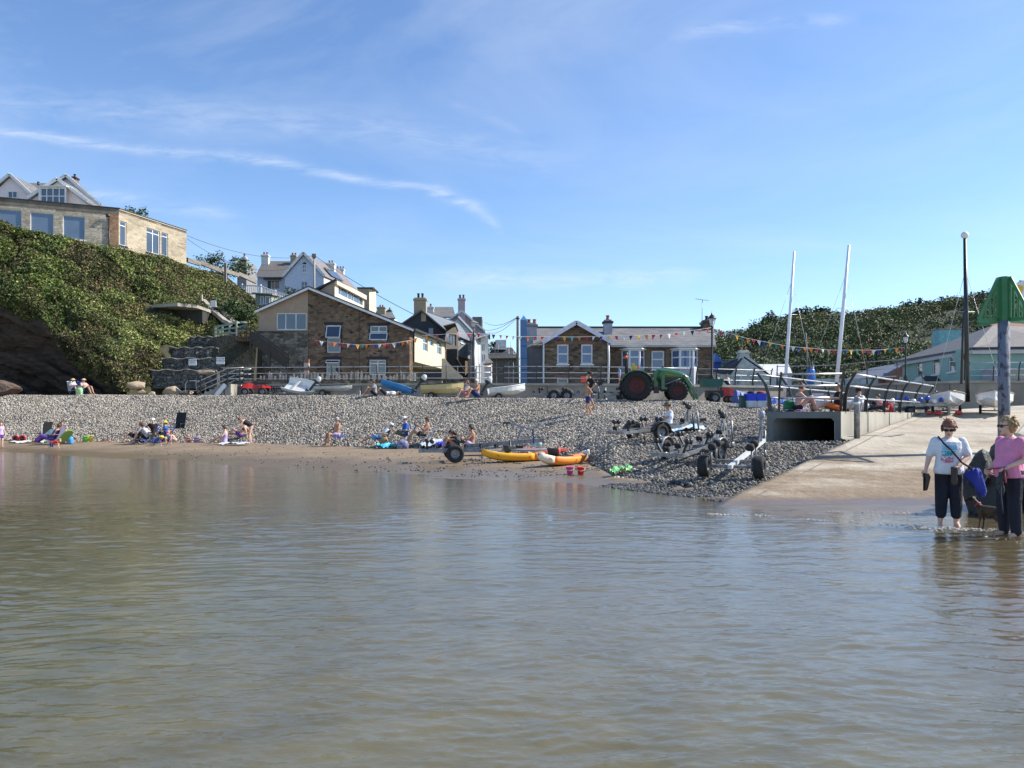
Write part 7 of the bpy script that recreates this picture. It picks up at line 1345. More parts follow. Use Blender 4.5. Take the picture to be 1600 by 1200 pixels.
# windsurf boards / wings lying behind the trailer
t = thing('rowing_frame', 'grey foam-padded launching frame with upright T-shaped rest above the kayaks', 'frame', gl(800, 26.6)); B(t, 'rail', M_galv, ('beam', (-1.6, 0, .42), (1.1, .15, .62), .16, .14)); B(t, 'upright', plain('grey_foam', (.26, .30, .36), .6), ('beam', (.15, 0, .5), (.32, 0, 1.05), .07, .07, (1, 0, 0)), ('beam', (-.15, 0, 1.22), (.75, .1, .98), .12, .05)); B(t, 'grip', M_black, ('box', (-.2, 0, 1.22), (.26, .14, .06))); B(t, 'strut', plain('deep_blue', (.03, .08, .3), .5), ('beam', (.75, .05, .5), (.72, .05, 1.0), .05, .05, (1, 0, 0)))
for lab, px, Y, rz, L_, m in (('long thin red and grey paddleboard lying behind the trailer', 775, 28.2, 4, 3.4, 'r'), ('pale grey board with coral red tip behind the yellow kayak', 838, 27.2, 12, 2.8, 'g')):
    t = thing('paddleboard', lab, 'board', gl(px, Y, .18), R(rz)); rg = lambda f0, f1: [[((-.5+f)*L_, w, z) for w, z in ((-.3*s, 0), (-.3*s, .08), (.3*s, .08), (.3*s, 0))] for f in [f0+(f1-f0)*k/8 for k in range(9)] for s in [max(.08, math.sin(math.pi*min(.97, max(.03, f)))**.6)]]
    solid(t, 'board', rg(0, .7), mat('board_grey', (.45, .45, .44), .5) if m == 'g' else plain('board_red', (.5, .07, .05), .5), False); solid(t, 'tip', rg(.7, 1), plain('board_coral', (.75, .14, .10), .5), False)
# ================================================================ PEOPLE
def bake(mb, name, voxel, smooth=3, sub=0):
    me = mb.mesh(name); o = bpy.data.objects.new('tmp', me); COL.objects.link(o)
    m = o.modifiers.new('r', 'REMESH'); m.mode = 'VOXEL'; m.voxel_size = voxel; m.use_smooth_shade = True
    s = o.modifiers.new('s', 'SMOOTH'); s.iterations = smooth; s.factor = .5
    dg = bpy.context.evaluated_depsgraph_get(); r = bpy.data.meshes.new_from_object(o.evaluated_get(dg)); bpy.data.objects.remove(o); r.name = name
    r.polygons.foreach_set('use_smooth', [True]*len(r.polygons)); return r
SKINS = {k: mat('skin_'+k, c, .55, c2=tuple(v*.88 for v in c), scale=6) for k, c in dict(pale=(.68, .42, .31), light=(.58, .34, .23), tan=(.45, .235, .14), brown=(.26, .135, .08)).items()}
HAIRS = {k: mat('hair_'+k, c, .6, c2=tuple(v*.6 for v in c), scale=30, stretch=(1, 1, .2)) for k, c in dict(dark=(.02, .013, .009), brown=(.07, .035, .018), auburn=(.22, .075, .03), blond=(.40, .27, .13), grey=(.42, .41, .39), white=(.7, .69, .66)).items()}
CLO = dict(white=(.74, .75, .78), navy=(.008, .010, .022), pink=(.72, .25, .42), black=(.012, .012, .013), grey=(.33, .33, .34), blue=(.03, .11, .42), sky=(.16, .38, .68), purple=(.13, .05, .30), khaki=(.13, .12, .05), orange=(.75, .16, .03), red=(.55, .04, .04), straw=(.62, .47, .24), lilac=(.5, .4, .62), teal=(.03, .4, .5), darkblue=(.02, .04, .16), peach=(.6, .4, .34), yellow=(.8, .6, .06), rose=(.7, .25, .3), palegrey=(.55, .56, .56), green=(.03, .3, .12))
def cl(n): return mat('cloth_'+n, CLO[n], .85, c2=tuple(v*.82 for v in CLO[n]), scale=7, bump=.045, bscale=5)
TR = [(-.14, .085, .11), (-.07, .115, .155), (.02, .125, .17), (.2, .115, .155), (.42, .11, .142), (.68, .128, .170), (.88, .112, .165), (.98, .07, .11), (1.03, .05, .06)]
def joints(p, H, bulk):
    k = H/1.7; V = lambda a: Vector(a)*k
    hip, neck, head = [Vector((a[0], a[2] if len(a) > 2 else 0, a[1]))*k for a in (p['hip'], p['neck'], p['head'])]
    d = (neck-hip).normalized(); tw = R(p.get('twist', 0)); yy = Vector((-math.sin(tw), math.cos(tw), 0)); yy = (yy-d*yy.dot(d)).normalized(); hy = Vector((0, 1, 0))
    sw = .158*k*(bulk*.5+.5); J = dict(k=k, hip=hip, neck=neck, head=head, d=d, yy=yy, nn=yy.cross(d).normalized(), sh=[neck-d*.055*k+yy*sw*s for s in (1, -1)], hp=[hip+hy*.088*k*s-Vector((0, 0, .02*k)) for s in (1, -1)], arms=[[V(q_) for q_ in a] for a in p['arms']], legs=[[V(q_) for q_ in a] for a in p['legs']])
    return J
def torso(mb, J, a, b, inf, bulk, flare=0, belly=0):
    ln = (J['neck']-J['hip']).length; rg = []
    ss = [a]+[r[0] for r in TR if a < r[0] < b]+[b]; xs = [r[0] for r in TR]
    for s in ss:
        wx = float(np.interp(s, xs, [r[1] for r in TR]))*J['k']; wy = float(np.interp(s, xs, [r[2] for r in TR]))*J['k']
        bk = bulk if s < .9 else 1+(bulk-1)*.3; wx = wx*bk+inf+belly*math.exp(-((s-.25)/.25)**2); wy = wy*(.4+.6*bk)+inf
        if s <= a+.1: wx += flare; wy += flare
        c = J['hip']+J['d']*ln*s+J['nn']*(belly*.5*math.exp(-((s-.25)/.25)**2)+.0); rg.append([c+J['nn']*wx*math.cos(t)+J['yy']*wy*math.sin(t) for t in [2*math.pi*i/16 for i in range(16)]])
    mb.loft(rg)
def lerpc(mb, pts, rs, f, inf):
    """capsule chain along pts up to fraction f (in segments)"""
    for i in range(len(pts)-1):
        if f <= i: break
        g = min(1, f-i); q_ = pts[i].lerp(pts[i+1], g); mb.caps(pts[i], q_, rs[i]+inf, rs[i]+(rs[i+1]-rs[i])*g+inf)
def hand(mb, w, e, k, curl=.5, side=1):
    d = (w-e).normalized(); u = Vector((0, 0, 1)); s = d.cross(u); s = s if s.length > .1 else Vector((0, 1, 0)); s.normalize(); n = s.cross(d)
    mb.ell(w+d*.045*k, (.02*k, .04*k, .045*k), 10, 6, Matrix((n, s, d)).transposed())
    for i in range(4):
        a = w+d*.075*k+s*(-.028+.019*i)*k; L_ = (.032, .038, .036, .028)[i]*k; b = a+d*L_-n*curl*.01*k; c = b+d*L_*(1-curl*.7)-n*L_*curl; mb.tube([a-d*.01, b, c], [.0095*k, .0088*k, .007*k], 6)
    a = w+d*.02*k+s*side*.03*k; mb.tube([a, a+d*.03*k+s*side*.022*k, a+d*.055*k+s*side*.02*k-n*.012*k], [.012*k, .0105*k, .008*k], 6)
def person(label, loc, rz, p, H=1.7, skin='light', bulk=1.0, wear=(), hair=('short', 'brown'), hat=None, glasses=False, voxel=.017, group=None, belly=0, look=0, detail=False):
    J = joints(p, H, bulk); k = J['k']; bb = bulk*.5+.5; mb = MB(); torso(mb, J, -.14, 1.03, 0, bulk, belly=belly)
    mb.caps(J['neck']-J['d']*.03*k, J['head']-(J['head']-J['neck'])*.25, .056*k, .05*k)
    AR = [.052*k*bb, .041*k*bb, .027*k]; LR = [.086*k*bb, .058*k*bb, .036*k*bb]
    hd = J['head']; ha = (hd-J['neck']).normalized(); lk = R(look); fx = Vector((math.cos(lk), math.sin(lk), 0)); tip = p.get('tip', 0); up = Vector((0, 0, 1)); fx = (fx*math.cos(R(tip))-up*math.sin(R(tip))).normalized(); sd = up.cross(fx).normalized(); up2 = fx.cross(sd); Rh = Matrix((fx, sd, up2)).transposed(); h_ = k**.5*(1.1 if detail else 1)
    def HP(x, y, z): return hd+Rh @ (Vector((x, y, z))*h_)
    mb.ell(hd+Rh @ Vector((-.012, 0, .02))*h_, (.092*h_, .074*h_, .098*h_), 16, 12, Rh); mb.ell(HP(.022, 0, -.045), (.066*h_, .055*h_, .070*h_), 14, 10, Rh)
    mb.ell(HP(.088, 0, -.018), (.018*h_, .012*h_, .024*h_), 8, 6, Rh); mb.ell(HP(.07, 0, -.092), (.02*h_, .026*h_, .018*h_), 8, 6, Rh)
    for s in (-1, 1): mb.ell(HP(-.01, s*.076, -.01), (.02*h_, .01*h_, .032*h_), 8, 6, Rh)
    for s in range(2):
        pts = [J['sh'][s]]+J['arms'][s]; lerpc(mb, pts, AR, 2, 0); mb.ell(J['sh'][s], .054*k*bb, 10, 8)
        lg = [J['hp'][s]]+J['legs'][s][:2]; lerpc(mb, lg, LR, 2, 0); an, toe = J['legs'][s][1], J['legs'][s][2]
        dd = (toe-an); heel = an+Vector((-dd.x*.22, -dd.y*.22, min(0, (toe.z-an.z))*.7)); mb.caps(heel, toe, .034*k, .026*k); mb.caps(an, toe.lerp(an, .35), .036*k, .032*k)
        calf = J['legs'][s][0].lerp(an, .3); mb.ell(calf, (.056*k*bb,)*3, 10, 8)
    me = bake(mb, 'person', voxel, 3 if voxel < .014 else 2); me.materials.append(SKINS[skin])
    hm = MB()
    for s in range(2): hand(hm, J['arms'][s][1], J['arms'][s][0], k, .55, 1 if s else -1)
    hme = hm.mesh('h'); bm = bmesh.new(); bm.from_mesh(me); bm.from_mesh(hme); bm.to_mesh(me); bm.free(); me.polygons.foreach_set('use_smooth', [True]*len(me.polygons)); bpy.data.meshes.remove(hme)
    o = bpy.data.objects.new('person', me); COL.objects.link(o); o.location = loc; o.rotation_euler = (0, 0, R(rz)); tag(o, label, 'person', group)
    for w in wear:
        kind, colr = w[0], w[1]; mb = MB(); inf = .013*k if detail else .016*k; nm = kind
        if kind in ('t_shirt', 'shirt', 'vest'):
            torso(mb, J, -.10 if kind != 'crop' else .3, .985, inf, bulk, .012, belly)
            if kind != 'vest':
                for s in range(2): mb.ell(J['sh'][s], (.052*k*bb+inf), 10, 8); lerpc(mb, [J['sh'][s]]+J['arms'][s], [AR[0]*.98, AR[1], AR[2]], (w[2] if len(w) > 2 else .62), inf+.004)
        elif kind == 'swimsuit': torso(mb, J, -.12, .80, inf*.6, bulk, 0, belly)
        elif kind == 'bikini_top': torso(mb, J, .58, .74, inf*.6, bulk)
        elif kind == 'dress':
            torso(mb, J, -.12, .93, inf, bulk, .03, belly)
            for s in range(2): lerpc(mb, [J['hp'][s]]+J['legs'][s][:2], [LR[0], LR[1]*1.15, LR[2]*1.8], (w[2] if len(w) > 2 else .9), inf+.03)
        elif kind in ('trousers', 'shorts', 'trunks', 'bikini_bottom'):
            torso(mb, J, -.15, .14, inf, bulk, 0)
            f = dict(trousers=1.85, shorts=.75, trunks=.45, bikini_bottom=.0)[kind] if len(w) < 3 else w[2]
            for s in range(2):
                if f > 0: lerpc(mb, [J['hp'][s]]+J['legs'][s][:2], [LR[0], LR[1]*(1.25 if f > 1 else 1.12), LR[2]*1.45], f, inf+(.006 if f < 1 else .0))
        c = bake(mb, nm, voxel*.95, 2); c.materials.append(cl(colr)); q_ = bpy.data.objects.new(nm, c); COL.objects.link(q_); q_.parent = o
    if hair:
        st, hc = hair; mb = MB(); R0 = (.106, .088, .112); n, m = 20, 14; tmp = MB(); tmp.ell((0, 0, 0), R0, n, m)
        vs = [Vector(v) for v in tmp.v]; keep = []
        for f in tmp.f:
            c = sum((vs[i] for i in f), Vector())/len(f)
            if c.x > .035 and c.z < .045: continue
            if c.z < (-.03 if st == 'short' else -.07) and c.x > -.06: continue
            if c.z < -.075: continue
            keep.append(f)
        rr = random.Random(len(label)); ds = [1+rr.uniform(-.04, .07) for _ in vs]
        mb.add([HP(v.x*d_-.014, v.y*d_, v.z*d_+.022) for v, d_ in zip(vs, ds)], keep, True)
        if st in ('long', 'bob', 'pony', 'bun'):
            if st == 'long': mb.tube([HP(-.05, 0, .0), HP(-.085, 0, -.09), HP(-.09, 0, -.22)], [.085, .075, .04], 10)
            if st == 'bob': mb.ell(HP(-.045, 0, -.03), (.075, .088, .085), 12, 8, Rh)
            if st == 'pony': mb.tube([HP(-.09, 0, .05), HP(-.14, 0, .04), HP(-.15, 0, -.10)], [.03, .035, .01], 8)
            if st == 'bun': mb.ell(HP(-.05, 0, .125), .038, 10, 8)
            for j in range(4 if detail else 3): a = rr.uniform(0, 6.28); mb.tube([HP(-.04+.05*math.cos(a), .06*math.sin(a), .10), HP(-.06+.08*math.cos(a), .09*math.sin(a), .125+rr.uniform(-.03, .02))], [.014, .003], 4)
        if detail:
            for j in range(60):
                a = rr.uniform(0, 6.28); b_ = rr.uniform(-.3, 1.2); c = Vector((.104*math.cos(b_)*math.cos(a)-.014, .088*math.cos(b_)*math.sin(a), .110*math.sin(b_)+.022))
                if c.x > .03 and c.z < .06: continue
                e = c*1.03+Vector((-.025, rr.uniform(-.02, .02), -.05)); mb.tube([HP(*(c*.98)), HP(*((c*1.09+e)/2)), HP(*e)], [.016, .014, .004], 5)
        mb.obj('hair', HAIRS[hc], o)
    if detail:
        mb = MB(); mb.ell(HP(.083, 0, -.056), (.008, .022, .006), 10, 6, Rh); mb.ell(HP(.081, 0, -.066), (.009, .018, .006), 10, 6, Rh); mb.obj('lips', mat('lip_red', (.40, .13, .11), .5), o)
    if glasses:
        mb = MB()
        for s in (-1, 1): mb.ell(HP(.082, s*.034, .008), (.014*h_, .032*h_, .022*h_), 10, 6, Rh); mb.tube([HP(.08, s*.06, .015), HP(-.01, s*.082, .012)], .005, 5)
        mb.tube([HP(.094, -.02, .014), HP(.094, .02, .014)], .005, 5); mb.obj('sunglasses', mat('sunglass_lens', (.01, .008, .008), .12), o)
    if hat:
        hk, hc = hat; mb = MB(); c = HP(-.012, 0, .055); q_ = lambda pr: [(r*h_, z*h_) for r, z in pr]
        prof = q_([(.19, -.012), (.185, -.002), (.108, .012), (.105, .055), (.085, .085), (.03, .095), (.001, .095)]) if hk != 'cap' else q_([(.108, -.02), (.107, .03), (.09, .07), (.05, .092), (.001, .097)])
        tmp = MB(); tmp.lathe(prof, (0, 0, 0), 16); mb.add([c+Rh @ Vector(v) for v in tmp.v], tmp.f, True)
        if hk == 'cap': mb.add([c+Rh @ Vector(v) for v in [(.09, -.07, .0), (.18, -.04, -.015), (.19, 0, -.012), (.18, .04, -.015), (.09, .07, 0), (.1, 0, .01)]], [(0, 1, 2, 5), (5, 2, 3, 4)])
        mb.obj('hat' if hk != 'cap' else 'cap', cl(hc), o)
    return o, J
def POSE(name, **kw):
    P0 = dict(
     stand=dict(hip=(0, .90), neck=(-.01, 1.42), head=(.02, 1.575), arms=[[(-.02, .25, 1.13), (.05, .26, .88)], [(-.02, -.25, 1.13), (.05, -.26, .88)]], legs=[[(.02, .10, .48), (-.01, .11, .08), (.15, .13, .03)], [(.02, -.10, .48), (-.01, -.11, .08), (.15, -.13, .03)]]),
     walk=dict(hip=(0, .89), neck=(.03, 1.40), head=(.07, 1.555), arms=[[(-.12, .24, 1.12), (.08, .24, .94)], [(.10, -.24, 1.14), (.28, -.18, 1.05)]], legs=[[(.14, .10, .48), (.10, .10, .08), (.26, .11, .03)], [(-.05, -.10, .48), (-.24, -.10, .13), (-.10, -.11, .03)]]),
     chair=dict(hip=(0, .52), neck=(-.06, 1.03), head=(0, 1.19), arms=[[(.02, .26, .78), (.24, .16, .68)], [(.02, -.26, .78), (.24, -.16, .68)]], legs=[[(.42, .13, .54), (.44, .15, .10), (.60, .17, .03)], [(.42, -.13, .54), (.48, -.15, .10), (.64, -.17, .03)]]),
     low=dict(hip=(0, .34), neck=(-.22, .82), head=(-.16, .98), arms=[[(-.06, .26, .58), (.20, .14, .60)], [(-.06, -.26, .58), (.20, -.14, .60)]], legs=[[(.40, .11, .54), (.62, .12, .10), (.76, .13, .06)], [(.42, -.11, .50), (.68, -.12, .10), (.84, -.13, .05)]]),
     recline=dict(hip=(0, .30), neck=(-.38, .66), head=(-.46, .81), tip=-15, arms=[[(-.18, .27, .48), (.12, .15, .50)], [(-.18, -.27, .48), (.12, -.15, .50)]], legs=[[(.44, .10, .34), (.82, .10, .12), (.92, .10, .22)], [(.44, -.10, .32), (.84, -.12, .10), (.94, -.12, .20)]]),
     knees=dict(hip=(0, .12), neck=(.06, .62), head=(.13, .78), tip=12, arms=[[(.18, .23, .44), (.42, .12, .42)], [(.18, -.23, .44), (.42, -.12, .42)]], legs=[[(.42, .11, .46), (.62, .12, .09), (.78, .13, .03)], [(.40, -.11, .48), (.56, -.12, .09), (.72, -.13, .03)]]),
     legsout=dict(hip=(0, .12), neck=(-.05, .63), head=(.02, .79), tip=15, arms=[[(.06, .24, .40), (.28, .12, .38)], [(.06, -.24, .40), (.28, -.12, .38)]], legs=[[(.42, .10, .22), (.83, .12, .08), (.86, .13, .22)], [(.42, -.10, .20), (.82, -.12, .08), (.86, -.13, .22)]]),
     lean=dict(hip=(0, .12), neck=(-.26, .56), head=(-.26, .73), arms=[[(-.36, .27, .30), (-.42, .3, .04)], [(-.36, -.27, .30), (-.42, -.3, .04)]], legs=[[(.34, .11, .42), (.62, .12, .08), (.78, .13, .03)], [(.42, -.10, .20), (.82, -.12, .08), (.86, -.13, .22)]]),
     lie=dict(hip=(0, .12), neck=(-.52, .14), head=(-.70, .17), tip=-75, arms=[[(-.35, .3, .10), (-.10, .3, .06)], [(-.35, -.3, .10), (-.1, -.22, .2)]], legs=[[(.36, .10, .42), (.56, .11, .08), (.72, .12, .03)], [(.36, -.10, .40), (.60, -.11, .08), (.76, -.12, .03)]]),
     bend=dict(hip=(-.06, .90), neck=(.38, 1.18), head=(.53, 1.19), tip=35, arms=[[(.45, .2, .92), (.55, .12, .70)], [(.42, -.2, .92), (.55, -.12, .68)]], legs=[[(.02, .09, .48), (0, .10, .08), (.16, .11, .03)], [(.04, -.09, .48), (-.02, -.10, .08), (.14, -.11, .03)]]),
     crawl=dict(hip=(0, .46), neck=(.50, .56), head=(.64, .64), tip=10, arms=[[(.52, .17, .30), (.56, .17, .03)], [(.54, -.17, .30), (.62, -.17, .03)]], legs=[[(.06, .12, .06), (-.36, .12, .06), (-.5, .12, .05)], [(.02, -.12, .06), (-.38, -.12, .06), (-.52, -.12, .05)]]),
     crouch=dict(hip=(-.08, .30), neck=(.24, .72), head=(.33, .86), tip=30, arms=[[(.42, .2, .50), (.52, .12, .22)], [(.42, -.2, .50), (.5, -.12, .22)]], legs=[[(.34, .16, .50), (.08, .15, .09), (.24, .17, .03)], [(.34, -.16, .50), (.08, -.15, .09), (.24, -.17, .03)]]))[name]
    d = {k: v for k, v in P0.items()}; d.update(kw); return d
def pr(label, px, Y, rz, pose, dz=0, z=None, **kw):
    x = XP(px, Y); zz = ground(x, Y)+.03 if z is None else z; return person(label, (x, Y, zz+dz), rz, pose, **kw)
# ---- the two women at the water
pA = POSE('stand', twist=0, arms=[[(.03, .27, 1.14), (.22, .10, .99)], [(.02, -.27, 1.13), (.10, -.33, .92)]], head=(.05, 1.57), tip=22)
womA, JA = person('person in a white t-shirt with blue shoulder bag wading at the water edge, holding shoes', (XP(1482, 11.6), 11.6, -.045), -112, pA, H=1.62, skin='pale', bulk=1.32, wear=(('trousers', 'navy', 1.66), ('t_shirt', 'white', .85)), hair=('pony', 'auburn'), glasses=True, voxel=.011, belly=.03, look=-8, detail=True)
k = JA['k']
hb = MB(); hb.lathe([(.098, -.025), (.103, -.005), (.100, .02)], (0, 0, 0), 20); hbm = MB(); hdv = JA['head']
hbm.add([hdv+Matrix.Rotation(R(14), 3, 'Y') @ Vector((v[0], v[1]*.86, v[2]+.062)) for v in hb.v], hb.f, True); hbm.obj('headband', mat('patterned_scarf', (.35, .12, .09), .8, c2=(.10, .06, .06), scale=40), womA)
# bag and strap
sh = JA['sh'][1]; hipL = JA['hip']+Vector((.02, .30, .0))
bag = thing('shoulder_bag', 'bright blue cloth bag on a navy strap at the hip of the white t-shirt person', 'bag', womA.location, womA.rotation_euler[2])
pts = [sh+Vector((.0, .04, .07)), sh+Vector((.14, .09, -.02)), JA['hip']+Vector((.235, .0, .33)), JA['hip']+Vector((.245, .14, .14)), hipL+Vector((.16, -.03, .06)), hipL+Vector((.05, 0, .02)), hipL+Vector((0, .02, -.05)), hipL+Vector((-.12, 0, .05)), JA['hip']+Vector((-.17, .06, .2)), sh+Vector((-.12, .10, -.02)), sh+Vector((.0, .04, .07))]
mb = MB(); mb.tube(pts, .014, 6); mb.obj('strap', cl('navy'), bag)
mb = MB(); rg = []
for i, (z, wx, wy) in enumerate(((.05, .04, .02), (.0, .08, .045), (-.08, .125, .06), (-.17, .15, .065), (-.23, .13, .055), (-.255, .07, .03))): rg.append([hipL+Vector((.06+wy*math.cos(a)+.012*math.sin(a*5+i), .04+wx*math.sin(a)-.25*z*0, z+.012*math.sin(a*4+i)-.12*math.sin(a)*(z < 0))) for a in [2*math.pi*j/18 for j in range(18)]])
mb.loft(rg); mb.obj('body', mat('cloth_royal', (.025, .05, .36), .7, c2=(.015, .03, .24), scale=6, bump=.015), bag)
# shirt print: three painted bands with lettering
def print_on(J, root, rects, off=.02, belly=.03):
    for (y0, y1, s0, s1, m) in rects:
        ln = (J['neck']-J['hip']).length; mb = MB(); n = 10; rgs = []
        for j in range(7):
            s = s0+(s1-s0)*j/6; wx = float(np.interp(s, [r[0] for r in TR], [r[1] for r in TR]))*J['k']*1.32+off+belly*math.exp(-((s-.25)/.25)**2); wy = float(np.interp(s, [r[0] for r in TR], [r[2] for r in TR]))*J['k']*(.4+.6*1.32)+off
            c = J['hip']+J['d']*ln*s+J['nn']*belly*.5*math.exp(-((s-.25)/.25)**2); rgs.append([c+J['nn']*wx*math.cos(math.asin(max(-.99, min(.99, (y0+(y1-y0)*i/n)/wy))))+J['yy']*(y0+(y1-y0)*i/n) for i in range(n+1)])
        mb.loft(rgs, closed=False, caps=False); mb.obj('shirt_print', m, root, recalc=False)
print_on(JA, womA, [(-.10, .09, .64, .78, mat('print_blue', (.12, .42, .62), .8, c2=(.3, .6, .75), scale=9)), (-.11, .07, .46, .61, mat('print_teal', (.03, .30, .38), .8, c2=(.45, .65, .68), scale=26, thr=(.52, .56))), (-.12, .04, .26, .44, mat('print_rose', (.50, .16, .22), .8, c2=(.7, .6, .6), scale=26, thr=(.54, .58)))], off=.024)
def shoe(root_lab, pos, rot):
    t = thing('shoe', root_lab, 'shoe', pos, rot); rg = []
    for x, w, h in ((0, .035, .05), (.05, .04, .075), (.12, .038, .06), (.19, .045, .045), (.245, .035, .03), (.26, .015, .015)): rg.append([(x, w*math.cos(a), max(0, h*.5+h*.5*math.sin(a))) for a in [2*math.pi*j/10 for j in range(10)]])
    rg = [[Vector((v[1], -v[2], -v[0])) for v in r] for r in rg]; mb = MB(); mb.loft(rg); mb.obj('upper', mat('brown_suede', (.09, .065, .05), .9), t); mb = MB(); mb.bb((-.045, .0, -.26), (.045, .014, .01)); mb.obj('sole', M_rub, t); return t
Mw = Matrix.Translation(womA.location) @ Matrix.Rotation(womA.rotation_euler[2], 4, 'Z')
hl, hr = Mw @ (JA['arms'][0][1]+Vector((.03, -.05, -.02))), Mw @ (JA['arms'][1][1]+Vector((.03, -.01, -.06)))
shoe('brown shoe held low in the left-hand side hand of the white t-shirt person', hr, R(40)); shoe('brown shoe held against the belly of the white t-shirt person', hl, R(-30))
pB = POSE('stand', arms=[[(-.06, .24, 1.12), (.19, .19, 1.02)], [(-.05, -.24, 1.12), (.17, -.16, .98)]], head=(.05, 1.58), tip=6)
womB, JB = person('person in a pink t-shirt and long navy trousers standing at the right edge, facing left', (XP(1578, 10.7), 10.7, -.06), -172, pB, H=1.68, skin='pale', bulk=1.22, wear=(('trousers', 'navy', 1.93), ('t_shirt', 'pink', .6)), hair=('bob', 'blond'), glasses=True, voxel=.011, belly=.045, look=-14, detail=True)
t = thing('dog_lead', 'thin red dog lead running across the hips of the pink t-shirt person', 'lead', womB.location, womB.rotation_euler[2]); mb = MB(); mb.tube([(.32, .3, .80), JB['arms'][0][1]+Vector((.06, 0, -.01)), JB['arms'][1][1]+Vector((.06, 0, -.02)), (.10, -.26, .88), (-.12, -.25, .80), (-.3, -.2, .72)], .012, 6); mb.obj('strap', plain('lead_red', (.40, .04, .07), .6), t)
mb = MB(); mb.tube([JB['arms'][0][1]+Vector((.06, 0, 0)), (.35, .24, .80), (.42, .34, .55), (.46, .42, .40)], .009, 6); mb.obj('line', M_black, t)
t = thing('waist_bag', 'grey and black bundle of straps hanging at the front of the pink t-shirt person', 'bag', womB.location, womB.rotation_euler[2]); mb = MB(); mb.ell((.24, .16, .90), (.05, .07, .08), 10, 8); mb.ell((.27, .13, .78), (.04, .06, .11), 10, 8); mb.ell((.30, .2, .70), (.03, .05, .08), 10, 8); mb.obj('pouch', mat('grey_pouch', (.07, .06, .06), .8, c2=(.015, .015, .015), scale=18), t)
# ---- dog
def dog(px, Y, rz, lab):
    x = XP(px, Y); o_ = thing('x', 'x', 'x'); bpy.data.objects.remove(o_); mb = MB()
    mb.caps((-.16, 0, .34), (.15, 0, .33), .065, .085); mb.ell((.12, 0, .31), (.10, .075, .10)); mb.ell((-.05, 0, .34), (.12, .06, .06)); mb.caps((.20, 0, .38), (.29, 0, .47), .055, .045); mb.ell((.33, 0, .50), (.065, .05, .05)); mb.caps((.36, 0, .49), (.44, 0, .465), .032, .02)
    for s in (-1, 1):
        mb.caps((.17, s*.05, .30), (.15, s*.055, .17), .035, .02); mb.caps((.15, s*.055, .17), (.17, s*.055, .02), .018, .014); mb.caps((.17, s*.055, .02), (.20, s*.055, .015), .016, .013)
        mb.caps((-.17, s*.05, .33), (-.10, s*.06, .21), .05, .028); mb.caps((-.10, s*.06, .21), (-.21, s*.06, .12), .024, .015); mb.caps((-.21, s*.06, .12), (-.19, s*.06, .02), .015, .013); mb.caps((-.19, s*.06, .02), (-.16, s*.06, .015), .015, .012)
        mb.ell((.30, s*.045, .53), (.02, .015, .035))
    mb.tube([(-.21, 0, .36), (-.28, 0, .42), (-.31, 0, .5)], [.02, .014, .007], 8); me = bake(mb, 'dog', .011, 2); me.materials.append(mat('dog_coat', (.07, .035, .016), .7, c2=(.014, .009, .006), scale=5, thr=(.42, .55)))
    o = bpy.data.objects.new('dog', me); COL.objects.link(o); o.location = (x, Y, -.04); o.scale = (.88,)*3; o.rotation_euler = (0, 0, R(rz)); tag(o, lab, 'dog')
    c = MB(); c.lathe([(.056, -.012), (.058, .012)], (0, 0, 0), 14); q_ = c.obj('collar', plain('lead_red', (.4, .04, .07)), o); q_.location = (.225, 0, .41); q_.rotation_euler = (0, R(45), 0); return o
dog(1549, 11.25, 118, 'small dark brown dog standing in the shallows between the two people')
# ---- beach people (far)
YR = lambda px: float(np.interp(px, KX, KR))
pr('person in straw hat and white top on a chair under the cliff, left of two', 116, 51.5, -38, POSE('low', hip=(0, .36), neck=(-.26, .80), head=(-.2, .96)), skin='tan', wear=(('vest', 'white'), ('shorts', 'darkblue')), hat=('sun', 'straw'), bulk=1.15)
pr('person in brown hat and cream shirt on a chair under the cliff, right of two', 134, 51.5, -25, POSE('low', hip=(0, .36), neck=(-.26, .80), head=(-.2, .96)), skin='tan', wear=(('t_shirt', 'peach'), ('shorts', 'navy')), hat=('sun', 'straw'), bulk=1.2)
pr('small child in a white sleeveless suit standing at the far left edge', 1, 37.5, -30, POSE('stand'), H=1.25, skin='pale', wear=(('vest', 'lilac'), ('trunks', 'purple')), hair=('bob', 'auburn'))
pr('toddler in red and blue crawling on the wet sand at the left', 80, 36.6, 20, POSE('crawl'), H=.95, skin='pale', wear=(('t_shirt', 'red'), ('shorts', 'darkblue')), hair=('short', 'blond'))
pr('person in a long purple dress reclining in a beach chair at the left', 82, 39.5, 190, POSE('recline', neck=(-.28, .76), head=(-.28, .93), tip=0, legs=[[(.44, .12, .42), (.78, .14, .10), (.88, .14, .2)], [(.44, -.10, .40), (.84, -.12, .10), (.94, -.12, .2)]]), skin='tan', wear=(('dress', 'purple', 1.7),), hair=('bun', 'brown'), bulk=1.1)
pr('person in grey sitting behind the green windbreak at the left', 97, 40.2, -60, POSE('chair', hip=(0, .4), neck=(-.06, .88), head=(0, 1.03)), skin='tan', wear=(('t_shirt', 'grey'), ('shorts', 'grey')), hair=('short', 'brown'))
pr('person in a grey t-shirt on a low chair, leftmost of the family group', 214, 39.4, 200, POSE('low'), skin='light', wear=(('t_shirt', 'grey'), ('shorts', 'black')), hair=('short', 'auburn'))
pr('person in pale grey top bending forward on a chair in the family group', 229, 39.0, 190, POSE('low', neck=(.10, .78), head=(.22, .92), tip=40), skin='light', wear=(('t_shirt', 'palegrey', 1.3), ('shorts', 'black')), hair=('bob', 'brown'), bulk=1.15)
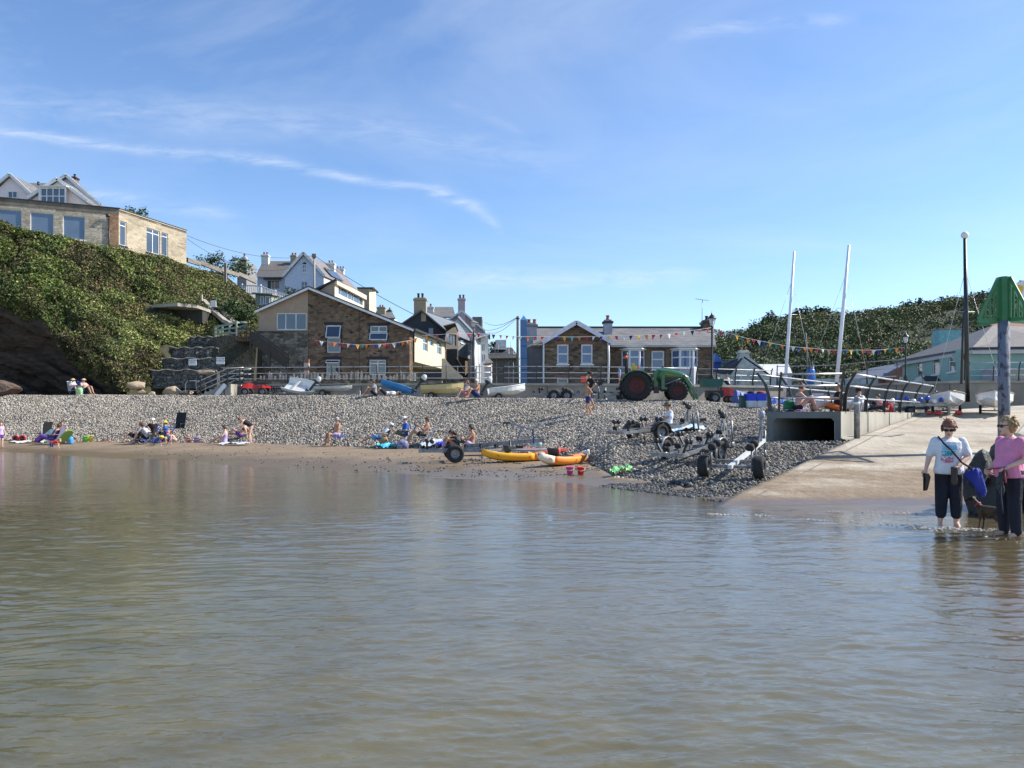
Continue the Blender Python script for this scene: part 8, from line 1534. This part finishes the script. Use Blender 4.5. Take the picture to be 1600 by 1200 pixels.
pr('person in white cap and black top at the back of the family group', 239, 41.0, -70, POSE('chair', hip=(0, .45), neck=(0, .95), head=(.05, 1.1)), skin='light', wear=(('t_shirt', 'black'), ('shorts', 'black')), hat=('cap', 'white'))
pr('child in blue top and yellow sun hat sitting right of the family group', 259, 40.5, 200, POSE('chair', hip=(0, .45), neck=(.02, .93), head=(.05, 1.08)), H=1.55, skin='light', wear=(('t_shirt', 'blue', .9), ('shorts', 'navy')), hat=('sun', 'yellow'))
pr('toddler in purple crouching over the sand with a yellow hat', 240, 37.3, 10, POSE('crawl', hip=(0, .4)), H=1.0, skin='light', wear=(('t_shirt', 'purple', 1.2), ('trunks', 'blue')), hat=('sun', 'yellow'))
pr('toddler in white and blue with a pink hat beside the crouching toddler', 265, 38.3, -80, POSE('crouch'), H=1.1, skin='light', wear=(('vest', 'sky'), ('trunks', 'blue')), hat=('cap', 'rose'))
pr('small child with brown hair squatting behind the pink-hatted toddler', 273, 39.2, 190, POSE('crouch'), H=1.0, skin='light', wear=(('trunks', 'peach'),), hair=('short', 'brown'))
pr('girl in a pale swimsuit sitting with legs stretched left on the sand', 351, 38.0, 185, POSE('legsout', legs=[[(.36, .10, .34), (.72, .12, .08), (.88, .13, .05)], [(.38, -.10, .30), (.74, -.12, .08), (.90, -.13, .05)]]), skin='pale', wear=(('swimsuit', 'lilac'),), hair=('bun', 'brown'))
pr('person lying back with knees up behind the bending person', 376, 40.0, 182, POSE('lean'), skin='light', wear=(('trunks', 'purple'), ('bikini_top', 'black')), hair=('short', 'auburn'))
pr('person in a black swimsuit standing and bending over to the left', 391, 38.3, 183, POSE('bend'), H=1.66, skin='pale', wear=(('swimsuit', 'black'),), hair=('short', 'auburn'))
pr('shirtless grey-haired person sitting alone facing left at the shingle foot', 526, 35.2, 215, POSE('chair'), skin='tan', wear=(('trunks', 'lilac'),), hair=('short', 'grey'), bulk=1.2)
pr('person in white shirt, cap and blue shorts reclining with dark shoes', 594, 34.0, 186, POSE('recline'), skin='light', wear=(('t_shirt', 'white'), ('shorts', 'sky')), hat=('cap', 'white'), bulk=1.05)
pr('person in a bright blue t-shirt and white sun hat reading on a low chair', 632, 33.4, 190, POSE('low', hip=(0, .42), neck=(-.08, .90), head=(.0, 1.04), tip=30), skin='light', wear=(('t_shirt', 'blue'), ('shorts', 'khaki')), hat=('sun', 'white'), bulk=1.1)
pr('tanned person with crossed legs looking at a phone, right of the blue t-shirt', 661, 33.0, 190, POSE('low', arms=[[(-.02, .24, .58), (.24, .12, .78)], [(-.02, -.24, .58), (.24, -.08, .78)]]), skin='tan', wear=(('trunks', 'black'),), hair=('short', 'brown'))
pr('tanned shirtless person sitting on the shingle edge behind the trailer', 737, 30.8, 190, POSE('knees', hip=(0, .2), neck=(-.04, .70), head=(.04, .86)), skin='tan', wear=(('trunks', 'lilac'),), hair=('bun', 'dark'))
pr('person with dark hair crouched low just left of the tanned shirtless person', 714, 31.0, 200, POSE('knees', neck=(.14, .56), head=(.24, .68), tip=50), skin='tan', wear=(('t_shirt', 'black'),), hair=('long', 'dark'))
pr('person in dark top sitting on the ridge below the blue dinghy', 586, 43.3, 200, POSE('knees'), skin='tan', wear=(('t_shirt', 'grey'), ('trunks', 'black')), hair=('bob', 'brown'))
pr('person in white top lying on the ridge right of the dark-topped sitter', 604, 43.4, 178, POSE('lie'), skin='light', wear=(('t_shirt', 'white'), ('shorts', 'black')), hair=('short', 'brown'))
pr('auburn-haired person in white top sitting on the ridge, left of the couple', 731, 39.6, 205, POSE('knees', hip=(0, .18), neck=(0, .68), head=(.04, .84)), skin='light', wear=(('vest', 'white'), ('shorts', 'rose')), hair=('bob', 'auburn'))
pr('white-haired shirtless person sitting on the ridge, right of the couple', 745, 39.6, 215, POSE('knees', hip=(0, .18), neck=(-.02, .70), head=(.03, .86)), skin='tan', wear=(('shorts', 'darkblue'),), hair=('short', 'white'), bulk=1.15)
pr('shirtless boy in blue trunks walking across the shingle', 919, 32.4, 205, POSE('walk', arms=[[(-.10, .22, 1.14), (.12, .16, 1.02)], [(.05, -.22, 1.14), (.24, -.14, 1.06)]]), H=1.40, skin='tan', wear=(('trunks', 'darkblue', .55),), hair=('short', 'brown'))
pr('person in black top and shorts walking directly behind the shirtless boy', 923, 33.6, 200, POSE('walk'), H=1.68, skin='tan', wear=(('t_shirt', 'black'), ('shorts', 'navy')), hair=('pony', 'brown'), hat=('cap', 'black'))
pr('bearded person in brown hat and white t-shirt reading on the shingle by trailers', 1044, 26.4, 188, POSE('legsout'), skin='tan', wear=(('t_shirt', 'white'), ('shorts', 'black')), hair=('short', 'dark'), hat=('sun', 'khaki'))
zw = ZW
pr('person in black t-shirt standing on the promenade behind the tractor', 985, 51.4, 200, POSE('stand', arms=[[(.05, .25, 1.15), (.25, .12, 1.18)], [(.02, -.25, 1.15), (.22, -.12, 1.18)]]), z=3.1, skin='tan', wear=(('t_shirt', 'black'), ('trousers', 'black')), hair=('short', 'dark'), glasses=True)
pr('child in white shirt and black cap standing on the sea wall by the tractor', 968, 50.4, 180, POSE('stand'), z=zw, H=1.15, skin='light', wear=(('t_shirt', 'sky'), ('trunks', 'rose')), hat=('cap', 'black'))
pr('child in grey sitting on the sea wall, left of two near the white cottage', 1122, 52.2, 200, POSE('knees'), z=zw, H=1.4, skin='tan', wear=(('t_shirt', 'palegrey'), ('shorts', 'black')), hair=('short', 'brown'))
pr('child in white sitting on the sea wall, right of two near the white cottage', 1138, 52.6, 185, POSE('knees'), z=zw, H=1.45, skin='tan', wear=(('t_shirt', 'white'), ('shorts', 'navy')), hair=('short', 'dark'))
pr('person in teal top standing behind the wall at the left white mast', 1218, 56.0, 200, POSE('stand'), z=2.9, skin='tan', wear=(('t_shirt', 'teal'), ('shorts', 'teal')), hair=('bun', 'brown'))
zc = 1.79
pr('person in a dark bikini sitting on the culvert with knees drawn up', 1247, 23.9, -5, POSE('knees'), z=zc, H=1.6, skin='light', wear=(('bikini_top', 'black'), ('trunks', 'black', .1)), hair=('bun', 'auburn'))
pr('boy in orange shorts sitting on the culvert against the railing post', 1309, 23.9, 183, POSE('legsout'), z=zc, H=1.65, skin='tan', wear=(('shorts', 'orange'), ('vest', 'black')), hair=('short', 'brown'))
pr('person in white t-shirt and navy cap lying back on the wall behind the railing', 1352, 27.5, 12, POSE('lean', hip=(0, .15)), z=zc, skin='light', wear=(('t_shirt', 'white', .9), ('trousers', 'navy', 1.5)), hair=('short', 'brown'), hat=('cap', 'navy'), bulk=1.1)
pr('person in rose top crouching beside the far end of the culvert railing', 1376, 30.0, 170, POSE('knees'), z=zc, H=1.3, skin='light', wear=(('t_shirt', 'rose'), ('shorts', 'navy')), hair=('short', 'brown'))
# ================================================================ BEACH THINGS
def gx(px, Y, dz=.02): x = XP(px, Y); return Vector((x, Y, ground(x, Y)+dz))
def bucket(px, Y, c, lab, s=1.0, group='beach buckets'):
    t = thing('bucket', lab, 'bucket', gx(px, Y), 0, group); m = plain('plastic_'+'_'.join(str(int(v*99)) for v in c), c, .35)
    B(t, 'tub', m, ('lathe', [(.07*s, 0), (.105*s, .19*s), (.118*s, .19*s), (.118*s, .205*s), (.10*s, .205*s), (.066*s, .02*s), (.001, .02*s)], (0, 0, 0), 18)); B(t, 'handle', M_white, ('tube', [(-.11*s, 0, .19*s), (-.10*s, -.05*s, .13*s), (0, -.12*s, .10*s), (.10*s, -.05*s, .13*s), (.11*s, 0, .19*s)], .006, 5))
bucket(890.5, 20.7, (.85, .10, .38), 'pink bucket standing on the sand, left of the two below the kayaks'); bucket(907.5, 20.5, (.85, .04, .03), 'red bucket standing on the sand, right of the two below the kayaks')
bucket(134, 41.2, (.15, .75, .05), 'bright green bucket on the sand at the left', 1.5); bucket(141.5, 42, (.85, .72, .03), 'yellow bucket just right of the bright green one', 1.5); bucket(294, 40, (.8, .3, .3), 'salmon bucket on the shingle foot right of the toddlers', 1.3); bucket(308, 40, (.4, .25, .65), 'lilac bucket near the foot of the shingle', 1.3)
t = thing('beach_trolley', 'small beach trolley with two red wheels at the far left', 'trolley', gx(30, 41.4)); B(t, 'frame', M_galv, ('tube', [(-.2, 0, .22), (.2, 0, .22)], .02, 6), ('tube', [(0, 0, .22), (.1, .3, .7)], .015, 5))
for x in (-.19, .19): wheel(t, (x, 0, .22), .18, .1, plain('toy_red', (.5, .02, .02), .5), M_rub)
def towel(px, Y, w, d, cols, lab, rz=0, sc=9, h=.07):
    t = thing('towel', lab, 'towel', gx(px, Y, .05), R(rz)); rr = random.Random(int(px)); n, m = 14, 10; rg = [[(-w/2+w*i/n, -d/2+d*j/m, h*abs(math.sin(i*1.3+j*.9+px))+h*.6*math.sin(i*.7+px)*math.cos(j)+(ground(t.location.x+(-w/2+w*i/n), t.location.y-d/2+d*j/m)-t.location.z+.07)) for j in range(m+1)] for i in range(n+1)]
    mb = MB(); mb.loft(rg, closed=False, caps=False); mb.obj('cloth', mat('towel_%d' % px, cols[0], .9, c2=cols[1], scale=sc, thr=(.46, .54)), t, recalc=False)
towel(45, 40.6, 1.9, .6, ((.75, .75, .72), (.6, .6, .6)), 'white towel spread left of the purple dress'); towel(611, 32.7, 1.2, .6, ((.05, .5, .75), (.2, .65, .85)), 'crumpled turquoise towel below the blue t-shirt', h=.14); towel(672, 32.6, 1.0, .7, ((.7, .72, .75), (.5, .6, .7)), 'white towel beside the crossed-legs person')
towel(697, 32.0, .9, .5, ((.03, .06, .5), (.08, .12, .6)), 'royal blue towel between phone user and trailer', h=.14); towel(1064, 26.0, 1.5, .8, ((.12, .35, .7), (.6, .7, .75)), 'blue and white patterned towel right of the bearded reader', rz=12); towel(970, 19.6, .55, .35, ((.12, .6, .22), (.55, .75, .35)), 'green and white netted beach toy bag lying on the shingle edge', h=.1, sc=14)
towel(368, 37.2, 1.4, .6, ((.45, .5, .55), (.6, .63, .65)), 'grey-blue towel under the sitting girl'); towel(232, 40.3, 1.5, .7, ((.03, .05, .2), (.1, .12, .3)), 'dark blue rug beneath the family group', h=.12); towel(1250, 23.5, 1.0, .35, ((.16, .06, .3), (.25, .1, .4)), 'purple towel hanging over the culvert edge', h=.02); 
bpy.data.objects[[o.name for o in bpy.data.objects if o.get('label') == 'purple towel hanging over the culvert edge'][0]].location.z = 1.79
def bag(px, Y, s, c, lab, c2=None, dz=0):
    t = thing('bag', lab, 'bag', gx(px, Y, dz)); w, d, h = s; m = mat('bag_%d' % px, c, .75, c2=c2 or tuple(v*.6 for v in c), scale=8, bump=.01); rg = []
    for z, k in ((0, .85), (.15, 1.0), (.6, .98), (.9, .85), (1.0, .55)): rg.append([(w/2*k*math.copysign(abs(math.cos(a))**.6, math.cos(a)), d/2*k*math.copysign(abs(math.sin(a))**.6, math.sin(a)), h*z+.01*math.sin(a*3)) for a in [2*math.pi*j/16 for j in range(16)]])
    solid(t, 'body', rg, m)
    for sy in (-1, 1): B(t, 'handle', m, ('tube', [(-w*.22, sy*d*.2, h*.92), (-w*.2, sy*d*.22, h*1.2), (w*.2, sy*d*.22, h*1.2), (w*.22, sy*d*.2, h*.92)], .012, 5))
bag(600, 33.6, (.34, .22, .42), (.42, .25, .10), 'brown paper-like beach bag between reclining person and blue t-shirt'); bag(629, 32.5, (.5, .3, .36), (.35, .38, .48), 'purple and white bag in front of the blue t-shirt', (.08, .06, .2)); bag(705, 31.3, (.4, .3, .42), (.015, .015, .015), 'black bag by the trailer rollers'); bag(108, 40, (.42, .3, .38), (.03, .2, .45), 'blue cool bag at the left by the windbreak', (.1, .35, .6)); bag(124, 51, (.4, .3, .5), (.06, .4, .5), 'turquoise and yellow bag between the two seated under the cliff', (.6, .65, .05))
bag(99, 40.4, (.35, .25, .3), (.4, .05, .04), 'red bag under the chair at the left'); bag(1030, 25.5, (.4, .3, .2), (.012, .012, .012), 'black bag at the feet of the bearded reader'); bag(1389, 30.5, (.35, .22, .5), (.5, .02, .02), 'red backpack standing by the end of the culvert railing', None, 0.0); bag(1233, 24.2, (.35, .3, .34), (.02, .2, .08), 'dark green bag on the left corner of the culvert', None, 1.79-ground(XP(1233, 24.2), 24.2)); bag(245, 39.4, (.4, .3, .3), (.02, .35, .22), 'green bag in the middle of the family group')
bag(838, 27.6, (.4, .3, .25), (.6, .62, .6), 'white bag on the paddleboards above the trailer', (.1, .3, .3), .3)
def beach_chair(px, Y, rz, m, lab, hi=.95, seat=.3, fr=None, dz=0, loc=None):
    t = thing('beach_chair', lab, 'chair', loc or gx(px, Y, dz), R(rz), 'folding beach chairs'); fr = fr or M_galv
    solid(t, 'seat', [[(-.25, -.27, seat), (-.25, .27, seat)][::1]+[(-.25, .27, seat-.02), (-.25, -.27, seat-.02)], [(.22, -.27, seat+.04), (.22, .27, seat+.04), (.22, .27, seat+.02), (.22, -.27, seat+.02)]], m, False)
    solid(t, 'backrest', [[(-.24, -.27, seat), (-.24, .27, seat), (-.26, .27, seat), (-.26, -.27, seat)], [(-.48, -.27, hi), (-.48, .27, hi), (-.5, .27, hi), (-.5, -.27, hi)]], m, False)
    for sy in (-.28, .28): B(t, 'leg', fr, ('tube', [(-.3, sy, -.1), (.25, sy, seat+.04)], .014, 5)); B(t, 'leg', fr, ('tube', [(.28, sy, -.1), (-.25, sy, seat)], .014, 5)); B(t, 'armrest', fr, ('tube', [(-.33, sy, seat+.22), (.18, sy, seat+.24), (.2, sy, seat)], .016, 5))
    return t
cb_ = plain('chair_black', (.015, .015, .017), .8); cbl = plain('chair_blue', (.03, .08, .4), .8); cgr = mat('windbreak_green', (.10, .28, .12), .8, c2=(.45, .6, .52), scale=.9)
beach_chair(213, 39.4, 200, cb_, 'black folding chair under the leftmost person of the family group'); beach_chair(229, 39.0, 190, cb_, 'black folding chair under the forward-bending person'); beach_chair(239, 41, -70, cbl, 'blue folding chair under the white-capped person', seat=.4); beach_chair(259, 40.5, 200, cbl, 'blue folding chair under the yellow-hatted child', seat=.4)
beach_chair(277, 41.2, -95, cb_, 'large empty black high-backed chair right of the family group', hi=1.35, seat=.5, fr=M_black); beach_chair(66, 42, 160, cb_, 'empty black folding chair behind the purple dress', hi=1.1, seat=.45); beach_chair(84, 39.5, 190, mat('stripe_purple', (.2, .2, .3), .8), 'striped low chair under the purple dress'); beach_chair(526, 35.2, 215, cbl, 'small stool-like chair under the grey-haired sitter', hi=.5, seat=.44)
beach_chair(595, 34.0, 186, cb_, 'dark reclining chair under the white-capped reclining person', hi=.75, seat=.26); beach_chair(634, 33.4, 190, cbl, 'blue folding chair under the blue t-shirt reader', hi=.95, seat=.36); beach_chair(663, 33, 190, plain('chair_white', (.6, .6, .62), .8), 'white and navy chair under the phone user', hi=.8, seat=.28); beach_chair(116, 51.5, -38, plain('chair_pale', (.6, .65, .66), .8), 'pale folding chair under the left hat wearer by the cliff', seat=.3); beach_chair(134, 51.5, -25, cbl, 'navy folding chair under the right hat wearer by the cliff', seat=.3)
t = thing('windbreak', 'mint green cloth windbreak slung low beside the purple dress', 'windbreak', gx(76, 40.6)); solid(t, 'cloth', [[(x, .05*math.sin(i*1.4), h0), (x, .05*math.sin(i*1.4)+.02, h0), (x+.1, .25+.05*math.sin(i), h1), (x+.1, .23+.05*math.sin(i), h1)] for i, (x, h0, h1) in enumerate(((-.6, .0, .35), (-.2, 0, .72), (.3, 0, .75), (.7, .1, .6)))], mat('mint_cloth', (.38, .58, .48), .85), False)
for x in (-.5, .35): B(t, 'pole', M_white, ('tube', [(x, .2, -.1), (x, .25, .95)], .014, 5))
t = thing('body_board', 'leaf green bodyboard propped beside the person in grey', 'board', gx(101, 39.3), R(-30)); solid(t, 'board', [[(x, -w, z), (x, w, z), (x, w, z-.05), (x, -w, z-.05)] for x, w, z in ((-.45, .18, .12), (-.3, .25, .2), (.2, .26, .5), (.42, .2, .68), (.5, .08, .75))], plain('leaf_green', (.16, .36, .08), .5), False)
for px, Y, c, lab in ((117, 41, (.8, .2, .08), 'orange beach spade lying left of the green bucket'), (169, 41.4, (.75, .12, .06), 'red beach spade lying alone right of the yellow bucket')):
    t = thing('toy_spade', lab, 'toy', gx(px, Y), R(20)); m = plain('toy_%d' % px, c, .4); B(t, 'blade', m, ('box', (.2, 0, .03), (.18, .14, .02))); B(t, 'shaft', m, ('tube', [(.12, 0, .04), (-.25, 0, .05)], .016, 6), ('tube', [(-.25, -.05, .05), (-.25, .05, .05)], .014, 6))
t = thing('phone', 'black phone held up by the crossed-legs sitter', 'phone', gx(661, 33, .8)+Vector((-.36, 0, .08)), R(8)); B(t, 'body', M_black, ('box', (0, 0, 0), (.02, .08, .15))); B(t, 'screen', M_glass, ('box', (.0115, 0, 0), (.002, .07, .13)))
t = thing('book', 'open book held by the bearded reader on the shingle', 'book', gx(1044, 26.4, .40)+Vector((-.36, -.02, .06)), R(8)); B(t, 'cover', plain('book_brown', (.35, .14, .06), .7), ('box', (0, -.07, 0), (.2, .13, .012), Matrix.Rotation(R(14), 3, 'X')), ('box', (0, .07, 0), (.2, .13, .012), Matrix.Rotation(R(-14), 3, 'X'))); B(t, 'pages', M_white, ('box', (0, -.065, .012), (.18, .12, .012), Matrix.Rotation(R(14), 3, 'X')), ('box', (0, .065, .012), (.18, .12, .012), Matrix.Rotation(R(-14), 3, 'X')))
# crates etc. at the culvert
def crate(px, Y, z, s, m, lab, lid=None, rz=0):
    t = thing('crate', lab, 'crate', (XP(px, Y), Y, z), R(rz), 'plastic fish crates'); w, d, h = s; mb = MB(); r0 = [(-w*.46, -d*.46, 0), (w*.46, -d*.46, 0), (w*.46, d*.46, 0), (-w*.46, d*.46, 0)]; r1 = [(-w/2, -d/2, h), (w/2, -d/2, h), (w/2, d/2, h), (-w/2, d/2, h)]; r2 = [(x*.93, y*.93, h) for x, y, _ in r1]; r3 = [(x*.9, y*.9, .04) for x, y, _ in r0]; mb.loft([r0, r1, r2, r3], smooth=False); mb.obj('body', m, t)
    B(t, 'rim', m, ('bb', (-w/2-.015, -d/2-.015, h-.06), (w/2+.015, -d/2+.01, h)), ('bb', (-w/2-.015, d/2-.01, h-.06), (w/2+.015, d/2+.015, h)), ('bb', (-w/2-.015, -d/2+.01, h-.06), (-w/2+.01, d/2-.01, h)), ('bb', (w/2-.01, -d/2+.01, h-.06), (w/2+.015, d/2-.01, h)))
mbc = plain('crate_blue', (.02, .06, .62), .4); mwc = mat('crate_white', (.62, .66, .68), .5); mgc = plain('crate_green', (.02, .09, .07), .5); zc0 = ground(XP(1180, 33.5), 33.5)+.02
for i, (px, c, lab) in enumerate(((1173, mwc, 'white crate, left one at the bottom of the stack by the culvert'), (1187.5, mwc, 'white crate, right one at the bottom of the stack by the culvert'))): crate(px, 33.5, zc0, (.41, .5, .29), c, lab)
for i, (px, c, lab) in enumerate(((1172.5, mbc, 'blue crate stacked on the left white crate'), (1187.5, mbc, 'blue crate stacked on the right white crate'))): crate(px, 33.5, zc0+.30, (.42, .5, .31), c, lab)
crate(1160.5, 33.7, zc0-.02, (.24, .4, .55), mgc, 'narrow dark green crate left of the blue and white stack'); crate(1199, 33.9, zc0, (.16, .3, .5), plain('crate_grey', (.2, .2, .2), .6), 'grey box right of the blue and white stack')
t = thing('net_bundle', 'red net bundle lying on the blue crates', 'net', (XP(1188, 33.5), 33.5, zc0+.60)); B(t, 'mesh', mat('red_net', (.6, .05, .04), .8, c2=(.2, .02, .02), scale=30, bump=.03), ('ell', (0, 0, .05), (.16, .18, .07)), ('ell', (.08, .05, .08), (.10, .12, .05)))
t = thing('net_bundle', 'black net bundle on the left blue crate', 'net', (XP(1173, 33.5), 33.5, zc0+.60)); B(t, 'mesh', mat('black_net', (.02, .02, .03), .9, bump=.03), ('ell', (0, 0, .05), (.15, .18, .08)))
t = thing('net_bundle', 'grey and tan tangle of net beside the culvert left wall', 'net', (XP(1206, 31), 31, ground(XP(1206, 31), 31))); B(t, 'mesh', mat('tan_net', (.30, .28, .24), .9, c2=(.06, .05, .05), scale=25, bump=.05), ('ell', (0, 0, .1), (.28, .25, .16)), ('ell', (.15, .1, .14), (.16, .2, .12)))
mt = mat('blue_tarp', (.035, .09, .34), .55, c2=(.06, .14, .45), scale=2, bump=.05)
for px, Y, w, h, rz, lab in ((1172, 36.5, 1.5, .85, 10, 'blue tarpaulin cover peaked over a dinghy behind the crates'), (1232, 36, 2.6, 1.0, -5, 'larger blue tarpaulin covered dinghy behind the culvert railing')):
    t = thing('covered_dinghy', lab, 'boat', (XP(px, Y), Y, 1.95 if px < 1200 else 1.7), R(rz), 'tarpaulin covered dinghies'); rg = []
    for k in range(9): f = k/8; x = -w/2+w*f; s = math.sin(math.pi*min(.98, max(.02, f*.8+.16)))**.5; rg.append([(x, -.55*s, .1), (x, -.5*s, .4), (x, -.12, .45+h*.55*(1-f)), (x, .12, .45+h*.55*(1-f)), (x, .5*s, .4), (x, .55*s, .1)])
    solid(t, 'tarpaulin', rg, mt, False); B(t, 'trolley', M_galv, ('bb', (-w*.4, -.3, 0), (w*.4, .3, .08)))
t = thing('board_stack', 'pair of pink and white panels leaning behind the culvert railing', 'board', (XP(1287, 34), 34, 1.75)); B(t, 'panel', plain('pale_pink', (.6, .5, .55), .6), ('box', (-.25, 0, .5), (.5, .04, .8))); B(t, 'panel', mat('white_edge', (.62, .55, .55), .6), ('box', (.3, .05, .46), (.5, .04, .75)))
t = thing('barrel', 'bright blue plastic barrel behind the flood wall at the wood edge', 'barrel', (XP(1267, 56), 56, 2.9)); mb_ = plain('barrel_blue', (.01, .16, .60), .4); B(t, 'body', mb_, ('lathe', [(.25, 0), (.29, .1), (.3, .5), (.29, .95), (.22, 1.12), (.1, 1.16), (.001, 1.16)], (0, 0, ZP(600, 56)-2.9), 16)); B(t, 'lid', mb_, ('lathe', [(.24, 0), (.24, .07), (.001, .08)], (0, 0, ZP(600, 56)-2.9+1.13), 14))
t = thing('promotional_board', 'orange-red sign board standing on the sea wall left of the walkers', 'sign', (XP(912, 50), 50, ZW), R(-8)); B(t, 'board', plain('board_orange', (.85, .09, .03), .5), ('box', (0, 0, .30), (.36, .04, .42))); B(t, 'white_panel', M_white, ('box', (.22, .02, .30), (.10, .035, .44))); 
for sx_ in (-.15, .15): B(t, 'leg', M_galv, ('tube', [(sx_, 0, 0), (sx_, 0, .1)], .015, 5))
# white fenders and bits by the sailing dinghies
for px, Y, c, lab in ((1466, 30.6, (.6, .04, .03), 'small red fender under the left sailing dinghy bow'), (1498, 30.8, (.65, .05, .04), 'small red fender between the two sailing dinghies'), (1452, 30.8, (.55, .1, .05), 'small orange-red float by the roller frame end')):
    t = thing('fender', lab, 'fender', (XP(px, Y), Y, slipz(0, Y)+.03)); B(t, 'body', plain('fender_%d' % px, c, .4), ('ell', (0, 0, .09), (.16, .09, .09))); B(t, 'eye', M_white, ('tube', [(.15, 0, .09), (.2, 0, .09)], .015, 5))
t = thing('wing_sail', 'white rolled sail bag hanging at the far end of the culvert railing', 'sail bag', (XP(1392, 31), 31, 1.66)); B(t, 'bag', Mw1, ('ell', (0, 0, .42), (.13, .14, .30), 12, 8, Matrix.Rotation(R(18), 3, 'Y'))); B(t, 'red_tip', plain('red_tip', (.6, .06, .04), .5), ('ell', (-.06, -.02, .16), (.09, .1, .1)))
t = thing('rubber_boat', 'cream inflatable tube boat lying behind the right railing posts', 'boat', (XP(1330, 29.5), 29.8, 1.8), R(8)); B(t, 'tube', mat('cream_tube', (.60, .57, .50), .5), ('tube', [(-.9, -.3, .28), (.5, -.3, .28), (1.0, 0, .36), (.5, .3, .28), (-.9, .3, .28)], [.17, .19, .17, .19, .17], 12)); B(t, 'floor', M_conc, ('bb', (-.85, -.28, .15), (.55, .28, .2)))
# foam and little breaking wave
def foam():
    rng = np.random.default_rng(17); V = []; F_ = []; 
    segs = [(P(1105, 803, 12.85), P(1200, 808, 12.6), 170, .12), (P(1235, 812, 12.3), P(1450, 824, 11.4), 90, .14), (P(1425, 826, 11.25), P(1505, 830, 11.0), 560, .10), (P(1495, 828, 11.1), P(1600, 836, 10.7), 500, .10), (P(1290, 797, 13.1), P(1440, 803, 12.8), 120, .10), (P(1380, 818, 11.8), P(1600, 850, 10.0), 70, .4)]
    ph = (1+5**.5)/2; iv = np.array([(-1, ph, 0), (1, ph, 0), (-1, -ph, 0), (1, -ph, 0), (0, -1, ph), (0, 1, ph), (0, -1, -ph), (0, 1, -ph), (ph, 0, -1), (ph, 0, 1), (-ph, 0, -1), (-ph, 0, 1)])/1.9
    ifc = np.array([(0, 11, 5), (0, 5, 1), (0, 1, 7), (0, 7, 10), (0, 10, 11), (1, 5, 9), (5, 11, 4), (11, 10, 2), (10, 7, 6), (7, 1, 8), (3, 9, 4), (3, 4, 2), (3, 2, 6), (3, 6, 8), (3, 8, 9), (4, 9, 5), (2, 4, 11), (6, 2, 10), (8, 6, 7), (9, 8, 1)])
    c = 0
    for a, b, n, wd in segs:
        for i in range(n):
            f = rng.uniform(); amp = (vnoise(f*9, a.x, 0, 1, 3)+.9)/1.4; 
            if rng.uniform() > amp+.25: continue
            p = np.array(a)*(1-f)+np.array(b)*f+np.array([rng.normal(0, .05), rng.normal(0, wd*.45), 0]); p[2] = rng.uniform(0, .035)*max(.1, amp)*(1.5 if wd < .12 else .3)
            s = rng.uniform(.004, .013)*np.array([rng.uniform(1, 3.2), 1.1, .5]); V.append(iv*s+p); F_.append(ifc+12*c); c += 1
    m = bpy.data.materials.new('foam'); m.use_nodes = True; b_ = m.node_tree.nodes['Principled BSDF']; b_.inputs['Base Color'].default_value = (.50, .45, .38, 1); b_.inputs['Roughness'].default_value = .3
    npmesh('sea_foam', np.concatenate(V), np.concatenate(F_), m, True, kind='stuff')
foam()
